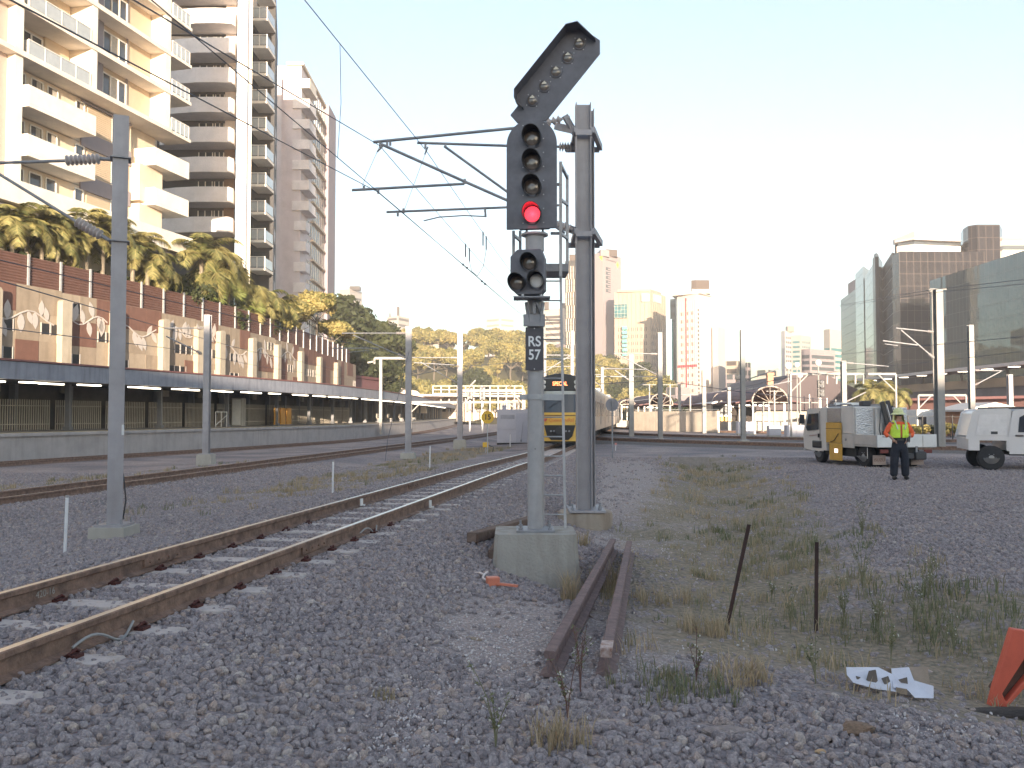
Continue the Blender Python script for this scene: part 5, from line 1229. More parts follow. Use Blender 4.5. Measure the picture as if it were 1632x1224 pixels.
# ---------------------------------------------------------------- glass buildings on the right
gA = glassgrid('blue_glass_wall', (.085, .125, .14), (.03, .04, .045), 1.5, 3.1, .10, .02, .45, .006, tint2=(.07, .105, .12))
gB = glassgrid('brown_glass_wall', (.030, .026, .030), (.10, .078, .07), 1.9, 3.3, .10, .08, .12, .010, tint2=(.022, .019, .022))
gC = glassgrid('pale_glass_wall', (.15, .18, .20), (.07, .07, .075), 1.6, 3.3, .12, .08, .2, .006, tint2=(.12, .145, .16))
gD = glassgrid('dark_glass_wall', (.05, .05, .058), (.03, .03, .033), 1.8, 3.3, .12, .10, .0, .01, tint2=(.04, .04, .045))
for m_, v_ in ((gD, .08), (gB, .2), (gC, .3)): m_.node_tree.nodes['Principled BSDF'].inputs['Specular IOR Level'].default_value = v_
t = thing('office_building', 'long blue green glass office building at the right edge reflecting trees', 'building', (101, 190, 0))
q = MB(); q.prism([(101, 206.8), (101, 120), (150, 118), (150, 206.8)], -1, 34.1); q.build('glass_wall', gA, t, world=True)
q = MB(); q.bx(110, 114, 196, 200, 34.1, 36); q.bx(118, 121, 190, 196, 34.1, 35.4); q.build('roof_plant', cw2, t, world=True)
t = thing('office_building', 'dark stepped office complex of brown and black glass with a white penthouse', 'building', (104, 230, 0))
for (nm, m, pts, yt, Yt) in (
    ('brown_front', gB, [(1437, 230), (1575, 230), (1575, 262), (1437, 262)], 401, 230),
    ('corner_chamfer', gD, [(1425.5, 236), (1437, 229.9), (1437, 262), (1425.5, 262)], 401, 230),
    ('pale_side', gC, [(1409, 262), (1425.5, 236), (1437, 240), (1437, 270)], 402, 236),
    ('dark_pier', gD, [(1394, 255), (1398, 252), (1404, 252), (1410, 262), (1410, 275), (1394, 275)], 409, 252),
    ('dark_side', gD, [(1378, 292), (1394, 262), (1409, 268), (1409, 300), (1378, 300)], 422, 262),
    ('pale_end', gC, [(1366, 305), (1379, 288), (1392, 300), (1392, 320), (1366, 320)], 424, 288),
    ('low_end', gD, [(1342, 345), (1366, 315), (1380, 320), (1380, 360), (1342, 360)], 470, 330),
    ('pink_upper', cpk, [(1354, 335), (1367, 322), (1376, 330), (1376, 345), (1354, 345)], 446, 325),
    ('round_tower', gB, [(1536, 242), (1540, 236), (1548, 232), (1562, 230.3), (1599, 230.3), (1603, 236), (1603, 262), (1536, 262)], 357.5, 230),
    ('lift_stub', gD, [(1396, 256), (1400, 253), (1404, 256), (1404, 264), (1396, 264)], 402, 252)):
    q = MB(); P = poly(*pts); q.prism(P, -1 if nm != 'lift_stub' else zt(410, 252), zt(yt, Yt)); q.build(nm, m, t, world=True)
q = MB(); q.prism(poly((1433, 234), (1461, 231), (1536, 234), (1536, 250), (1433, 262)), zt(400.5, 230), zt(388, 230)); q.build('penthouse_base', white2, t, world=True)
q = MB(); q.prism(poly((1435, 235), (1461, 232), (1535, 235), (1535, 250), (1435, 260)), zt(388, 230), zt(381, 230)); q.build('penthouse_glass', tglass, t, world=True)
q = MB(); q.prism(poly((1430, 235), (1461, 230.5), (1536, 233), (1536, 250), (1430, 262)), zt(381, 230), zt(378, 230)); q.build('penthouse_roof', white2, t, world=True)
q = MB(); P = poly((1430, 236), (1461, 230.5)); q.face([(*P[0], zt(386, 233)), (*P[1], zt(380, 230)), (*P[1], zt(367.5, 230)), (*P[0], zt(381, 236))]); P2 = [(P[0][0], P[0][1] + 1), (P[1][0] + .8, P[1][1] + 1)]; q.face([(*P2[1], zt(380, 230)), (*P2[0], zt(386, 233)), (*P2[0], zt(381, 236)), (*P2[1], zt(367.5, 230))]); q.build('slanted_parapet', white2, t, world=True)
t = thing('office_block', 'white and pink block just showing between the round glass tower and the right edge', 'building', (134, 232, 0)); 
q = MB(); q.prism(poly((1600, 245), (1660, 245), (1660, 260), (1600, 260)), -1, zt(377, 245)); q.build('wall', white2, t, world=True)
q = MB(); q.prism(poly((1602, 244.8), (1658, 244.8), (1658, 244.99), (1602, 244.99)), zt(398, 245), zt(391, 245)); q.build('window_band', tglass, t, world=True)
q = MB(); q.prism(poly((1600, 244.7), (1660, 244.7), (1660, 244.99), (1600, 244.99)), zt(382, 245), zt(378, 245)); q.build('pink_band', cpk, t, world=True)

# ---------------------------------------------------------------- elevated station canopy and viaduct at right
mar = M('maroon_soffit', (.11, .03, .035), .6, 0, .15); via = streaky('viaduct_grey', (.22, .205, .225), (.15, .13, .14), .85, .3, .5, .1, .4); viab = M('viaduct_band', (.40, .33, .27), .85, 0, .1, .4)
t = thing('viaduct', 'grey elevated station wall with a pale band and maroon canopy at the right', 'viaduct', (62, 110, 0))
q = MB(); q.bx(64, 74, 60, 150, -1, 5.3); q.build('wall', via, t, world=True)
q = MB(); q.bx(63.7, 64.2, 60, 150, 5.32, 6.5); q.build('parapet_band', viab, t, world=True)
q = MB(); q.box((66.5, 105, 8.05), (13, 90, .25), R=Matrix.Rotation(-.06, 3, 'Y')); q.build('canopy_soffit', mar, t, world=True)
q = MB(); q.bx(59.7, 60.0, 60, 150, 7.55, 7.95); q.build('canopy_edge', white2, t, world=True)
for i in range(15):
    y = 64 + 6 * i; q = MB(); q.bx(61.5, 62.8, y, y + .5, 7.58, 7.66); q.build('canopy_light', tube_m, t, world=True)
    if i % 2: q = MB(); q.bx(68, 68.3, y, y + .3, 5.3, 8.1); q.build('canopy_post', colm, t, world=True)
pinkb = M('pink_render', (.30, .16, .145), .85, 0, .1, .5); orange_b = M('orange_brick', (.50, .27, .17), .85, 0, .12, 2)
t = thing('station_building', 'long pink and grey station building below the viaduct wall', 'building', (60, 100, 0))
q = MB(); q.prism(poly((1395, 112), (1660, 90), (1700, 100), (1400, 125)), -1, 3.4); q.build('wall', pinkb, t, world=True)
q = MB(); q.prism(poly((1393, 111), (1661, 89), (1701, 100), (1398, 126)), 3.41, 3.7); q.build('roof', M('dull_pink_roof', (.45, .22, .20), .7), t, world=True)
for i in range(9):
    px = 1420 + 24 * i; Y = 111.8 - (px - 1395) / 265 * 22; q = MB(); q.bx(XP(px, Y), XP(px + 8, Y), Y - .5, Y - .25, .3, 2.4); q.build('window', glw, t, world=True)
t = thing('hut', 'small orange brick hut with a white gabled roof behind the utility', 'hut', U(1565, 672, 70)); t.location.z = -.2
q = MB(); hx0, hx1 = -1.9, 2.0; q.bx(hx0, hx1, -1.6, 3, 0, 2.1); q.build('wall', orange_b, t)
q = MB(); q.ext([(hx0 - .5, 2.1), (hx1 + .7, 2.1), (hx1 + .7, 2.25), (.05, 2.85), (hx0 - .5, 2.25)], (0, 3.3, 0), (1, 0, 0), (0, 0, 1), (0, -5.2, 0)); q.build('roof', white2, t)
q = MB(); q.bx(-.4, .6, -1.66, -1.6, 0, 1.9); q.build('door', pinkb, t)
t = thing('vehicle_box', 'white parked trailer body in the yard beyond the truck', 'trailer', U(1478, 668, 75)); t.location.z = -.2
q = MB(); q.bx(-.9, 1.1, 0, 3.5, .5, 2.3); q.build('body', white, t, bevel=.04); q = MB(); q.bx(-.8, -.1, -.03, 0, .8, 1.7); q.build('window', glw, t)
for x in (-.5, .7): q = MB(); q.cyl((x, .1, .35), (x, .35, .35), .35, n=16); q.build('wheel', blk2, t)
# mesh fence of the yard
t = thing('yard_fence', 'dark post and mesh fence between the truck and the pink station building', 'fence', U(1500, 690, 63)); fz = M('fence_dark', (.05, .05, .05), .7)
for i in range(17):
    x = XP(1400, 63) + i * .95; q = MB(); q.bar((x, 63 - i * .25, -.2), (x, 63 - i * .25, 1.6), .06, .06); q.build('post', fz, t, world=True)
q = MB(); 
for z in (.1, .8, 1.5): q.bar((XP(1400, 63), 63, z), (XP(1400, 63) + 15.2, 59, z), .03, .03)
q.build('rail', fz, t, world=True)

# ---------------------------------------------------------------- mid yard: pale concrete wall, arched canopies, small far train
yw = streaky('sunlit_wall_concrete', (.60, .52, .43), (.42, .35, .28), .9, 1.5, 2, .2, .4)
t = thing('concrete_wall', 'long pale sunlit concrete wall across the middle of the yard', 'wall', (XP(1080, 88), 88, 0))
wq = [(1012, 100), (1080, 92), (1145, 86), (1200, 84)]
for a, b_ in zip(wq, wq[1:]):
    for i in range(4):
        p0 = Vector((XP(a[0], a[1]), a[1], 0)).lerp(Vector((XP(b_[0], b_[1]), b_[1], 0)), i / 4); p1 = Vector((XP(a[0], a[1]), a[1], 0)).lerp(Vector((XP(b_[0], b_[1]), b_[1], 0)), (i + 1) / 4); d = p1 - p0
        if a[0] == 1145: continue
        q = MB(); q.bar(p0 + Vector((0, 0, .9)), p0 + d * .985 + Vector((0, 0, .9)), .3, 2.3, up=(0, 0, 1)); q.build('wall_panel', yw, t, world=True)
        q = MB(); q.bar(p0 + Vector((0, -.2, 2.2)), p0 + d * .99 + Vector((0, -.2, 2.2)), .06, .06); q.build('rail', white, t, world=True)
maro = M('maroon_roof', (.13, .045, .045), .6, 0, .2, .5)
def arch_canopy(label, pxl, pxr, Y, L, ztopp, zeave, back=True):
    t = thing('station_canopy', label, 'station canopy', ((XP(pxl, Y) + XP(pxr, Y)) / 2, Y, -.2)); x0, x1 = XP(pxl, Y), XP(pxr, Y); n_ = 12; pts = []
    for i in range(n_ + 1): a = PI * i / n_; pts.append(((x0 + x1) / 2 - (x1 - x0) / 2 * math.cos(a), zeave + (ztopp - zeave) * math.sin(a)))
    q = MB(); A = [(x, Y, z) for x, z in pts]; B = [(x, Y + L, z) for x, z in pts]; q.strip(B, A); A2 = [(x, Y, z - .12) for x, z in pts]; B2 = [(x, Y + L, z - .12) for x, z in pts]; q.strip(A2, B2); q.strip(A, A2); q.build('barrel_roof', maro, t, world=True)
    for y in (Y - .1, Y + L * .5):
        q = MB(); q.tube([(x, y, z) for x, z in pts], .09, 6)
        for i in range(2, n_ - 1, 2): q.bar((pts[i][0], y, pts[i][1]), ((x0 + x1) / 2, y, zeave), .045, .045)
        q.bar((x0, y, zeave), (x1, y, zeave), .11, .11); q.build('arch_frame', M('arch_cream', (.42, .35, .30), .7), t, world=True)
    for y in np.arange(Y + .5, Y + L, 6):
        for x in (x0 + .3, x1 - .3): q = MB(); q.bar((x, y, -.2), (x, y, zeave), .2, .2); q.build('column', white, t, world=True)
    for s, x in ((-1, x0), (1, x1)):
        q = MB(); q.box((x + s * (x1 - x0) * .22, Y + L / 2, zeave + .1), ((x1 - x0) * .45, L, .15), R=Matrix.Rotation(s * .15, 3, 'Y')); q.build('side_roof', maro, t, world=True)
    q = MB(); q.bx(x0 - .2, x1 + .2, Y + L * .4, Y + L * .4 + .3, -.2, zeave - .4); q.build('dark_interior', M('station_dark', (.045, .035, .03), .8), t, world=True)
    q = MB(); q.bx(x0 - 1, x1 + 1, Y - .5, Y + L, -.2, .85); q.build('platform_slab', concl, t, world=True)
    for i in range(4): q = MB(); q.bx(x0 + (x1 - x0) * (i + .2) / 4, x0 + (x1 - x0) * (i + .6) / 4, Y + 3 + i, Y + 3.3 + i, zeave - .35, zeave - .22); q.build('lamp', tube_m, t, world=True)
arch_canopy('maroon arched station canopy behind the pale concrete wall', 1035, 1072, 118, 40, 4.6, 3.0)
arch_canopy('large maroon arched canopy right of the tall slim mast', 1198, 1256, 100, 40, 5.0, 3.1)
arch_canopy('low maroon canopy beside the carriages of the yellow train', 988, 1012, 128, 45, 3.9, 3.2)
arch_canopy('low maroon canopy between the small far train and the tall slim mast', 1150, 1190, 125, 40, 4.4, 3.2)
t = thing('large_shed', 'big brown pitched roof with a chimney behind the globe lamps', 'shed', (XP(1260, 150), 150, 0))
q = MB(); x0, x1 = XP(1196, 150), XP(1420, 150); xr = XP(1262, 150); q.ext([(x0, 2.5), (x1, 2.5), (x1, 3.4), (xr + 6, zt(597, 150)), (xr, zt(597, 150)), (x0, 4.0)], (0, 190, 0), (1, 0, 0), (0, 0, 1), (0, -40, 0)); q.build('roof', M('brown_purple_roof', (.07, .05, .055), .7, 0, .1, .3), t, world=True)
q = MB(); q.bx(x0 + 1, x1 - 1, 152, 188, -1, 2.49); q.build('wall', concl, t, world=True)
q = MB(); q.bx(XP(1224, 149), XP(1233, 149), 149, 150, 4, zt(598, 149)); q.bx(XP(1223, 149), XP(1234, 149), 148.8, 150.2, zt(598, 149), zt(594, 149)); q.build('chimney', orange_b, t, world=True)
q = MB()
for i in range(9): q.bar((XP(1290 + 14 * i, 148), 148, 2.4), (XP(1290 + 14 * i, 148), 148, 5.2 - .3 * i), .15, .15)
q.build('gable_struts', white, t, world=True)
# white station structures at the far left end of the platform
t = thing('station_building', 'sunlit white station building closing the far end of the left platform', 'building', (XP(700, 230), 230, 0)); sun_w = M('station_white', (.72, .60, .48), .8, 0, .08, .4)
q = MB(); q.prism(poly((585, 215), (700, 235), (835, 238), (835, 260), (585, 260)), -1, 6.5); q.build('wall', sun_w, t, world=True)
q = MB(); q.prism(poly((590, 212), (840, 232), (840, 262), (590, 262)), 6.5, 7.0); q.build('roof', white2, t, world=True)
for i in range(14):
    px = 705 + i * 9.2; q = MB(); q.bx(XP(px, 234), XP(px + 5, 234), 234.3, 234.8, 2.6, 5.4); q.build('window', wm, t, world=True)
q = MB()
for i in range(12): x = XP(690 + i * 13, 228); q.bar((x, 228, 0), (x, 228, 9.4), .3, .3)
for z in (7.4, 8.4, 9.4): q.bar((XP(690, 228), 228, z), (XP(833, 228), 228, z), .2, .2)
q.build('rooftop_frame', white2, t, world=True)
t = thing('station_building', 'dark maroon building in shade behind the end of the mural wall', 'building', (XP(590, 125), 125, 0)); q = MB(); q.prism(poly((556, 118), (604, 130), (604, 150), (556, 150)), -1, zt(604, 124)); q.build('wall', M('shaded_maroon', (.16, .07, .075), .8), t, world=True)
q = MB(); q.prism(poly((553, 117), (606, 129.5), (606, 152), (553, 152)), zt(604, 124), zt(600, 124)); q.build('roof', maro, t, world=True)
for i in range(3): q = MB(); q.prism(poly((563 + 13 * i, 118.5 + 3 * i), (570 + 13 * i, 120 + 3 * i), (570 + 13 * i, 121.5 + 3 * i), (563 + 13 * i, 121 + 3 * i)), 2, 5); q.build('window', glw, t, world=True)
t = thing('embankment_ramp', 'pale curved ramp wall rising behind the platform canopy', 'wall', (XP(640, 160), 160, 0)); q = MB(); P = [(600, 3.5), (618, 6.2), (640, 6.8), (664, 6.3), (676, 5.0), (680, 2), (600, 2)]; q.ext([(XP(a, 165), z) for a, z in P], (0, 165, 0), (1, 0, 0), (0, 0, 1), (0, 1.2, 0)); q.build('wall', sun_w, t, world=True)
# T shaped drop structure
t = thing('gantry', 'small T shaped wire support above the shaded maroon building', 'rail gantry', (XP(607, 90), 90, -.3)); q = MB(); q.bar(U(607, 604, 90), U(607, 571, 90), .3, .3); q.build('post', warm, t, world=True); q = MB(); q.bar(U(597, 571, 90), U(652, 571, 90), .25, .25); q.build('beam', warm, t, world=True)
for a, b_ in (((597, 571), (597, 580)), ((586, 578), (597, 576))): q = MB(); q.bar(U(*a, 90), U(*b_, 90), .18, .18); q.build('arm', warm, t, world=True)
t['group'] = 'gantries'
q = MB(); q.bar(U(607, 604, 90), (XP(607, 90), 90, -.4), .3, .3); q.build('lower_post', warm, t, world=True)
# ---------------------------------------------------------------- vegetation
def leaf_mesh(name, P, N, size, asp, mat_, rr, attr_v=None, fold=False):
    """one rhomb of foliage per point: P centres, N normals"""
    n = len(P); r = rr; t = r.randn(n, 3); u = np.cross(N, t); u /= np.linalg.norm(u, axis=1)[:, None] + 1e-9; v = np.cross(N, u)
    s = size * (.6 + .8 * r.rand(n))[:, None]; V = np.stack([P - u * s, P - v * s * asp, P + u * s, P + v * s * asp], 1).reshape(-1, 3)
    me = bpy.data.meshes.new(name); F_ = np.arange(n * 4).reshape(n, 4); me.from_pydata(V.tolist(), [], F_.tolist())
    a = me.attributes.new('r', 'FLOAT', 'POINT'); vals = np.clip(attr_v if attr_v is not None else r.rand(n), 0, 1); a.data.foreach_set('value', np.repeat(vals, 4).astype(np.float32))
    me.materials.append(mat_); return me
def crown_mesh(seed, nclump, nleaf, R, leaf, mat_, asp=.55, flat=.75, shell=.55, low=0.0, spread=.72, name='crown'):
    r = np.random.RandomState(seed); C = []; 
    for i in range(nclump):
        d = r.randn(3); d /= np.linalg.norm(d); d[2] = abs(d[2]) * (1 - low) - .25 * r.rand() if r.rand() < .8 else d[2]
        C.append((d * R * spread * (r.rand() ** .4) * np.array([1, 1, flat]), R * (.22 + .22 * r.rand())))
    P = []; N = []; A = []
    for c, cr in C:
        k = int(nleaf / nclump * (cr / (R * .33)) ** 2); d = r.randn(k, 3); d /= np.linalg.norm(d, axis=1)[:, None]
        q = c + d * cr * (shell + (1 - shell) * r.rand(k))[:, None] * np.array([1, 1, .8]); P.append(q); n_ = d + r.randn(k, 3) * .7; N.append(n_ / np.linalg.norm(n_, axis=1)[:, None])
        tone = r.rand() * .5; A.append(np.clip(tone + .5 * r.rand(k), 0, 1))
    return leaf_mesh(name, np.concatenate(P), np.concatenate(N), leaf, asp, mat_, r, np.concatenate(A))
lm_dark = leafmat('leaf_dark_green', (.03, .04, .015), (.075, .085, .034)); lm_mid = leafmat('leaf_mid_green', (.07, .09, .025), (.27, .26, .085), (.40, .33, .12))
lm_olive = leafmat('leaf_olive', (.11, .12, .035), (.37, .32, .11), (.46, .37, .15)); lm_palm = leafmat('leaf_palm', (.05, .08, .02), (.25, .29, .085), (.38, .32, .13))
bark = M('bark_grey', (.16, .13, .10), .9, 0, .25, 3); pbark = M('palm_bark', (.24, .20, .15), .9, 0, .25, 5)
def trunk_mesh(seed, H, r0, R, nb=6):
    rr = random.Random(seed); q = MB(); q.tube([(0, 0, 0), (.05 * H * rr.uniform(-1, 1), .03 * H, H * .45), (0, 0, H * .8)], [r0, r0 * .75, r0 * .4], 8)
    for i in range(nb):
        a = rr.uniform(0, 6.28); h0 = H * rr.uniform(.35, .7); L = R * rr.uniform(.5, .85)
        q.tube([(0, 0, h0), (math.cos(a) * L * .5, math.sin(a) * L * .5, h0 + H * .14), (math.cos(a) * L, math.sin(a) * L, h0 + H * .3)], [r0 * .4, r0 * .25, r0 * .08], 5)
    return q
TREES = {}
def tree_proto(key, seed, R, Hh, leaf, mat_, ncl=26, nl=5200, flat=.8, low=.0):
    t = thing('tree', 'x', 'tree', (0, 0, 0)); tm = trunk_mesh(seed, Hh, .035 * Hh, R); tm.build('trunk', bark, t)
    me_ = crown_mesh(seed, ncl, nl, R, leaf, mat_, flat=flat, low=low); c = bpy.data.objects.new('crown', me_); SC.collection.objects.link(c); c.parent = t; c.location = (0, 0, Hh); TREES[key] = [t, 0, R, Hh]; return t
# hill behind the station
HT = [(300, 40), (500, 38), (560, 33), (620, 28), (700, 26), (800, 25), (860, 21), (955, 15.5), (1030, 9.5), (1085, 3.5), (1130, 0), (1400, 0)]
def hmax(px):
    if px <= HT[0][0]: return HT[0][1]
    for (a, b), (c, d) in zip(HT, HT[1:]):
        if px <= c: return b + (d - b) * (px - a) / (c - a)
    return 0
def hillz(x, y): return -.3 + hmax(CX + F * x / y) * sm((y - 225) / 120.0) * (1 - .3 * sm((y - 400) / 150))
q = MB(); gx = list(range(-150, 101, 6)); gy = list(range(215, 520, 10)); V_ = [[(x, y, hillz(x, y) + .8 * math.sin(x * .3) * math.cos(y * .2)) for x in gx] for y in gy]
for j in range(len(gy) - 1):
    for i in range(len(gx) - 1): q.face([V_[j][i], V_[j][i + 1], V_[j + 1][i + 1], V_[j + 1][i]])
tag(q.build('hill', M('hill_grass', (.10, .09, .04), .95, 0, .4, .2), smooth=True), kind='structure')
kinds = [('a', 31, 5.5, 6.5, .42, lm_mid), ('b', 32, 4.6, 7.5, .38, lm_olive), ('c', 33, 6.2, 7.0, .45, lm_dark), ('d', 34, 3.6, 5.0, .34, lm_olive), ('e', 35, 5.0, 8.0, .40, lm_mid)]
for k in kinds: tree_proto(k[0], *k[1:])
KN = {'a': 'broad mid green tree', 'b': 'loose olive yellow tree', 'c': 'wide dark green tree', 'd': 'small olive tree', 'e': 'tall mid green tree'}
def put_tree(key, x, y, z, s, label, group, rz):
    T = TREES[key]
    if T[1] == 0: o = T[0]; o.location = (x, y, z); o.rotation_euler = (0, 0, rz); o.scale = (s,) * 3; o['label'] = label
    else: o = dup(T[0], (x, y, z), rz, label, scale=s)
    T[1] += 1; o['group'] = group; return o
rt = random.Random(77); nt_ = 0
def region(px):
    return 'left of the slim mast' if px < 650 else 'between two slim masts' if px < 733 else 'left of the signal' if px < 850 else 'behind the train' if px < 925 else 'right of the front mast'
for (Y, y0, y1, st) in ((242, 0, 0, 22), (262, 0, 0, 22), (284, 0, 0, 21), (306, 0, 0, 22), (328, 0, 0, 22), (350, 0, 0, 22)):
    px = 520 + rt.uniform(0, 15)
    while px < 1075:
        if hmax(px) > 2:
            yy = Y + rt.uniform(-8, 8); x = XP(px, yy); z = hillz(x, yy); k = rt.choice('aabbcdde'); s = rt.uniform(.75, 1.15)
            row = 'low on the hill' if Y < 280 else 'half way up the hill' if Y < 330 else 'on the hill crest'
            put_tree(k, x, yy, z - .5, s, '%s %s, %s' % (KN[k], row, region(px)), '%ss %s %s' % (KN[k], row, region(px)), rt.uniform(0, 6.28)); nt_ += 1
        px += st * rt.uniform(.8, 1.25) * (.8 if px > 860 else 1)
print('hill trees', nt_)
# dark fig trees in the shade and pale trees behind the end of the wall
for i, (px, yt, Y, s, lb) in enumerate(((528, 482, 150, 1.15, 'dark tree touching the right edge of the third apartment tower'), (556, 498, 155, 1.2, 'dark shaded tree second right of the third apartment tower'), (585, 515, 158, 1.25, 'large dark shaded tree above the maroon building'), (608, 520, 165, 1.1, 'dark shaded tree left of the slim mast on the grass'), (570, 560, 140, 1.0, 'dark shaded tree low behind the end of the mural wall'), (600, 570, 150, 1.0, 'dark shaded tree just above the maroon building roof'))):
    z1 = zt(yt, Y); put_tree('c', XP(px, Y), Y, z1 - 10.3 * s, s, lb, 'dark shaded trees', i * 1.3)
for i, (px, yt, Y, s, k, lb) in enumerate(((452, 500, 84, .62, 'd', 'leftmost olive tree on the bank under the third tower'), (478, 478, 90, .75, 'd', 'second olive tree on the bank under the third tower'), (503, 455, 96, .8, 'b', 'tallest pale olive tree against the third apartment tower'), (528, 500, 100, .68, 'b', 'pale olive tree against the sky right of the third tower'), (545, 515, 106, .62, 'd', 'small pale olive tree above the far end of the mural wall'), (430, 490, 80, .55, 'e', 'green tree squeezed beside the palms at the second tower'), (415, 500, 76, .5, 'c', 'dark bush behind the fence below the small balconies'), (300, 430, 62, .55, 'c', 'dark tree in the gap between the first and second apartment buildings'), (275, 440, 58, .5, 'c', 'dark tree below the corner of the nearest apartment block'), (350, 470, 66, .5, 'c', 'dark bush behind the hanging palm'))):
    Y = max(Y, (yof(px, FP) or Y) + 3.5); T = TREES[k]; s *= .8; put_tree(k, XP(px, Y), Y, zt(yt, Y) - (T[3] + T[2] * .8) * s, s, lb, 'trees on the bank behind the wall', i * 1.1 + .4)
# conifer and trees among the masts
put_tree('c', XP(1065, 185), 185, -3.5, .8, 'dark conifer like tree left of the striped tower foot', 'trees at the tower feet', 2.0)
put_tree('c', XP(1252, 330), 330, -1, 1.0, 'dark tree at the foot of the slender pale towers', 'trees at the tower feet', 1.0); put_tree('c', XP(1238, 280), 280, -1, .8, 'smaller dark tree beside the grey white block', 'trees at the tower feet', 3.0)
# trees behind the viewer's right, mirrored in the glass building
for i in range(14): put_tree(rt.choice('abce'), rt.uniform(-8, 24) if i % 2 else -36 - rt.uniform(0, 9), 0, 0, 1, 'x', 'x', 0) if False else None
# palms
def palm_crown(seed, nf, L, droop, leafw_, up=.9, mat_=None, dead=0):
    r = np.random.RandomState(seed); V = []; Fs = []; A = []
    for f in range(nf):
        az = 2 * PI * f / nf + r.rand() * .5; el0 = up * (1 - .9 * (f % 3) / 3) + r.randn() * .1; Lf = L * (.8 + .35 * r.rand()); n = 16; p = np.zeros(3); e = el0; pts = [p.copy()]; tone = r.rand() * .45
        if dead and f % 5 == 0: e = -1.1; tone = .95
        for i in range(n):
            d = np.array([math.cos(az) * math.cos(e), math.sin(az) * math.cos(e), math.sin(e)]); p = p + d * Lf / n; pts.append(p.copy()); e -= droop / n * (1 + i / n)
        side = np.array([-math.sin(az), math.cos(az), 0])
        for i in range(1, n + 1):
            d = pts[i] - pts[i - 1]; d /= np.linalg.norm(d); wl_ = leafw_ * math.sin(PI * min(.97, (i + 1) / (n + 2))) ** .6
            for s in (-1, 1):
                for h in (0, .33, .66):
                    b0 = pts[i - 1] * (1 - h) + pts[i] * h; tip = b0 + side * s * wl_ * (.8 + .3 * r.rand()) + d * wl_ * .55 + np.array([0, 0, -wl_ * (.35 + .3 * r.rand())])
                    w = d * .026 * (L / 2.6); k = len(V); V += [b0 - w, b0 + w * 1.3, (b0 + tip) / 2 + w * 1.1 + np.array([0, 0, .06]), tip, (b0 + tip) / 2 - w + np.array([0, 0, .06])]; Fs.append((k, k + 1, k + 2, k + 3, k + 4)); A += [min(1, tone + .5 * r.rand())] * 5
        for i in range(n): k = len(V); w = side * .025; V += [pts[i] - w, pts[i] + w, pts[i + 1] + w * .7, pts[i + 1] - w * .7]; Fs.append((k, k + 1, k + 2, k + 3)); A += [.7] * 4
    me = bpy.data.meshes.new('crown'); me.from_pydata([tuple(v) for v in V], [], Fs); a = me.attributes.new('r', 'FLOAT', 'POINT'); a.data.foreach_set('value', np.array(A, np.float32)); me.materials.append(mat_ or lm_palm); return me
PC = [palm_crown(1, 17, 2.5, 1.5, .60, up=1.25), palm_crown(2, 15, 2.3, 2.0, .55, up=1.15), palm_crown(3, 24, 2.1, 2.9, .75, up=1.3, dead=1)]
def palm(px, ytop, Y, kind, sc, label, lean=0, base=None, group='palms above the mural wall'):
    sc *= 1.08
    if base is None: Y2 = (yof(px, FP) or Y) + 1.3; sc *= Y2 / Y if Y2 > Y else 1; Y = max(Y, Y2)
    x = XP(px, Y); z1 = zt(ytop, Y) - .9 * sc; z0 = (ztop(Y) - .4) if base is None else base; t = thing('palm_tree', label, 'palm tree', (x, Y, z0), 0, group); H = max(.8, z1 - z0)
    q = MB(); q.tube([(0, 0, 0), (lean * .5, 0, H * .5), (lean, 0, H)], [.16 * sc, .12 * sc, .10 * sc], 8); q.build('trunk', pbark, t, smooth=True)
    c = bpy.data.objects.new('crown', PC[kind]); SC.collection.objects.link(c); c.parent = t; c.location = (lean, 0, H); c.scale = (sc,) * 3; c.rotation_euler = (0, 0, px * .7); return t
for i, (px, yt, Y, k, s, lb) in enumerate(((-25, 350, 51, 0, 1.0, 'cane palm cut by the left edge of the photo'), (14, 333, 51, 0, 1.05, 'tall cane palm at the far left above the fence'), (38, 352, 52, 1, 1.0, 'shorter cane palm second from the left'), (62, 338, 53, 0, .95, 'cane palm third from the left, tall and yellowish'), (88, 372, 51.5, 1, .9, 'small cane palm third to fourth from the left'), (112, 345, 54, 0, 1.05, 'cane palm left of the tall near mast, upper'), (135, 362, 53, 1, .95, 'cane palm left of the tall near mast, lower'), (160, 345, 56, 0, 1.0, 'cane palm touching the left side of the tall near mast'),
    (208, 372, 58, 0, 1.1, 'cane palm directly right of the tall near mast'), (232, 400, 57, 1, 1.1, 'drooping palm right of the tall near mast, under the balcony'), (252, 425, 60, 1, .9, 'low palm at the corner of the nearest apartment block'),
    (318, 386, 65, 0, 1.35, 'left of the two tall hanging palms before the second tower'), (345, 392, 66, 2, 1.5, 'big shaggy hanging palm before the second tower'), (362, 415, 70, 2, 1.35, 'shaggy palm just right of the biggest one'), (330, 420, 63, 2, 1.2, 'lower shaggy palm with brown dead fronds'), (398, 448, 73, 2, 1.15, 'palm below the bright column of the second tower'), (420, 460, 75, 1, 1.25, 'palm with long fronds below the small balconies'), (440, 474, 78, 0, 1.1, 'last palm of the row before the olive trees'), (408, 478, 71, 1, 1.0, 'low spreading palm near the steel fence'))):
    palm(px, yt, Y, k, s, lb)
palm(1392, 610, 105, 0, 1.5, 'left palm behind the truck crane', base=-.2, group='palms in the yard'); palm(1410, 612, 107, 2, 1.3, 'middle palm behind the truck crane', base=-.2, group='palms in the yard'); palm(1425, 618, 104, 1, 1.3, 'right palm beside the gantry leg', base=-.2, group='palms in the yard')
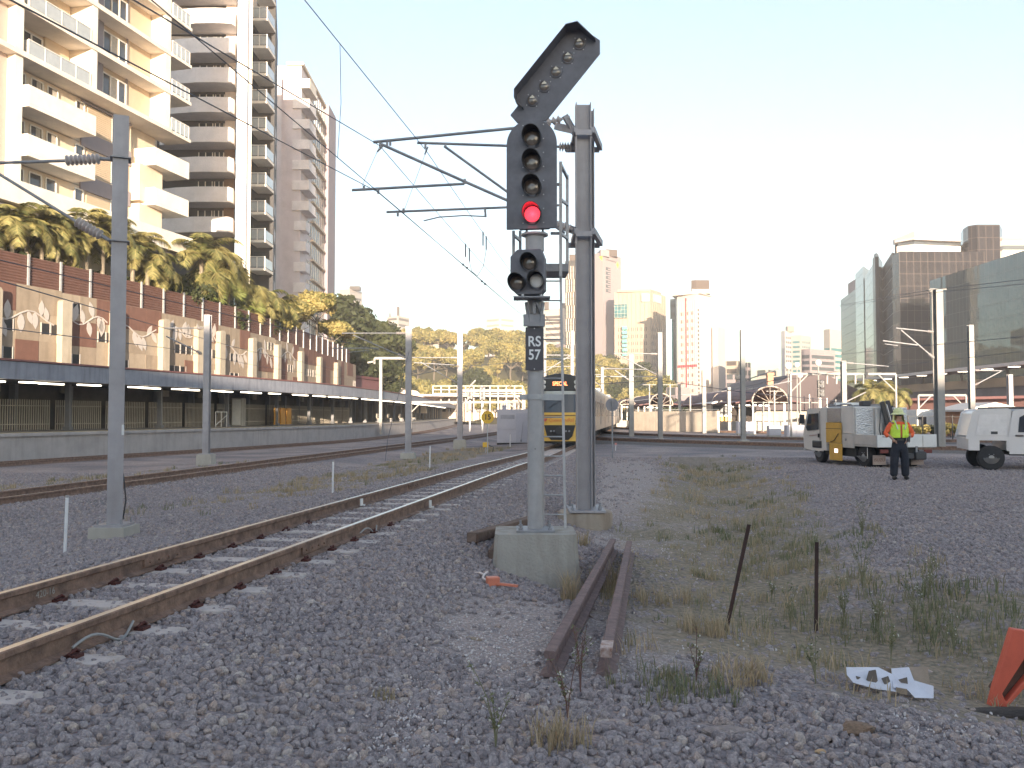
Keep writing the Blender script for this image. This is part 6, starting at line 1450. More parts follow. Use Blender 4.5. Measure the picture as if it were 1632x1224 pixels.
# small bush growing out of the wall top and roadside shrubs
def bush(px, py, Y, R, mat_, label, leaf=.12, z=None, n=900, cat='shrub', group='shrubs'):
    p = U(px, py, Y); t = thing('shrub', label, cat, (p.x, Y, p.z if z is None else z), 0, group); me_ = crown_mesh(int(px) + 500, 9, n, R, leaf, mat_, name='foliage'); c = bpy.data.objects.new('foliage', me_); SC.collection.objects.link(c); c.parent = t; c.location = (0, 0, R * .6)
    q = MB(); q.tube([(0, 0, -R * .2), (0, 0, R * .6)], [.04, .02], 5); q.build('stem', bark, t); return t
for i, px in enumerate((-10, 25, 70, 118, 150, 215, 245, 268, 292, 312, 352, 378, 395, 425, 455)):
    Y_b = (yof(px, FP) or 50) + 1.6; bush(px, 0, Y_b, 1.25, lm_dark if i % 3 else lm_mid, 'dark shrub behind the rust red fence, number %s from the left' % ['one', 'two', 'three', 'four', 'five', 'six', 'seven', 'eight', 'nine', 'ten', 'eleven', 'twelve', 'thirteen', 'fourteen', 'fifteen'][i], z=ztop(Y_b) + .9, leaf=.16)
bush(236, 503, 63, .9, lm_mid, 'green shrub growing out of the top of the mural wall')
for i, (px, Y) in enumerate(((1470, 70), (1486, 71), (1515, 68), (1528, 72), (1455, 74))): bush(px, 690, Y, .95, lm_dark if i % 2 else lm_olive, ['dark shrub at the mesh fence left of the big mast', 'olive shrub right behind the person', 'olive shrub beside the orange hut', 'dark shrub against the orange hut wall', 'low shrub at the left end of the mesh fence'][i] if i != 1 else 'dark shrub at the mesh fence close to the big mast', z=-.2)

# ---------------------------------------------------------------- grass (uncountable)
def blades(name, X, Y, Hh, mat_, seed, nb=10, spread=.05, w=.0035, tone=None):
    r = np.random.RandomState(seed); n = len(X); X = np.repeat(X, nb); Y = np.repeat(Y, nb); Hh = np.repeat(Hh, nb) * (.5 + .7 * r.rand(n * nb)); tn = np.repeat(tone if tone is not None else r.rand(n), nb)
    sp = np.repeat(np.full(n, spread), nb); x = X + r.randn(n * nb) * sp; y = Y + r.randn(n * nb) * sp; z = gz(x, y) - .01; az = r.rand(n * nb) * 6.28; ln = Hh * (.15 + .6 * r.rand(n * nb)); dx = np.cos(az) * ln; dy = np.sin(az) * ln
    sx = -np.sin(az); sy = np.cos(az); dist = np.maximum(y, 4); ww = w * (1 + (dist - 4) * .07)
    P0 = np.stack([x - sx * ww, y - sy * ww, z], 1); P1 = np.stack([x + sx * ww, y + sy * ww, z], 1)
    P2 = np.stack([x + dx * .35 + sx * ww * .8, y + dy * .35 + sy * ww * .8, z + Hh * .6], 1); P3 = np.stack([x + dx * .35 - sx * ww * .8, y + dy * .35 - sy * ww * .8, z + Hh * .6], 1); P4 = np.stack([x + dx, y + dy, z + Hh * .95], 1)
    V = np.stack([P0, P1, P2, P3, P4], 1).reshape(-1, 3); b0 = np.arange(n * nb) * 5; F1 = np.stack([b0, b0 + 1, b0 + 2, b0 + 3], 1).tolist() + np.stack([b0 + 3, b0 + 2, b0 + 4], 1).tolist()
    me = bpy.data.meshes.new(name); me.from_pydata(V.tolist(), [], F1); a = me.attributes.new('r', 'FLOAT', 'POINT'); a.data.foreach_set('value', np.repeat(np.clip(tn + r.randn(n * nb) * .12, 0, 1), 5).astype(np.float32)); me.materials.append(mat_)
    o = bpy.data.objects.new(name, me); SC.collection.objects.link(o); return tag(o, kind='stuff')
gm_ = leafmat('grass_blades', (.16, .18, .095), (.34, .28, .175), (.52, .40, .27), .8)
rg = np.random.RandomState(9); GX, GY, GH, GT = [], [], [], []
for (y0, y1, dens) in ((4.2, 9, 75), (9, 16, 42), (16, 30, 16), (30, 52, 5)):
    n_ = int(.64 * (y1 ** 2 - y0 ** 2) * dens); u = rg.rand(n_); y = np.sqrt(y0 * y0 + u * (y1 * y1 - y0 * y0)); x = (rg.rand(n_) * 2 - 1) * .64 * y
    gw = grass_w(x, y) * (1 - .9 * dirt_w(x, y)); k = rg.rand(n_) < gw * (.12 + .55 * (vnoise(x, y, 1.6, 21) > .0)); x, y = x[k], y[k]
    GX.append(x); GY.append(y); GH.append((.07 + .16 * rg.rand(len(x)) ** 1.6)); GT.append(np.clip(.5 + .75 * vnoise(x, y, .9, 31) + .15 * rg.randn(len(x)), 0, 1))
GX, GY, GH, GT = map(np.concatenate, (GX, GY, GH, GT)); print('tufts', len(GX))
blades('grass', GX, GY, GH, gm_, 3, nb=13, spread=.055, tone=GT)
# a few dry clumps and the green tuft, each a thing
def clump(px, py, Hh, label, tone, n=14, sp=.07):
    p = G(px, py); r = np.random.RandomState(int(px)); X = p.x + r.randn(n) * sp; Yy = p.y + r.randn(n) * sp
    o = blades('grass_clump', X, Yy, np.full(n, Hh), gm_, int(px), nb=14, spread=.03, w=.0028, tone=np.full(n, tone)); del o['kind']; tag(o, label, 'grass clump', 'grass clumps')
clump(900, 1185, .17, 'dry straw clump at the bottom edge below the signal', .9); clump(968, 945, .34, 'tall dry grass clump standing between the two loose rails', .92, 12, .09); clump(905, 960, .33, 'tall dry grass clump at the right front of the signal block', .88, 7, .05)
clump(1080, 1105, .14, 'green grass tuft right of the loose rails', .12, 26, .16); clump(1200, 1090, .17, 'spiky dry clump left of the torn white box', .85, 14, .10); clump(612, 1115, .08, 'tiny brown green tuft on the ballast at lower centre', .5, 4, .03)
clump(930, 870, .22, 'dry grass wisps in front of the round mast footing', .9, 5, .06); clump(1120, 1010, .2, 'dry clump below the leaning rusty picket', .9, 12, .12); clump(1060, 960, .16, 'dry clump right of the loose rail tips', .85, 14, .15)
# tall thin weeds
wd = leafmat('weed_leaf', (.12, .14, .07), (.24, .24, .13), None, .8); fl_w = M('weed_flower_white', (.7, .68, .6), .8)
stm = M('weed_stem', (.22, .21, .12), .8, 0, .25, 9); stmr = M('weed_stem_reddish', (.17, .09, .075), .8, 0, .25, 9)
def weed(px, py, Hh, label, seed, nb=6, m=None, lean=0):
    p = G(px, py); r = random.Random(seed); t = thing('weed_plant', label, 'weed', p, 0, 'tall thin weeds'); q = MB(); lq = MB(); fq = []
    for s in range(nb):
        a = r.uniform(0, 6.28); L = Hh * r.uniform(.6, 1.05); dx = math.cos(a) * L * r.uniform(.1, .35) + lean * L; dy = math.sin(a) * L * .2; pts = [Vector((dx * k * k, dy * k * k, L * k)) for k in (0, .3, .6, .85, 1)]
        q.tube(pts, [.0035, .003, .0025, .002, .0012], 4, False)
        for k in range(5):
            b0 = pts[1].lerp(pts[4], r.random()); a2 = r.uniform(0, 6.28); l2 = L * r.uniform(.08, .22); e = b0 + Vector((math.cos(a2) * l2 * .7, math.sin(a2) * l2 * .7, l2 * .8)); q.tube([b0, e], [.0018, .001], 3, False)
            for z in range(3):
                c = b0.lerp(e, r.random()); w_ = Vector((r.uniform(-1, 1), r.uniform(-1, 1), r.uniform(-.3, 1))).normalized() * .028; sd = w_.cross(Vector((0, 0, 1))).normalized() * .007; lq.face([c, c + w_ * .5 + sd, c + w_, c + w_ * .5 - sd])
            if r.random() < .2: fq.append(e)
    q.build('stem', m or stm, t); o = lq.build('foliage', wd, t); a = o.data.attributes.new('r', 'FLOAT', 'POINT'); a.data.foreach_set('value', [r.random() for _ in range(len(o.data.vertices))])
    for e in fq: q = MB(); q.ball(e, .0055, 6, 4); q.build('flower', fl_w, t)
W_ = [(1375, 940, .62, 'tall branching weed right of the upright rusty picket'), (1345, 1000, .5, 'weed beside the foot of the upright rusty picket'), (1400, 1010, .5, 'weed with tiny white buds behind the torn box'), (1460, 1000, .55, 'wide branching weed above the right half of the torn box'), (1480, 960, .5, 'weed in the open ballast at right'), (1260, 1010, .4, 'weed between the two rusty pickets'), (1230, 960, .35, 'weed left of the upright picket, lower'), (1420, 1060, .36, 'weed poking up just behind the torn box'), (1520, 1040, .4, 'weed left of the orange plastic barrier'), (1110, 1090, .32, 'reddish weed right of the loose rails'), (925, 1110, .45, 'thin reddish weed below the loose rail ends'), (905, 1150, .4, 'thin reddish weed nearest the bottom edge'), (790, 1190, .38, 'single green weed with a white bud at lower middle'), (1300, 1090, .3, 'weed left of the torn box'), (1375, 860, .5, 'weed standing in the middle of the dark gravel')]
for i, (px, py, Hh, lb) in enumerate(W_): weed(px, py, Hh, lb, 50 + i, 7 if Hh > .45 else 4, stmr if 'reddish' in lb else None)
# ---------------------------------------------------------------- yellow fronted train
tyel = M('train_yellow', (.74, .46, .09), .45, 0, .06, 1.5, coat=.2); tblk = M('train_black', (.03, .031, .036), .35, 0, .1, 2); tsil = streaky('train_silver', (.42, .38, .35), (.3, .25, .22), .35, .6, 1, .02, .3); tsil.node_tree.nodes['Principled BSDF'].inputs['Metallic'].default_value = .5
tgl = M('train_windscreen', (.06, .07, .09), .25, 0, .2, .5, spec=.35); under = M('underframe_dark', (.035, .032, .03), .8); lime = M('train_grey_band', (.42, .44, .42), .5)
TX, TY = 2.50, 45.0
tn = thing('train', 'yellow and black electric train with SPECIAL on its destination display, facing the viewer', 'train', (TX, TY, 0), -math.atan(.15) + .0)
def fz_(py): return 1.6 + (662 - py) / 30.4
def outline(w, z0, zs_, ztp, n=14):
    P = [(-w, z0), (w, z0)]
    for i in range(n + 1):
        a = PI * i / n; P.append((w * math.cos(a) if True else 0, zs_ + (ztp - zs_) * math.sin(a) ** .8))
    return P
q = MB(); q.ext(outline(1.34, .55, 2.95, 3.78), (0, .55, 0), (1, 0, 0), (0, 0, 1), (0, .6, 0)); q.build('cab_shell', tsil, tn)
# rounded black mask and yellow apron, built as a stack of setback slices so the nose is not flat
def nose(name, z0, z1, w0, w1, m, y_front0, y_front1, n=9, par=tn):
    q = MB(); R0 = []; R1 = []
    for i in range(n + 1):
        t = -1 + 2 * i / n; yb = .55 * abs(t) ** 3.2; R0.append((w0 * t, y_front0 + yb, z0)); R1.append((w1 * t, y_front1 + yb, z1))
    q.strip(R0[::-1], R1[::-1]) if False else q.strip(R0, R1); q.face([(w0, .62, z0)] + R0[::-1] + [(-w0, .62, z0)]); q.face([(-w1, .62, z1)] + R1 + [(w1, .62, z1)]); return q.build(name, m, par, smooth=True)
nose('front_apron', fz_(703), fz_(657.5), 1.28, 1.36, tyel, .0, -.05)
nose('apron_line', fz_(663), fz_(661.5), 1.367, 1.368, M('apron_dark_line', (.16, .09, .04), .6), -.062, -.062)  # thin dark brown line across the apron
nose('windscreen', fz_(657.4), fz_(628.5), 1.30, 1.27, tgl, -.045, .10)
nose('windscreen_frame', fz_(657.4), fz_(628), 1.36, 1.34, tblk, .02, .16)
nose('visor_band', fz_(628.4), fz_(623), 1.27, 1.25, lime, .10, .13)
nose('visor_frame', fz_(628), fz_(622.9), 1.34, 1.33, tblk, .16, .18)
q = MB(); O = [(x, z) for x, z in outline(1.335, fz_(622.8), 2.95, 3.80)]; q.ext(O, (0, .16, 0), (1, 0, 0), (0, 0, 1), (0, .4, 0)); q.build('black_mask', tblk, tn, bevel=.08)
q = MB(); q.ext([(-.82, fz_(677.5)), (.82, fz_(677.5)), (.66, fz_(695)), (.45, fz_(701)), (-.45, fz_(701)), (-.66, fz_(695))], (0, -.02, 0), (1, 0, 0), (0, 0, 1), (0, -.05, 0)); q.build('coupler_recess', under, tn)
q = MB(); q.lathe((0, -.06, fz_(686)), (0, -1, 0), [(0, .12), (.3, .12), (.32, .2), (.42, .2)], 16); q.build('coupler', tblk, tn, smooth=True)
for x in (-.45, -.3, .33, .5): q = MB(); q.cyl((x, -.06, fz_(687)), (x, -.2, fz_(687)), .05, n=10); q.build('air_hose', galvd, tn)
nose('buffer_skirt', .12, fz_(703.1), 1.15, 1.2, under, .12, .10)
lampw = M('headlight_glass', (.6, .6, .58), .15, 0, .05); taill = M('tail_light_red', (1.0, .16, .12), .4, emit=2.5, var=0)
for s in (-1, 1):
    q = MB(); q.lathe((s * .86, .16, fz_(609)), (0, -1, 0), [(0, .12), (.05, .12), (.06, .08)], 14); q.build('headlight', lampw, tn, smooth=True)
    q = MB(); q.lathe((s * .86, .16, fz_(616.5)), (0, -1, 0), [(0, .11), (.05, .11), (.06, .07)], 14); q.build('headlight', lampw, tn, smooth=True)
    q = MB(); q.lathe((s * 1.02, .17, fz_(616.5)), (0, -1, 0), [(0, .10), (.05, .10), (.06, .07)], 14); q.build('tail_light', taill, tn, smooth=True)
q = MB(); q.bx(-.52, .52, .13, .16, fz_(615), fz_(608)); dsp = q.build('destination_display', M('display_black', (.03, .022, .02), .3), tn)
text('display_text', 'SPECIAL', .30, M('led_orange', (1.0, .22, .08), .5, emit=1.8, var=0), dsp, (0, .125, fz_(611.6)), (PI / 2, 0, 0), .004, .001, .72)
text('operator_lettering', 'QueenslandRail', .27, M('lettering_orange', (.70, .20, .05), .5), tn, (.1, -.062, fz_(669.5)), (PI / 2, 0, 0), .0, .004, .78)
q = MB(); q.ext([(-.98, fz_(671.5)), (-.72, fz_(671.5)), (-.64, fz_(667)), (-.90, fz_(667))], (0, -.03, 0), (1, 0, 0), (0, 0, 1), (0, -.04, 0)); q.build('operator_mark', M('mark_maroon', (.55, .10, .06), .5), tn)
text('unit_number', '279', .27, tblk, tn, (.93, .11, fz_(673.5)), (PI / 2, 0, .45), .0, .004, .8)
q = MB(); q.lathe((.98, .12, fz_(666.5)), (.35, -1, 0), [(0, .10), (.03, .10), (.035, .06)], 14); q.build('crest', M('crest_dark', (.15, .13, .08), .6), tn)
q = MB(); q.bar((-.6, -.05, 2.0), (.2, -.07, 2.5), .03, .02); q.build('wiper', tblk, tn)
for c in range(3):
    y0 = 1.15 + c * 24.0; L = 23.4; q = MB(); q.ext(outline(1.34, .62, 2.95, 3.72), (0, y0, 0), (1, 0, 0), (0, 0, 1), (0, L, 0)); bd = q.build('carriage', tsil, tn)
    for k in range(9):
        y = y0 + 1.6 + k * 2.35; q = MB()
        if k in (2, 6):
            q.bx(1.342, 1.36, y, y + 1.35, .95, 2.75); o = q.build('door', M('door_grey', (.35, .31, .29), .5), bd); q = MB(); q.bx(1.362, 1.37, y + .1, y + .6, 1.6, 2.5); q.bx(1.362, 1.37, y + .75, y + 1.25, 1.6, 2.5); q.build('door_glass', tgl, o)
        else: q.bx(1.342, 1.352, y, y + 1.75, 1.55, 2.5); q.build('window', tgl, bd)
    q = MB(); q.bx(-1.1, 1.1, y0 + 6.5, y0 + 16, .2, .61); q.build('underfloor_gear', under, bd)
    for yb in (y0 + 2.0, y0 + 4.2, y0 + 19, y0 + 21.2):
        for s in (-1, 1): q = MB(); q.cyl((s * .60, yb, .42), (s * .73, yb, .42), .42, n=18); q.build('wheel', under, bd)
    q = MB(); q.bx(-.7, .7, y0 + 5, y0 + 9, 3.70, 3.98); q.build('roof_unit', cw2, bd)
    if c < 2: q = MB(); q.bx(-1.0, 1.0, y0 + L, y0 + 24.0, .8, 3.3); q.build('gangway', under, tn)
# small far train
ft = thing('train', 'tiny distant yellow fronted train beside the pale concrete wall', 'train', (XP(1150, 112), 112, -.1)); q = MB(); q.ext(outline(1.35, .5, 2.9, 3.6), (0, .3, 0), (1, 0, 0), (0, 0, 1), (1.5, 22, 0)); q.build('carriage', tsil, ft)
q = MB(); q.ext(outline(1.3, .5, 1.2, 1.6), (0, .0, 0), (1, 0, 0), (0, 0, 1), (0, .3, 0)); q.build('front_apron', tyel, ft); q = MB(); q.bx(-1.1, 1.1, .1, .3, 1.75, 3.0); q.build('windscreen', tgl, ft); q = MB(); q.bx(-1.2, 1.2, .5, 20, .1, .5); q.build('underframe', under, ft)

# ---------------------------------------------------------------- work truck
tw = M('truck_white', (.66, .62, .58), .45, 0, .06, 2, coat=.2); twd = M('truck_tray_cream', (.52, .48, .44), .6, 0, .12, 3); tyw = M('tarp_yellow', (.62, .36, .07), .6, 0, .12, 3); tyre = M('tyre_rubber', (.035, .033, .034), .85, 0, .2, 8); rimm = M('wheel_rim_grey', (.38, .37, .36), .5, .3, .15)
chk = M('checker_plate', (.50, .51, .54), .35, .7, .1, 4); n_ = chk.node_tree.nodes; l_ = chk.node_tree.links; v_ = n_.new('ShaderNodeTexVoronoi'); v_.inputs['Scale'].default_value = 22; tc_ = n_.new('ShaderNodeTexCoord'); l_.new(tc_.outputs['Object'], v_.inputs[0]); bu = n_.new('ShaderNodeBump'); bu.inputs['Strength'].default_value = .6; bu.inputs['Distance'].default_value = .02; l_.new(v_.outputs['Distance'], bu.inputs['Height']); l_.new(bu.outputs[0], n_['Principled BSDF'].inputs['Normal'])
redr = M('tail_lamp_red', (.16, .03, .025), .4)
tk = thing('work_truck', 'small white tray truck with tool cabinets, yellow side panel and folded crane', 'truck', (11.98, 26.1, g(12, 27) - .02), math.radians(96))
def part(name, m, *boxes, bevel=.012, par=tk, smooth=False):
    q = MB(); [q.bx(*b_) for b_ in boxes]; return q.build(name, m, par, bevel=bevel, smooth=smooth)
def wheel(par, x, y, r, w, side, rim=rimm):
    t_ = MB(); t_.lathe((x, y - side * w / 2, r), (0, side, 0), [(0, r * .62), (0.01, r * .93), (w * .2, r), (w * .8, r), (w - .01, r * .93), (w, r * .62)], 28); o = t_.build('wheel', tyre, par, smooth=True)
    q = MB(); q.lathe((x, y + side * (w / 2 - .05), r), (0, side, 0), [(0, r * .62), (.03, r * .60), (.0, r * .5), (.045, r * .22), (.06, r * .2)], 24); q.build('rim', rim, o, smooth=True)
    q = MB()
    for k in range(6): a = k * PI / 3; q.cyl((x + math.cos(a) * r * .33, y + side * (w / 2 - .02), r + math.sin(a) * r * .33), (x + math.cos(a) * r * .33, y + side * (w / 2 + .015), r + math.sin(a) * r * .33), .014, n=6)
    q.build('wheel_nuts', galvd, o); return o
part('chassis', under, (.1, 4.9, -.38, .38, .42, .66), bevel=0)
part('tray_floor', twd, (.04, 3.4, -.93, .93, .67, .72))
part('side_board', twd, (.05, 1.42, .91, .95, .73, 1.05)); part('side_board', twd, (1.44, 2.2, .91, .95, .60, 1.05)); part('side_board', twd, (.05, 2.2, -.95, -.91, .73, 1.05))
part('tail_board', white, (0, .04, -.95, -.02, .68, 1.07)); part('tail_board', white, (0, .04, .0, .95, .68, 1.05))
q = MB(); [q.bx(-.012, 0, y - .01, y + .01, .7, 1.04) for y in (-.5, .45)]; q.build('board_ribs', twd, tk)
text('tail_lettering', 'ISUZU', .07, tblk, tk, (-.005, .70, 1.0), (PI / 2, 0, -PI / 2), .0, .001)
text('tail_lettering', 'UD700', .07, tblk, tk, (-.005, -.72, 1.0), (PI / 2, 0, -PI / 2), .0, .001) if False else None
part('latch', galvd, (-.03, 0, -.32, -.25, .52, .72)); part('latch', galvd, (1.9, 2.0, .952, .965, .82, .90))
part('tool_cabinet', tw, (1.46, 2.28, -.02, .93, 1.06, 1.93)); part('tool_cabinet', twd, (1.30, 1.455, .0, .35, 1.06, 1.62)) if False else None
part('checker_cabinet', chk, (1.40, 1.459, .30, .90, .98, 1.90), bevel=.004); part('cabinet_side', tw, (1.34, 1.455, .04, .26, .98, 1.90))
part('checker_cabinet', white, (1.5, 2.3, -.90, -.30, .74, 1.90)); part('checker_door', chk, (1.43, 1.49, -.84, -.42, .80, 1.86), bevel=.004)
part('upper_cabinet', M('polished_aluminium', (.62, .64, .68), .22, .8, .1, 1.2), (2.3, 3.28, -.9, .93, 1.42, 1.90)); part('upper_cabinet_frame', tw, (3.3, 3.66, -.93, .95, .45, 1.92))
part('side_panel', tyw, (2.2, 3.25, .955, .99, .74, 1.41)); part('side_panel', tyw, (2.15, 3.0, .96, 1.0, .16, .73)); q = MB(); q.tube([(2.35, 1.0, 1.05), (2.6, 1.02, .82), (2.9, 1.0, .76)], .012, 5); q.build('strap', under, tk); part('panel_seam', under, (2.2, 3.25, .99, .996, 1.20, 1.215), bevel=0)
part('panel_reflector', M('reflector_painted_glow', (.95, .85, .95), .2, emit=1.0, var=0), (2.4, 2.62, 1.0, 1.01, .42, .54))  # no lamp: the bright return is painted in as emission
# crane
q = MB(); b0 = Vector((1.15, -.12, .72)); q.bx(1.0, 1.32, -.3, .06, .72, 1.15); q.bar((1.15, -.1, 1.1), (1.2, .12, 2.08), .14, .13); q.build('crane_column', tblk, tk, bevel=.01)
q = MB(); q.bar((1.12, -.28, 1.05), (1.18, -.05, 2.12), .11, .12); q.bar((1.12, -.36, 1.1), (1.18, -.2, 1.95), .06, .06); q.build('crane_boom', M('crane_dark_blue', (.035, .04, .06), .35), tk, bevel=.01)
q = MB(); q.cyl((1.05, -.18, 1.1), (1.1, .03, 2.0), .022, n=8); q.cyl((1.04, -.33, 1.15), (1.1, -.16, 1.9), .018, n=8); q.build('hydraulic_ram', M('chrome_rod', (.7, .7, .72), .15, 1, .05), tk, smooth=True)
q = MB(); q.tube([(1.1, .18, .8), (1.12, .26, 1.2), (1.15, .2, 1.7), (1.18, .12, 2.1)], .018, 6); q.tube([(1.1, -.35, 1.9), (1.1, -.48, 1.75), (1.1, -.45, 1.5)], .016, 6); q.build('crane_hose', blk2, tk)
part('cargo', blk2, (.5, 1.1, -.1, .7, .73, .95), bevel=.05)
# cab
q = MB(); cabp = [(3.70, .46), (4.55, .46), (5.12, .52), (5.18, .95), (5.08, 1.25), (4.86, 1.78), (4.78, 1.84), (3.70, 1.86)]
q.ext(cabp, (0, .88, 0), (1, 0, 0), (0, 0, 1), (0, -1.76, 0)); q.build('cab', tw, tk, bevel=.05)
q = MB(); q.ext([(3.98, 1.16), (4.86, 1.10), (4.95, 1.22), (4.74, 1.70), (3.98, 1.72)], (0, .895, 0), (1, 0, 0), (0, 0, 1), (0, .01, 0)); q.build('side_window', glw, tk)
q = MB(); q.ext([(3.98, 1.16), (4.86, 1.10), (4.95, 1.22), (4.74, 1.70), (3.98, 1.72)], (0, -.905, 0), (1, 0, 0), (0, 0, 1), (0, .01, 0)); q.build('side_window', glw, tk)
q = MB(); q.face([(5.10, -.78, 1.25), (5.10, .78, 1.25), (4.88, .72, 1.76), (4.88, -.72, 1.76)]); q.build('windscreen', glw, tk)
part('door_seam', under, (3.86, 3.875, .901, .906, .62, 1.8), bevel=0); part('door_handle', under, (3.9, 4.0, .905, .93, .88, 1.02)); part('wheel_arch', tblk, (3.72, 4.52, .80, .90, .50, .78), bevel=.08); part('mirror', blk2, (4.95, 5.02, .95, 1.12, 1.35, 1.68)); part('bull_bar', white, (5.2, 5.27, -.8, .85, .40, .46), (5.2, 5.27, .75, .83, .42, .95), (5.2, 5.27, .2, .27, .42, .9))
q = MB(); [q.bar((3.9, .895, .98 - .0), (4.7, .895, .93), .02, .012) for _ in (0,)]; q.build('door_stripe', M('stripe_maroon', (.35, .08, .07), .5), tk)
part('roof_rack', galvd, (2.3, 4.0, .55, .60, 1.99, 2.03), (2.3, 4.0, -.60, -.55, 1.99, 2.03), (2.4, 2.45, -.6, .6, 1.92, 1.98), (3.8, 3.85, -.6, .6, 1.88, 1.98)); part('light_bar', white, (3.0, 3.15, -.3, .75, 2.0, 2.08)); part('beacon', blk2, (1.7, 1.95, .2, .5, 1.94, 2.12), bevel=.04)
wheel(tk, 4.12, .72, .36, .22, 1); wheel(tk, 4.12, -.72, .36, .22, -1); wheel(tk, 1.05, .72, .37, .24, 1); wheel(tk, 1.05, -.72, .37, .24, -1); wheel(tk, 1.05, .42, .37, .22, 1)
for y in (.62, -.62):
    part('mud_flap', M('flap_cream', (.42, .33, .29), .7, 0, .1), (.50, .52, y - .21, y + .21, .12, .42), bevel=.01); text('flap_lettering', 'ISUZU', .13, M('flap_print', (.22, .12, .10), .7), tk, (.495, y, .27), (PI / 2, 0, -PI / 2), .0, .001)
part('flap_stay', white, (.7, .72, .88, .90, .3, .66)); 
for y in (.70, -.70): part('tail_light', redr, (.05, .09, y - .13, y + .13, .50, .61)); 
part('tow_hitch', blk2, (-.12, .2, -.14, .14, .34, .5)); part('fuel_tank', blk2, (1.6, 2.9, -.85, -.45, .3, .6), bevel=.06); part('under_box', under, (1.5, 3.6, .5, .85, .32, .6)); part('spare_gear', blk2, (-.05, .3, -.6, -.25, .3, .55), bevel=.04)

# ---------------------------------------------------------------- utility at the right edge
ut = thing('utility_vehicle', 'white dual cab utility with a box canopy, cut off by the right edge', 'utility', (13.98, 26.75, g(15, 27) - .01), math.radians(-17))
uw = M('utility_white', (.70, .66, .64), .4, 0, .05, 2, coat=.3)
def eprism(name, m, P, y0, y1, bevel=.03, par=ut): q = MB(); q.ext(P, (0, y1, 0), (1, 0, 0), (0, 0, 1), (0, y0 - y1, 0)); return q.build(name, m, par, bevel=bevel)
eprism('canopy', uw, [(0, .98), (1.13, .98), (1.13, 1.76), (1.08, 1.80), (.30, 1.78), (.18, 1.70)], -.85, .85, .05); eprism('tray', uw, [(.02, .60), (.30, .60), (.30, .90), (1.04, .90), (1.04, .60), (1.13, .60), (1.13, .97), (.02, .97)], -.87, .87, .01)
eprism('canopy_door', M('door_white', (.74, .70, .68), .4), [(.22, 1.06), (1.04, 1.06), (1.04, 1.66), (.34, 1.66)], -.868, -.851, .01)
eprism('cab', uw, [(1.16, .55), (4.0, .55), (4.0, 1.05), (3.55, 1.12), (2.95, 1.72), (2.8, 1.80), (1.75, 1.82), (1.26, 1.72), (1.16, 1.1)], -.88, .88, .06); eprism('bonnet', uw, [(3.9, .45), (5.2, .45), (5.25, .8), (5.1, 1.0), (3.9, 1.08)], -.86, .86, .08)
for P in ([(1.34, 1.14), (1.95, 1.14), (1.95, 1.66), (1.52, 1.66), (1.38, 1.58)], [(2.07, 1.14), (3.15, 1.14), (2.85, 1.60), (2.07, 1.66)]): eprism('side_window', glw, P, -.893, -.882, 0); 
for x in (2.01, 3.3): eprism('door_seam', under, [(x, .62), (x + .012, .62), (x + .012, 1.72 if x < 3 else 1.1), (x, 1.72 if x < 3 else 1.1)], -.886, -.881, 0)
for x in (1.27, 2.12): eprism('door_handle', M('handle_dark', (.12, .10, .10), .4), [(x, 1.02), (x + .2, 1.02), (x + .2, 1.06), (x, 1.06)], -.915, -.881, .005)
eprism('sill', under, [(1.1, .46), (4.0, .46), (4.0, .56), (1.1, .56)], -.86, .86, .01); eprism('roof_rack', blk2, [(.6, 1.84), (2.9, 1.86), (2.9, 1.90), (.6, 1.88)], -.7, .7, .01); eprism('beacon', blk2, [(1.78, 1.91), (1.98, 1.91), (1.95, 2.03), (1.81, 2.03)], -.1, .1, .02); eprism('latch', blk2, [(.62, 1.08), (.80, 1.08), (.80, 1.16), (.62, 1.16)], -.875, -.869, 0)
text('door_lettering', 'QueenslandRail', .11, M('ute_maroon', (.45, .12, .10), .5), ut, (2.3, -.888, .86), (PI / 2, 0, 0), .0, .001)
for x in (.62, 4.4):
    for s in (-1, 1): wheel(ut, x, s * .76, .37, .25, s)
eprism('mud_guard', uw, [(1.12, .5), (1.2, .5), (1.3, .96), (1.12, .96)], -.86, -.6, .01)

# ---------------------------------------------------------------- the person
def skin(name, V, E, Rr, m, parent, root=0, sub=2):
    me = bpy.data.meshes.new(name); me.from_pydata(V, E, []); me.materials.append(m); o = bpy.data.objects.new(name, me); SC.collection.objects.link(o); o.parent = parent
    o.modifiers.new('skin', 'SKIN'); sv = me.skin_vertices[0].data if me.skin_vertices else None
    if sv is None: me.attributes.new if False else None
    for i, r_ in enumerate(Rr): sv[i].radius = (r_, r_) if not isinstance(r_, tuple) else r_
    sv[root].use_root = True; md = o.modifiers.new('sub', 'SUBSURF'); md.levels = sub; md.render_levels = sub; return o
px_ = XP(1432, 21.4); pn = thing('person', 'person standing with hands on hips in an orange shirt, yellow vest and wide hard hat', 'person', (px_, 21.4, g(px_, 21.4)), math.radians(-6))
skm = M('skin_tone', (.42, .24, .17), .6, 0, .05); navy = M('navy_trousers', (.018, .02, .03), .85, 0, .2, 6, .2, 12); oran = M('orange_shirt', (.85, .14, .05), .8, 0, .1, 6, .2, 12); vest = M('vest_yellow', (.62, .85, .08), .7, 0, .1, 6); refl = M('vest_silver', (.55, .55, .50), .4, .2, .1); boot = M('boot_black', (.02, .018, .018), .6)
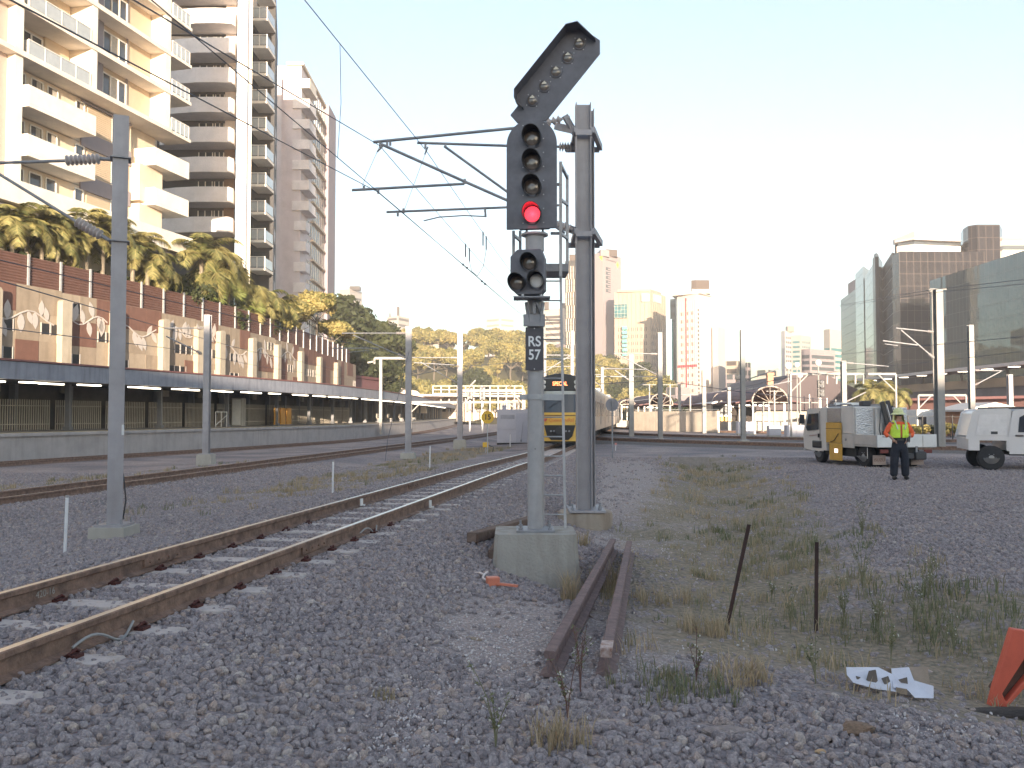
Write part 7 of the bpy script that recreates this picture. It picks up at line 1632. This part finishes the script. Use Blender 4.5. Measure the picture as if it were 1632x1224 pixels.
# body: one continuous surface (head, neck, torso, arms with fingers, legs)
V = [(0, 0, .95), (0, 0, 1.12), (0, 0, 1.32), (0, 0, 1.43), (0, -.005, 1.50), (-.01, -.02, 1.59), (-.012, -.015, 1.69)]; R_ = [.10, .09, .095, .06, .052, .082, .07]; E = [(0, 1), (1, 2), (2, 3), (3, 4), (4, 5), (5, 6)]
def chain(start, pts, rad):
    k = start
    for p, r_ in zip(pts, rad): V.append(p); R_.append(r_); E.append((k, len(V) - 1)); k = len(V) - 1
    return k
for s in (-1, 1):
    w = chain(3, [(s * .17, .0, 1.40), (s * .30, .02, 1.17), (s * .20, -.10, 1.03), (s * .165, -.125, .985)], [.055, .04, .03, .03])
    for f in range(4): chain(w, [(s * (.14 - .008 * f), -.145 + .012 * f, .975 - .018 * f), (s * (.10 - .005 * f), -.15 + .01 * f, .965 - .020 * f)], [.010, .008])
    chain(w, [(s * .19, -.14, .965), (s * .20, -.12, .93)], [.011, .009])
    chain(0, [(s * .09, 0, .86), (s * .115, -.01, .50), (s * .13, .02, .10), (s * .135, -.10, .045)], [.085, .055, .04, .035])
skin('body', V, E, R_, skm, pn)
q = MB(); q.ball((-.03, -.085, 1.565), .014, 8, 6, (1, 1.3, 1.4)); q.ball((-.075, -.0, 1.56), .02, 6, 6, (.4, 1, 1.5)); q.ball((.065, .01, 1.56), .02, 6, 6, (.4, 1, 1.5)); q.build('face', skm, pn, smooth=True)
q = MB(); q.tube([(-.075, -.04, 1.60), (-.06, -.085, 1.60), (-.015, -.10, 1.60), (.03, -.085, 1.60), (.05, -.04, 1.60)], [.008, .017, .018, .017, .008], 8); q.build('sunglasses', blk2, pn, smooth=True)
V = [(0, 0, .98), (0, 0, .90)]; R_ = [(.165, .125), .14]; E = [(0, 1)]
for s in (-1, 1): chain(1, [(s * .10, .0, .80), (s * .125, -.01, .48), (s * .14, .01, .07)], [.125, .105, .095])
V.append((0, 0, 1.05)); R_.append((.155, .12)); E.append((0, len(V) - 1)); skin('trousers', V, E, R_, navy, pn)
V = [(0, 0, 1.05), (0, 0, 1.20), (0, 0, 1.36), (0, 0, 1.45)]; R_ = [(.18, .145), (.19, .15), (.19, .145), .085]; E = [(0, 1), (1, 2), (2, 3)]
for s in (-1, 1): chain(2, [(s * .19, .0, 1.38), (s * .25, .01, 1.28), (s * .32, .02, 1.15), (s * .27, -.05, 1.07)], [.078, .072, .065, .05])
skin('shirt', V, E, R_, oran, pn)
def torso(name, m, a0, a1, z0, z1, k, w=.215, d=.168):
    q = MB(); n = 14; rows = []
    for j in range(7):
        z = z0 + (z1 - z0) * j / 6; sc_ = 1 - .10 * abs((z - 1.2) / .2) ** 2 * .3; rows.append([(w * sc_ * k * math.sin(a0 + (a1 - a0) * i / n), -d * sc_ * k * math.cos(a0 + (a1 - a0) * i / n), z) for i in range(n + 1)])
    for j in range(6): q.strip(rows[j], rows[j + 1])
    return q.build(name, m, pn, smooth=True)
vf = torso('vest', vest, .10, 5.9 - .0, 1.05, 1.38, 1.05); torso('vest', vest, -.95, -.10, 1.05, 1.38, 1.05)
for s in (-1, 1):
    q = MB(); q.tube([(s * .10, -.155, 1.31), (s * .125, -.15, 1.38), (s * .13, -.07, 1.455), (s * .13, .06, 1.45), (s * .11, .14, 1.33)], [.028] * 5, 6); q.build('vest_shoulder', vest, pn, smooth=True)
    q = MB(); q.tube([(s * .085, -.172, 1.26), (s * .115, -.165, 1.37), (s * .125, -.08, 1.472)], [.018] * 3, 6); q.build('reflective_strip', refl, pn, smooth=True)
q = MB(); q.bx(-.012, .012, -.175, -.165, 1.06, 1.34); q.build('vest_zip', M('vest_orange_trim', (.55, .12, .05), .7), pn)
torso('belt', blk2, 0, 6.283, .98, 1.03, 1.0, .165, .13); q = MB(); q.box((.17, -.15, 1.02), (.07, .05, .14)); q.build('radio', blk2, pn, bevel=.01); q = MB(); q.ball((.13, -.17, 1.10), .045, 12, 8, (1, .3, 1)); q.build('tag_disc', vest, pn, smooth=True)
hat = M('hat_yellow_white', (.72, .74, .38), .6, 0, .1, 5); q = MB(); n = 22; C_ = Vector((-.012, -.0, 1.665))
prof = [(.185, -.04), (.15, -.015), (.118, .0), (.115, .05), (.09, .10), (.045, .125), (.001, .13)]
rows = [[(C_.x + r_ * math.cos(2 * PI * i / n) * (1.0), C_.y + r_ * 1.12 * math.sin(2 * PI * i / n), C_.z + z) for i in range(n + 1)] for r_, z in prof]
for a, b_ in zip(rows, rows[1:]): q.strip(a, b_)
q.build('hard_hat', hat, pn, smooth=True); q = MB(); q.strip([(.12 * math.cos(a) - .012, .13 * math.sin(a), 1.62) for a in np.linspace(-.5, 3.6, 12)], [(.14 * math.cos(a) - .012, .15 * math.sin(a), 1.47) for a in np.linspace(-.5, 3.6, 12)]); q.build('neck_flap', hat, pn, smooth=True)
for s in (-1, 1): q = MB(); q.ball((s * .14, -.055, .055), .06, 12, 8, (.85, 2.1, 1)); q.build('boot', boot, pn, smooth=True)

# ---------------------------------------------------------------- small lineside things
def stick(name, px0, py0, px1, py1, r, m, label, cat, group=None, n=10, shape='cyl', parts=True):
    b_ = G(px0, py0); t_ = U(px1, py1, b_.y); th = thing(name, label, cat, b_, 0, group); q = MB(); d = t_ - b_
    if shape == 'cyl': q.cyl((0, 0, -.1), d, r, n=n)
    else:
        for a in (0, 2.1, 4.2): q.bar(Vector((0, 0, -.15)) + Vector((math.cos(a) * r * .4, math.sin(a) * r * .4, 0)), d + Vector((math.cos(a) * r * .4, math.sin(a) * r * .4, 0)), r * .35 if a else r * .9, r * .9 if a else r * .35)
    q.build('shaft', m, th); return th, d
pw = M('marker_post_white', (.74, .73, .73), .6, 0, .1, 5)
for (a, b_, c, d_, r, lb) in ((103, 882, 107, 793, .021, 'white marker post nearest the viewer, at lower left'), (530, 787, 531, 736, .022, 'white marker post in the middle, left of the far rail'), (684.5, 748, 685.5, 711, .022, 'white marker post left of the 15 sign'), (813, 712, 813, 692, .03, 'short white stub post in front of the white cabinet')):
    th, d = stick('marker_post', a, b_, c, d_, r, pw, lb, 'marker post', 'white marker posts'); q = MB(); q.cyl(d, d + Vector((0, 0, .03)), r * 1.05, n=10); q.build('cap', M('cap_grey', (.35, .33, .33), .6), th)
ysig = M('sign_yellow', (.70, .42, .04), .5, 0, .05); p = G(777, 724); th = thing('speed_sign', 'round yellow sign reading 15 on a thin post', 'speed sign', p); zc = U(777, 665, p.y).z - p.z; rr_ = 10 / F * p.y
q = MB(); q.cyl((0, 0, 0), (0, 0, zc), .028, n=8); q.build('post', galv, th); q = MB(); q.cyl((0, -.04, zc), (0, -.055, zc), rr_, n=32); q.build('disc', ysig, th); text('numerals', '15', rr_ * 1.15, tblk, th, (0, -.057, zc), (PI / 2, 0, 0), .012, .002, .95)
p2 = G(774, 722); th = thing('junction_box', 'small yellow box on a stub post at the foot of the 15 sign', 'box', p2); q = MB(); q.box((0, 0, .42), (.30, .16, .26)); q.build('box', ysig, th, bevel=.02); q = MB(); q.cyl((0, 0, 0), (0, 0, .3), .03, n=8); q.build('post', galv, th); q = MB(); q.tube([(.15, 0, .4), (.4, 0, .3), (.35, 0, .05)], .02, 6); q.build('cable', blk2, th)
p = G(976, 731); th = thing('round_sign', 'round grey sign seen from behind, right of the front mast', 'sign', p); zc = U(977, 645, p.y).z - p.z; rr_ = 10.3 / F * p.y; q = MB(); q.cyl((0, 0, 0), (0, 0, zc + .15), .03, n=8); q.build('post', galvd, th); q = MB(); q.cyl((0, .03, zc), (0, .045, zc), rr_, n=32); q.build('disc', M('sign_back_grey', (.22, .22, .25), .5, .2, .1, 3), th); q = MB(); [q.bar((-.12, .02, zc + z), (.12, .02, zc + z), .04, .02) for z in (-.12, .12)]; q.build('bracket', galvd, th)
p = G(981, 718); th = thing('ground_marker', 'small white and pink marker beside the round grey sign post', 'marker', p); q = MB(); q.bar((0, 0, 0), (.02, 0, .3), .03, .03); q.build('stake', white, th); q = MB(); q.box((.02, 0, .32), (.10, .04, .10)); q.build('flag', M('pink_flag', (.6, .25, .22), .6), th)
# white equipment cabinet
p = G(830, 707); Yc = p.y; th = thing('equipment_cabinet', 'white metal equipment cabinet with handles beside the signal pole', 'cabinet', (0, Yc, p.z)); x0 = XP(792, Yc); x1 = XP(862, Yc); hh = U(800, 652.5, Yc).z - p.z; cabm2 = M('cabinet_white', (.52, .50, .54), .55, 0, .05, 1.5)
q = MB(); q.bx(x0, x1, 0, 1.0, .05, hh); q.build('body', cabm2, th, bevel=.02); xa = XP(822, Yc); q = MB(); q.bx(x0 + .02, xa - .02, -.03, 0, hh * .42, hh - .03); q.build('access_panel', cabm2, th, bevel=.008); q = MB(); q.bx(x0 + .25, xa - .08, -.045, -.03, hh * .72, hh * .84); q.build('vent', M('cabinet_grey', (.36, .35, .38), .6), th)
q = MB(); q.bx(xa + .02, x1 - .02, -.02, 0, .08, hh - .25); q.build('door', M('cabinet_door', (.46, .45, .5), .55, 0, .05), th, bevel=.008); q = MB(); q.bar((xa + .36, -.05, .2), (xa + .50, -.05, hh * .62), .02, .02); q.box((xa + .36, -.05, .2), (.10, .04, .14)); q.build('handle', M('handle_grey', (.2, .2, .22), .4), th)
q = MB(); q.lathe((x0 + .5, .4, hh), (0, 0, 1), [(0, .14), (.18, .14), (.24, .17), (.30, .10)], 12); q.build('roof_vent', cabm2, th, smooth=True); q = MB(); q.bx(x0, x1, -.02, 1.02, -.15, .05); q.build('plinth', under, th)
# loose rails
def loose(a, b_, label, copper):
    A = G(*a); B = G(*b_); A.z += .17; B.z += .17; A2 = U(a[0], a[1], A.y); th = thing('loose_rail', label, 'rail', (B.x, B.y, B.z - .17), 0, 'loose rails lying on the ground')
    path = [(B.x, B.y), ((A.x + B.x) / 2, (A.y + B.y) / 2), (A.x, A.y)]
    o = rail(path, lambda y: B.z + (A.z - B.z) * (y - B.y) / (A.y - B.y), 'rail_length', th, rust2, rust2)
    o.location = -th.location
    if copper:
        d = (A - B).normalized(); q = MB(); q.bar(B + Vector((0, 0, .003)) , B + d * .22 + Vector((0, 0, .003)), .076, .012); q.bar(B + Vector((0, 0, -.02)) - d * .004, B + Vector((0, 0, -.02)) + d * .01, .07, .05); q.build('orange_paint', M('orange_paint_chipped', (.50, .19, .10), .6, 0, .6, 25, col2=(.35, .3, .28)), th, world=True)
loose((977, 880), (876, 1082), 'left rusty loose rail lying in the grass', False); loose((1003, 884), (966, 1080), 'right rusty loose rail with orange paint on its near end', True)
# star pickets
pk_m = M('picket_rust', (.055, .03, .027), .85, .1, .3, 9)
for (a, b_, c, d_, lb) in ((1151, 1006, 1194, 836, 'leaning rusty picket in the grass right of the loose rails'), (1300, 1008, 1302, 864, 'upright rusty picket standing in the weeds')):
    stick('star_picket', a, b_, c, d_, .022, pk_m, lb, 'picket', 'rusty pickets', shape='star')
# torn cardboard box
p = G(1420, 1112); th = thing('torn_box', 'crumpled torn white cardboard box lying in the weeds', 'cardboard box', p); cw_ = M('card_white', (.62, .62, .68), .7, 0, .08, 9); cbn = M('card_brown', (.30, .23, .17), .85, 0, .15, 9)
def LB(px, py, dy=0): u = U(px, py, p.y + dy); return u - Vector(p)
def sheet(name, pts, m, dy=(0,)):
    q = MB(); P = [LB(a, b_, dy[i % len(dy)]) for i, (a, b_) in enumerate(pts)]; q.face(P[::-1] if False else P); n_ = Vector((0, .004, .002)); q.face([v + n_ for v in P[::-1]]); return q.build(name, m, th)
sheet('white_panel', [(1349, 1064), (1400, 1064), (1424, 1076), (1432, 1103), (1395, 1098), (1360, 1088), (1350, 1076)], cw_, (.22, .2, .16, .02, .02, .03, .1))
sheet('white_panel', [(1421, 1066), (1449, 1064), (1457, 1085), (1488, 1094), (1488, 1113), (1458, 1112), (1447, 1100), (1424, 1096)], cw_, (.25, .25, .12, .05, -.02, -.02, .03, .03))
sheet('brown_panel', [(1402, 1065), (1420, 1066), (1421, 1095), (1405, 1080)], cbn, (.27,)); sheet('brown_panel', [(1450, 1064), (1478, 1063), (1483, 1092), (1458, 1084)], cbn, (.28, .28, .14, .14)); sheet('brown_panel', [(1428, 1096), (1446, 1099), (1446, 1108), (1430, 1104)], cbn, (.02,))
for P_q in ([(1385, 1070), (1396, 1068), (1399, 1085), (1392, 1092), (1381, 1084)], [(1405, 1082), (1416, 1078), (1419, 1086), (1410, 1092)], [(1364, 1078), (1372, 1080), (1366, 1084)], [(1432, 1084), (1446, 1080), (1447, 1090), (1436, 1088)]): sheet('tear', P_q, M('tear_dark', (.17, .14, .12), .9), (-.015 + .08, ))
# orange plastic barrier foot
p = G(1592, 1128); th = thing('plastic_barrier', 'faded orange plastic barrier piece leaning at the right edge', 'barrier', p); ob = M('orange_plastic', (.62, .12, .07), .55, 0, .12, 6)
def LO(px, py, dy=0): return U(px, py, p.y + dy) - Vector(p)
fr = [(1578, 1126), (1586, 1094), (1614, 1002), (1634, 1004), (1660, 1010), (1668, 1126), (1650, 1126), (1642, 1060), (1632, 1052), (1598, 1108), (1604, 1122), (1632, 1080), (1634, 1092), (1606, 1128)]
q = MB(); P = [LO(a, b_) for a, b_ in fr[:6]] 
q.ext([(v.x, v.z) for v in [LO(a, b_) for a, b_ in ((1578, 1126), (1586, 1094), (1614, 1002), (1640, 1006), (1640, 1040), (1598, 1106), (1604, 1119), (1640, 1075), (1640, 1090), (1606, 1128))]], (0, 0, 0), (1, 0, 0), (0, 0, 1), (0, .05, 0)); q.build('fin', ob, th, bevel=.008)
q = MB(); q.ext([(v.x, v.z) for v in [LO(a, b_) for a, b_ in ((1640, 1006), (1690, 1012), (1700, 1126), (1672, 1126), (1660, 1060), (1640, 1075))]], (0, 0, 0), (1, 0, 0), (0, 0, 1), (0, .05, 0)); q.build('fin', ob, th, bevel=.008)
q = MB(); q.ext([(v.x, v.z) for v in [LO(a, b_) for a, b_ in ((1586, 1100), (1634, 1030), (1660, 1030), (1660, 1060), (1606, 1122))]], (0, .05, 0), (1, 0, 0), (0, 0, 1), (0, .03, 0)); q.build('web', M('orange_plastic_dirty', (.13, .07, .05), .8, 0, .3, 8), th)
# log, rocks, offcuts
def rock(px, py, sx, sy, sz, m, label, seed, rz=0, name='rock', cat='rock'):
    p = G(px, py); me_ = rockmesh(seed, name); me_.materials.append(m); o = bpy.data.objects.new(name, me_); SC.collection.objects.link(o); o.location = (p.x, p.y, p.z + sz * .35); o.scale = (sx, sy, sz); o.rotation_euler = (0, 0, rz); tag(o, label, cat); return o
rock(1365, 1168, .115, .06, .05, M('brown_rock', (.24, .16, .11), .9, 0, .3, 5, .5, 12), 'brown rock on the ballast below the torn box', 301); rock(1155, 1172, .17, .06, .045, M('pale_rock', (.30, .25, .235), .9, 0, .3, 6, .5, 14), 'long pale stone at the bottom right of centre', 302, .1); rock(1300, 1142, .045, .035, .03, M('pink_rock', (.30, .24, .23), .9, 0, .2, 9), 'small pinkish stone left of the brown rock', 303); rock(645, 937, .035, .03, .022, M('cream_stone', (.48, .40, .31), .9), 'small cream stone alone on the dark ballast', 304); rock(756, 1019, .075, .022, .016, M('wood_chip', (.30, .24, .18), .9), 'splinter of pale wood on the ballast edge', 305, -.5, 'wood_chip', 'wood chip'); rock(1308, 1200, .03, .025, .02, M('ochre_rock', (.45, .30, .17), .9), 'ochre pebble near the bottom edge at right', 306)
for i in range(16):
    r_ = random.Random(i + 40); rock(r_.uniform(1180, 1520), r_.uniform(1195, 1222), .02, .018, .013, M('pebble_pale', (.42, .38, .36), .9), 'pale pebble scattered along the bottom edge at right', 310 + i, 0, 'pebble', 'pebble')['group'] = 'pale pebbles along the bottom edge'
lg_ = rock(1600, 1143, .42, .055, .05, M('dark_log', (.10, .085, .078), .95, 0, .35, 12, .9, 30), 'dark half buried log below the orange barrier', 360, -.04, 'log', 'log')
# timbers by the signal block
tim = M('weathered_timber', (.13, .085, .065), .9, 0, .35, 6, .6, 25); 
def beam(a, b_, w, h_, label, za, zb2): 
    A = G(*a); B = G(*b_); A.z += za; B.z += zb2; th_ = thing('timber', label, 'timber', A, 0, 'old timbers beside the signal block'); q = MB(); q.bar(A, B, w, h_); q.build('beam', tim, th_, world=True, bevel=.015); q = MB(); q.bar(A.lerp(B, -.006), A.lerp(B, .004), w * .8, h_ * .8); q.build('sawn_end', M('sawn_end', (.20, .14, .11), .95, 0, .3, 12), th_, world=True)
beam((752, 868), (850, 842), .14, .12, 'upper dark timber sticking out left of the signal block', .08, .12); beam((786, 893), (806, 862), .12, .12, 'short broken timber tucked against the signal block', .05, .10); beam((860, 928), (905, 940), .06, .05, 'rotten timber edge along the foot of the signal block', .02, .02)
# orange tag with white cable
p = G(782, 934); th = thing('cable_offcut', 'orange connector with a white cable lying on the ballast', 'cable', p); oc = M('orange_connector', (.62, .20, .12), .5, 0, .1); q = MB(); q.box((.02, 0, .045), (.12, .09, .09), rz=.3); q.build('connector', oc, th, bevel=.012); q = MB(); q.bar((.04, -.02, .03), (.26, -.07, .015), .035, .02); q.build('strap', oc, th)
wcb = M('white_cable', (.60, .52, .50), .5); q = MB(); q.tube([(-.04, .02, .05), (-.08, .08, .06), (-.07, .2, .07), (-.12, .32, .07), (-.17, .40, .05)], .011, 6); q.build('cable', wcb, th, smooth=True); q = MB(); q.tube([(-.07, .2, .07), (-.04, .30, .08), (-.07, .38, .05)], .010, 6); q.build('cable', wcb, th, smooth=True)
# culvert headwall
p = G(1100, 741); th = thing('culvert_headwall', 'low concrete culvert head at the far end of the grassy ditch', 'culvert', (0, p.y, p.z)); q = MB(); q.bx(XP(1068, p.y), XP(1130, p.y), 0, .25, -.3, .30); q.bx(XP(1052, p.y), XP(1069, p.y), -.3, .0, -.3, .12); q.build('head_wall', M('culvert_concrete', (.30, .265, .245), .9, 0, .2, 5), th, bevel=.02)
# far signals
def farsig(px, ytop, y2, yb, Y, label, heads, ri_=False):
    x = XP(px, Y); th = thing('railway_signal', label, 'railway signal', (x, Y, -.2)); q = MB(); q.bar((x, Y, -.2), (x, Y, zt(y2, Y)), .16, .16); q.build('pole', galv, th, world=True)
    h = (ytop - y2) / len(heads)
    for i, cols in enumerate(heads):
        za = zt(ytop + (y2 - ytop) * i / len(heads), Y); zb_ = zt(ytop + (y2 - ytop) * (i + .92) / len(heads), Y); q = MB(); q.bx(x - .33, x + .33, Y - .35, Y - .15, zb_, za); o = q.build('signal_head', tblk, th, world=True, bevel=.05)
        for k in range(cols): z = za + (zb_ - za) * (k + .5) / cols; q = MB(); q.lathe((x, Y - .35, z), (0, -1, 0), [(0, .15), (.2, .15), (.2, .12)], 10); q.build('lamp', galvd, o, world=True)
    if ri_: q = MB(); q.bar(U(px - 1, ytop - 1, Y - .3), U(px + 9, ytop - 12, Y - .3), .5, .15); q.build('route_indicator', tblk, th, world=True)
farsig(749, 618, 638, 692, 95, 'distant signal with a slanted indicator left of the white cabinet', [4], True); farsig(769, 617, 640, 692, 93, 'distant black signal directly above the 15 sign', [4]); farsig(1307, 606, 634, 690, 78, 'distant black signal with two stacked heads behind the truck', [2, 2])
# guy stay beside the second slim mast
q = MB(); q.tube([U(614, 735, 38), U(618, 700, 38.5), U(652, 560, 40.3)], .012, 5); tag(q.build('stay_wire', wire_m), 'slack stay wire from the grassy footing mast down to the ground', 'stay wire')
# extra slim posts and kit that crowd the middle of the yard
for i, (px, yt, Y, lb) in enumerate(((941, 588, 105, 'thin post between the yellow train and the round grey sign'), (1035, 612, 115, 'thin post at the left end of the first arched canopy'), (1068, 612, 108, 'thin post at the right end of the first arched canopy'), (1100, 628, 98, 'short thin post over the middle of the pale wall'), (1216, 640, 92, 'short thin post left of the large arched canopy'), (1234, 622, 96, 'thin post in front of the large arched canopy'), (1290, 640, 80, 'short post between the globe lamps and the truck cab'))):
    p = U(px, yt, Y); t = thing('yard_post', lb, 'post', (p.x, Y, -.2), 0, 'thin posts in the middle of the yard'); q = MB(); q.bar((0, 0, 0), (0, 0, p.z + .2), .16, .16); q.build('post', warm, t)
    q = MB(); q.bar((-.9, 0, p.z + .1), (.9, 0, p.z + .1), .08, .08); q.build('crossarm', warm, t)
for i, (px, Y, w, h, lb) in enumerate(((1190, 76, 1.6, 1.2, 'pale relay box behind the tall slim mast'), (1235, 70, 1.0, .9, 'low relay box in front of the globe lamps'), (1268, 66, 1.4, 1.0, 'wide relay box just left of the truck cab'))):
    t = thing('relay_box', lb, 'equipment box', (XP(px, Y), Y, -.15), 0, 'relay boxes in the yard'); q = MB(); q.bx(-w / 2, w / 2, 0, .7, .12, h); q.build('body', cabm2, t, bevel=.03); q = MB(); q.bx(-w / 2 + .06, -.03, -.02, 0, .2, h - .08); q.build('door', cabm2, t); q = MB(); q.bx(.03, w / 2 - .06, -.02, 0, .2, h - .08); q.build('door', cabm2, t); q = MB(); q.bx(-w / 2, w / 2, 0, .7, 0, .12); q.build('plinth', concl, t)
# ---------------------------------------------------------------- air: one even box of haze round the whole place
hz = bpy.data.materials.new('haze_air'); hz.use_nodes = True; n = hz.node_tree.nodes; l = hz.node_tree.links; n.remove(n['Principled BSDF'])
pv = n.new('ShaderNodeVolumePrincipled'); pv.inputs['Color'].default_value = (.95, .93, .95, 1); pv.inputs['Density'].default_value = .00062; pv.inputs['Anisotropy'].default_value = .0
l.new(pv.outputs[0], n['Material Output'].inputs['Volume'])
q = MB(); q.bx(-700, 700, -110, 1100, -6.5, 190); hzo = q.build('haze', hz); tag(hzo, kind='stuff')
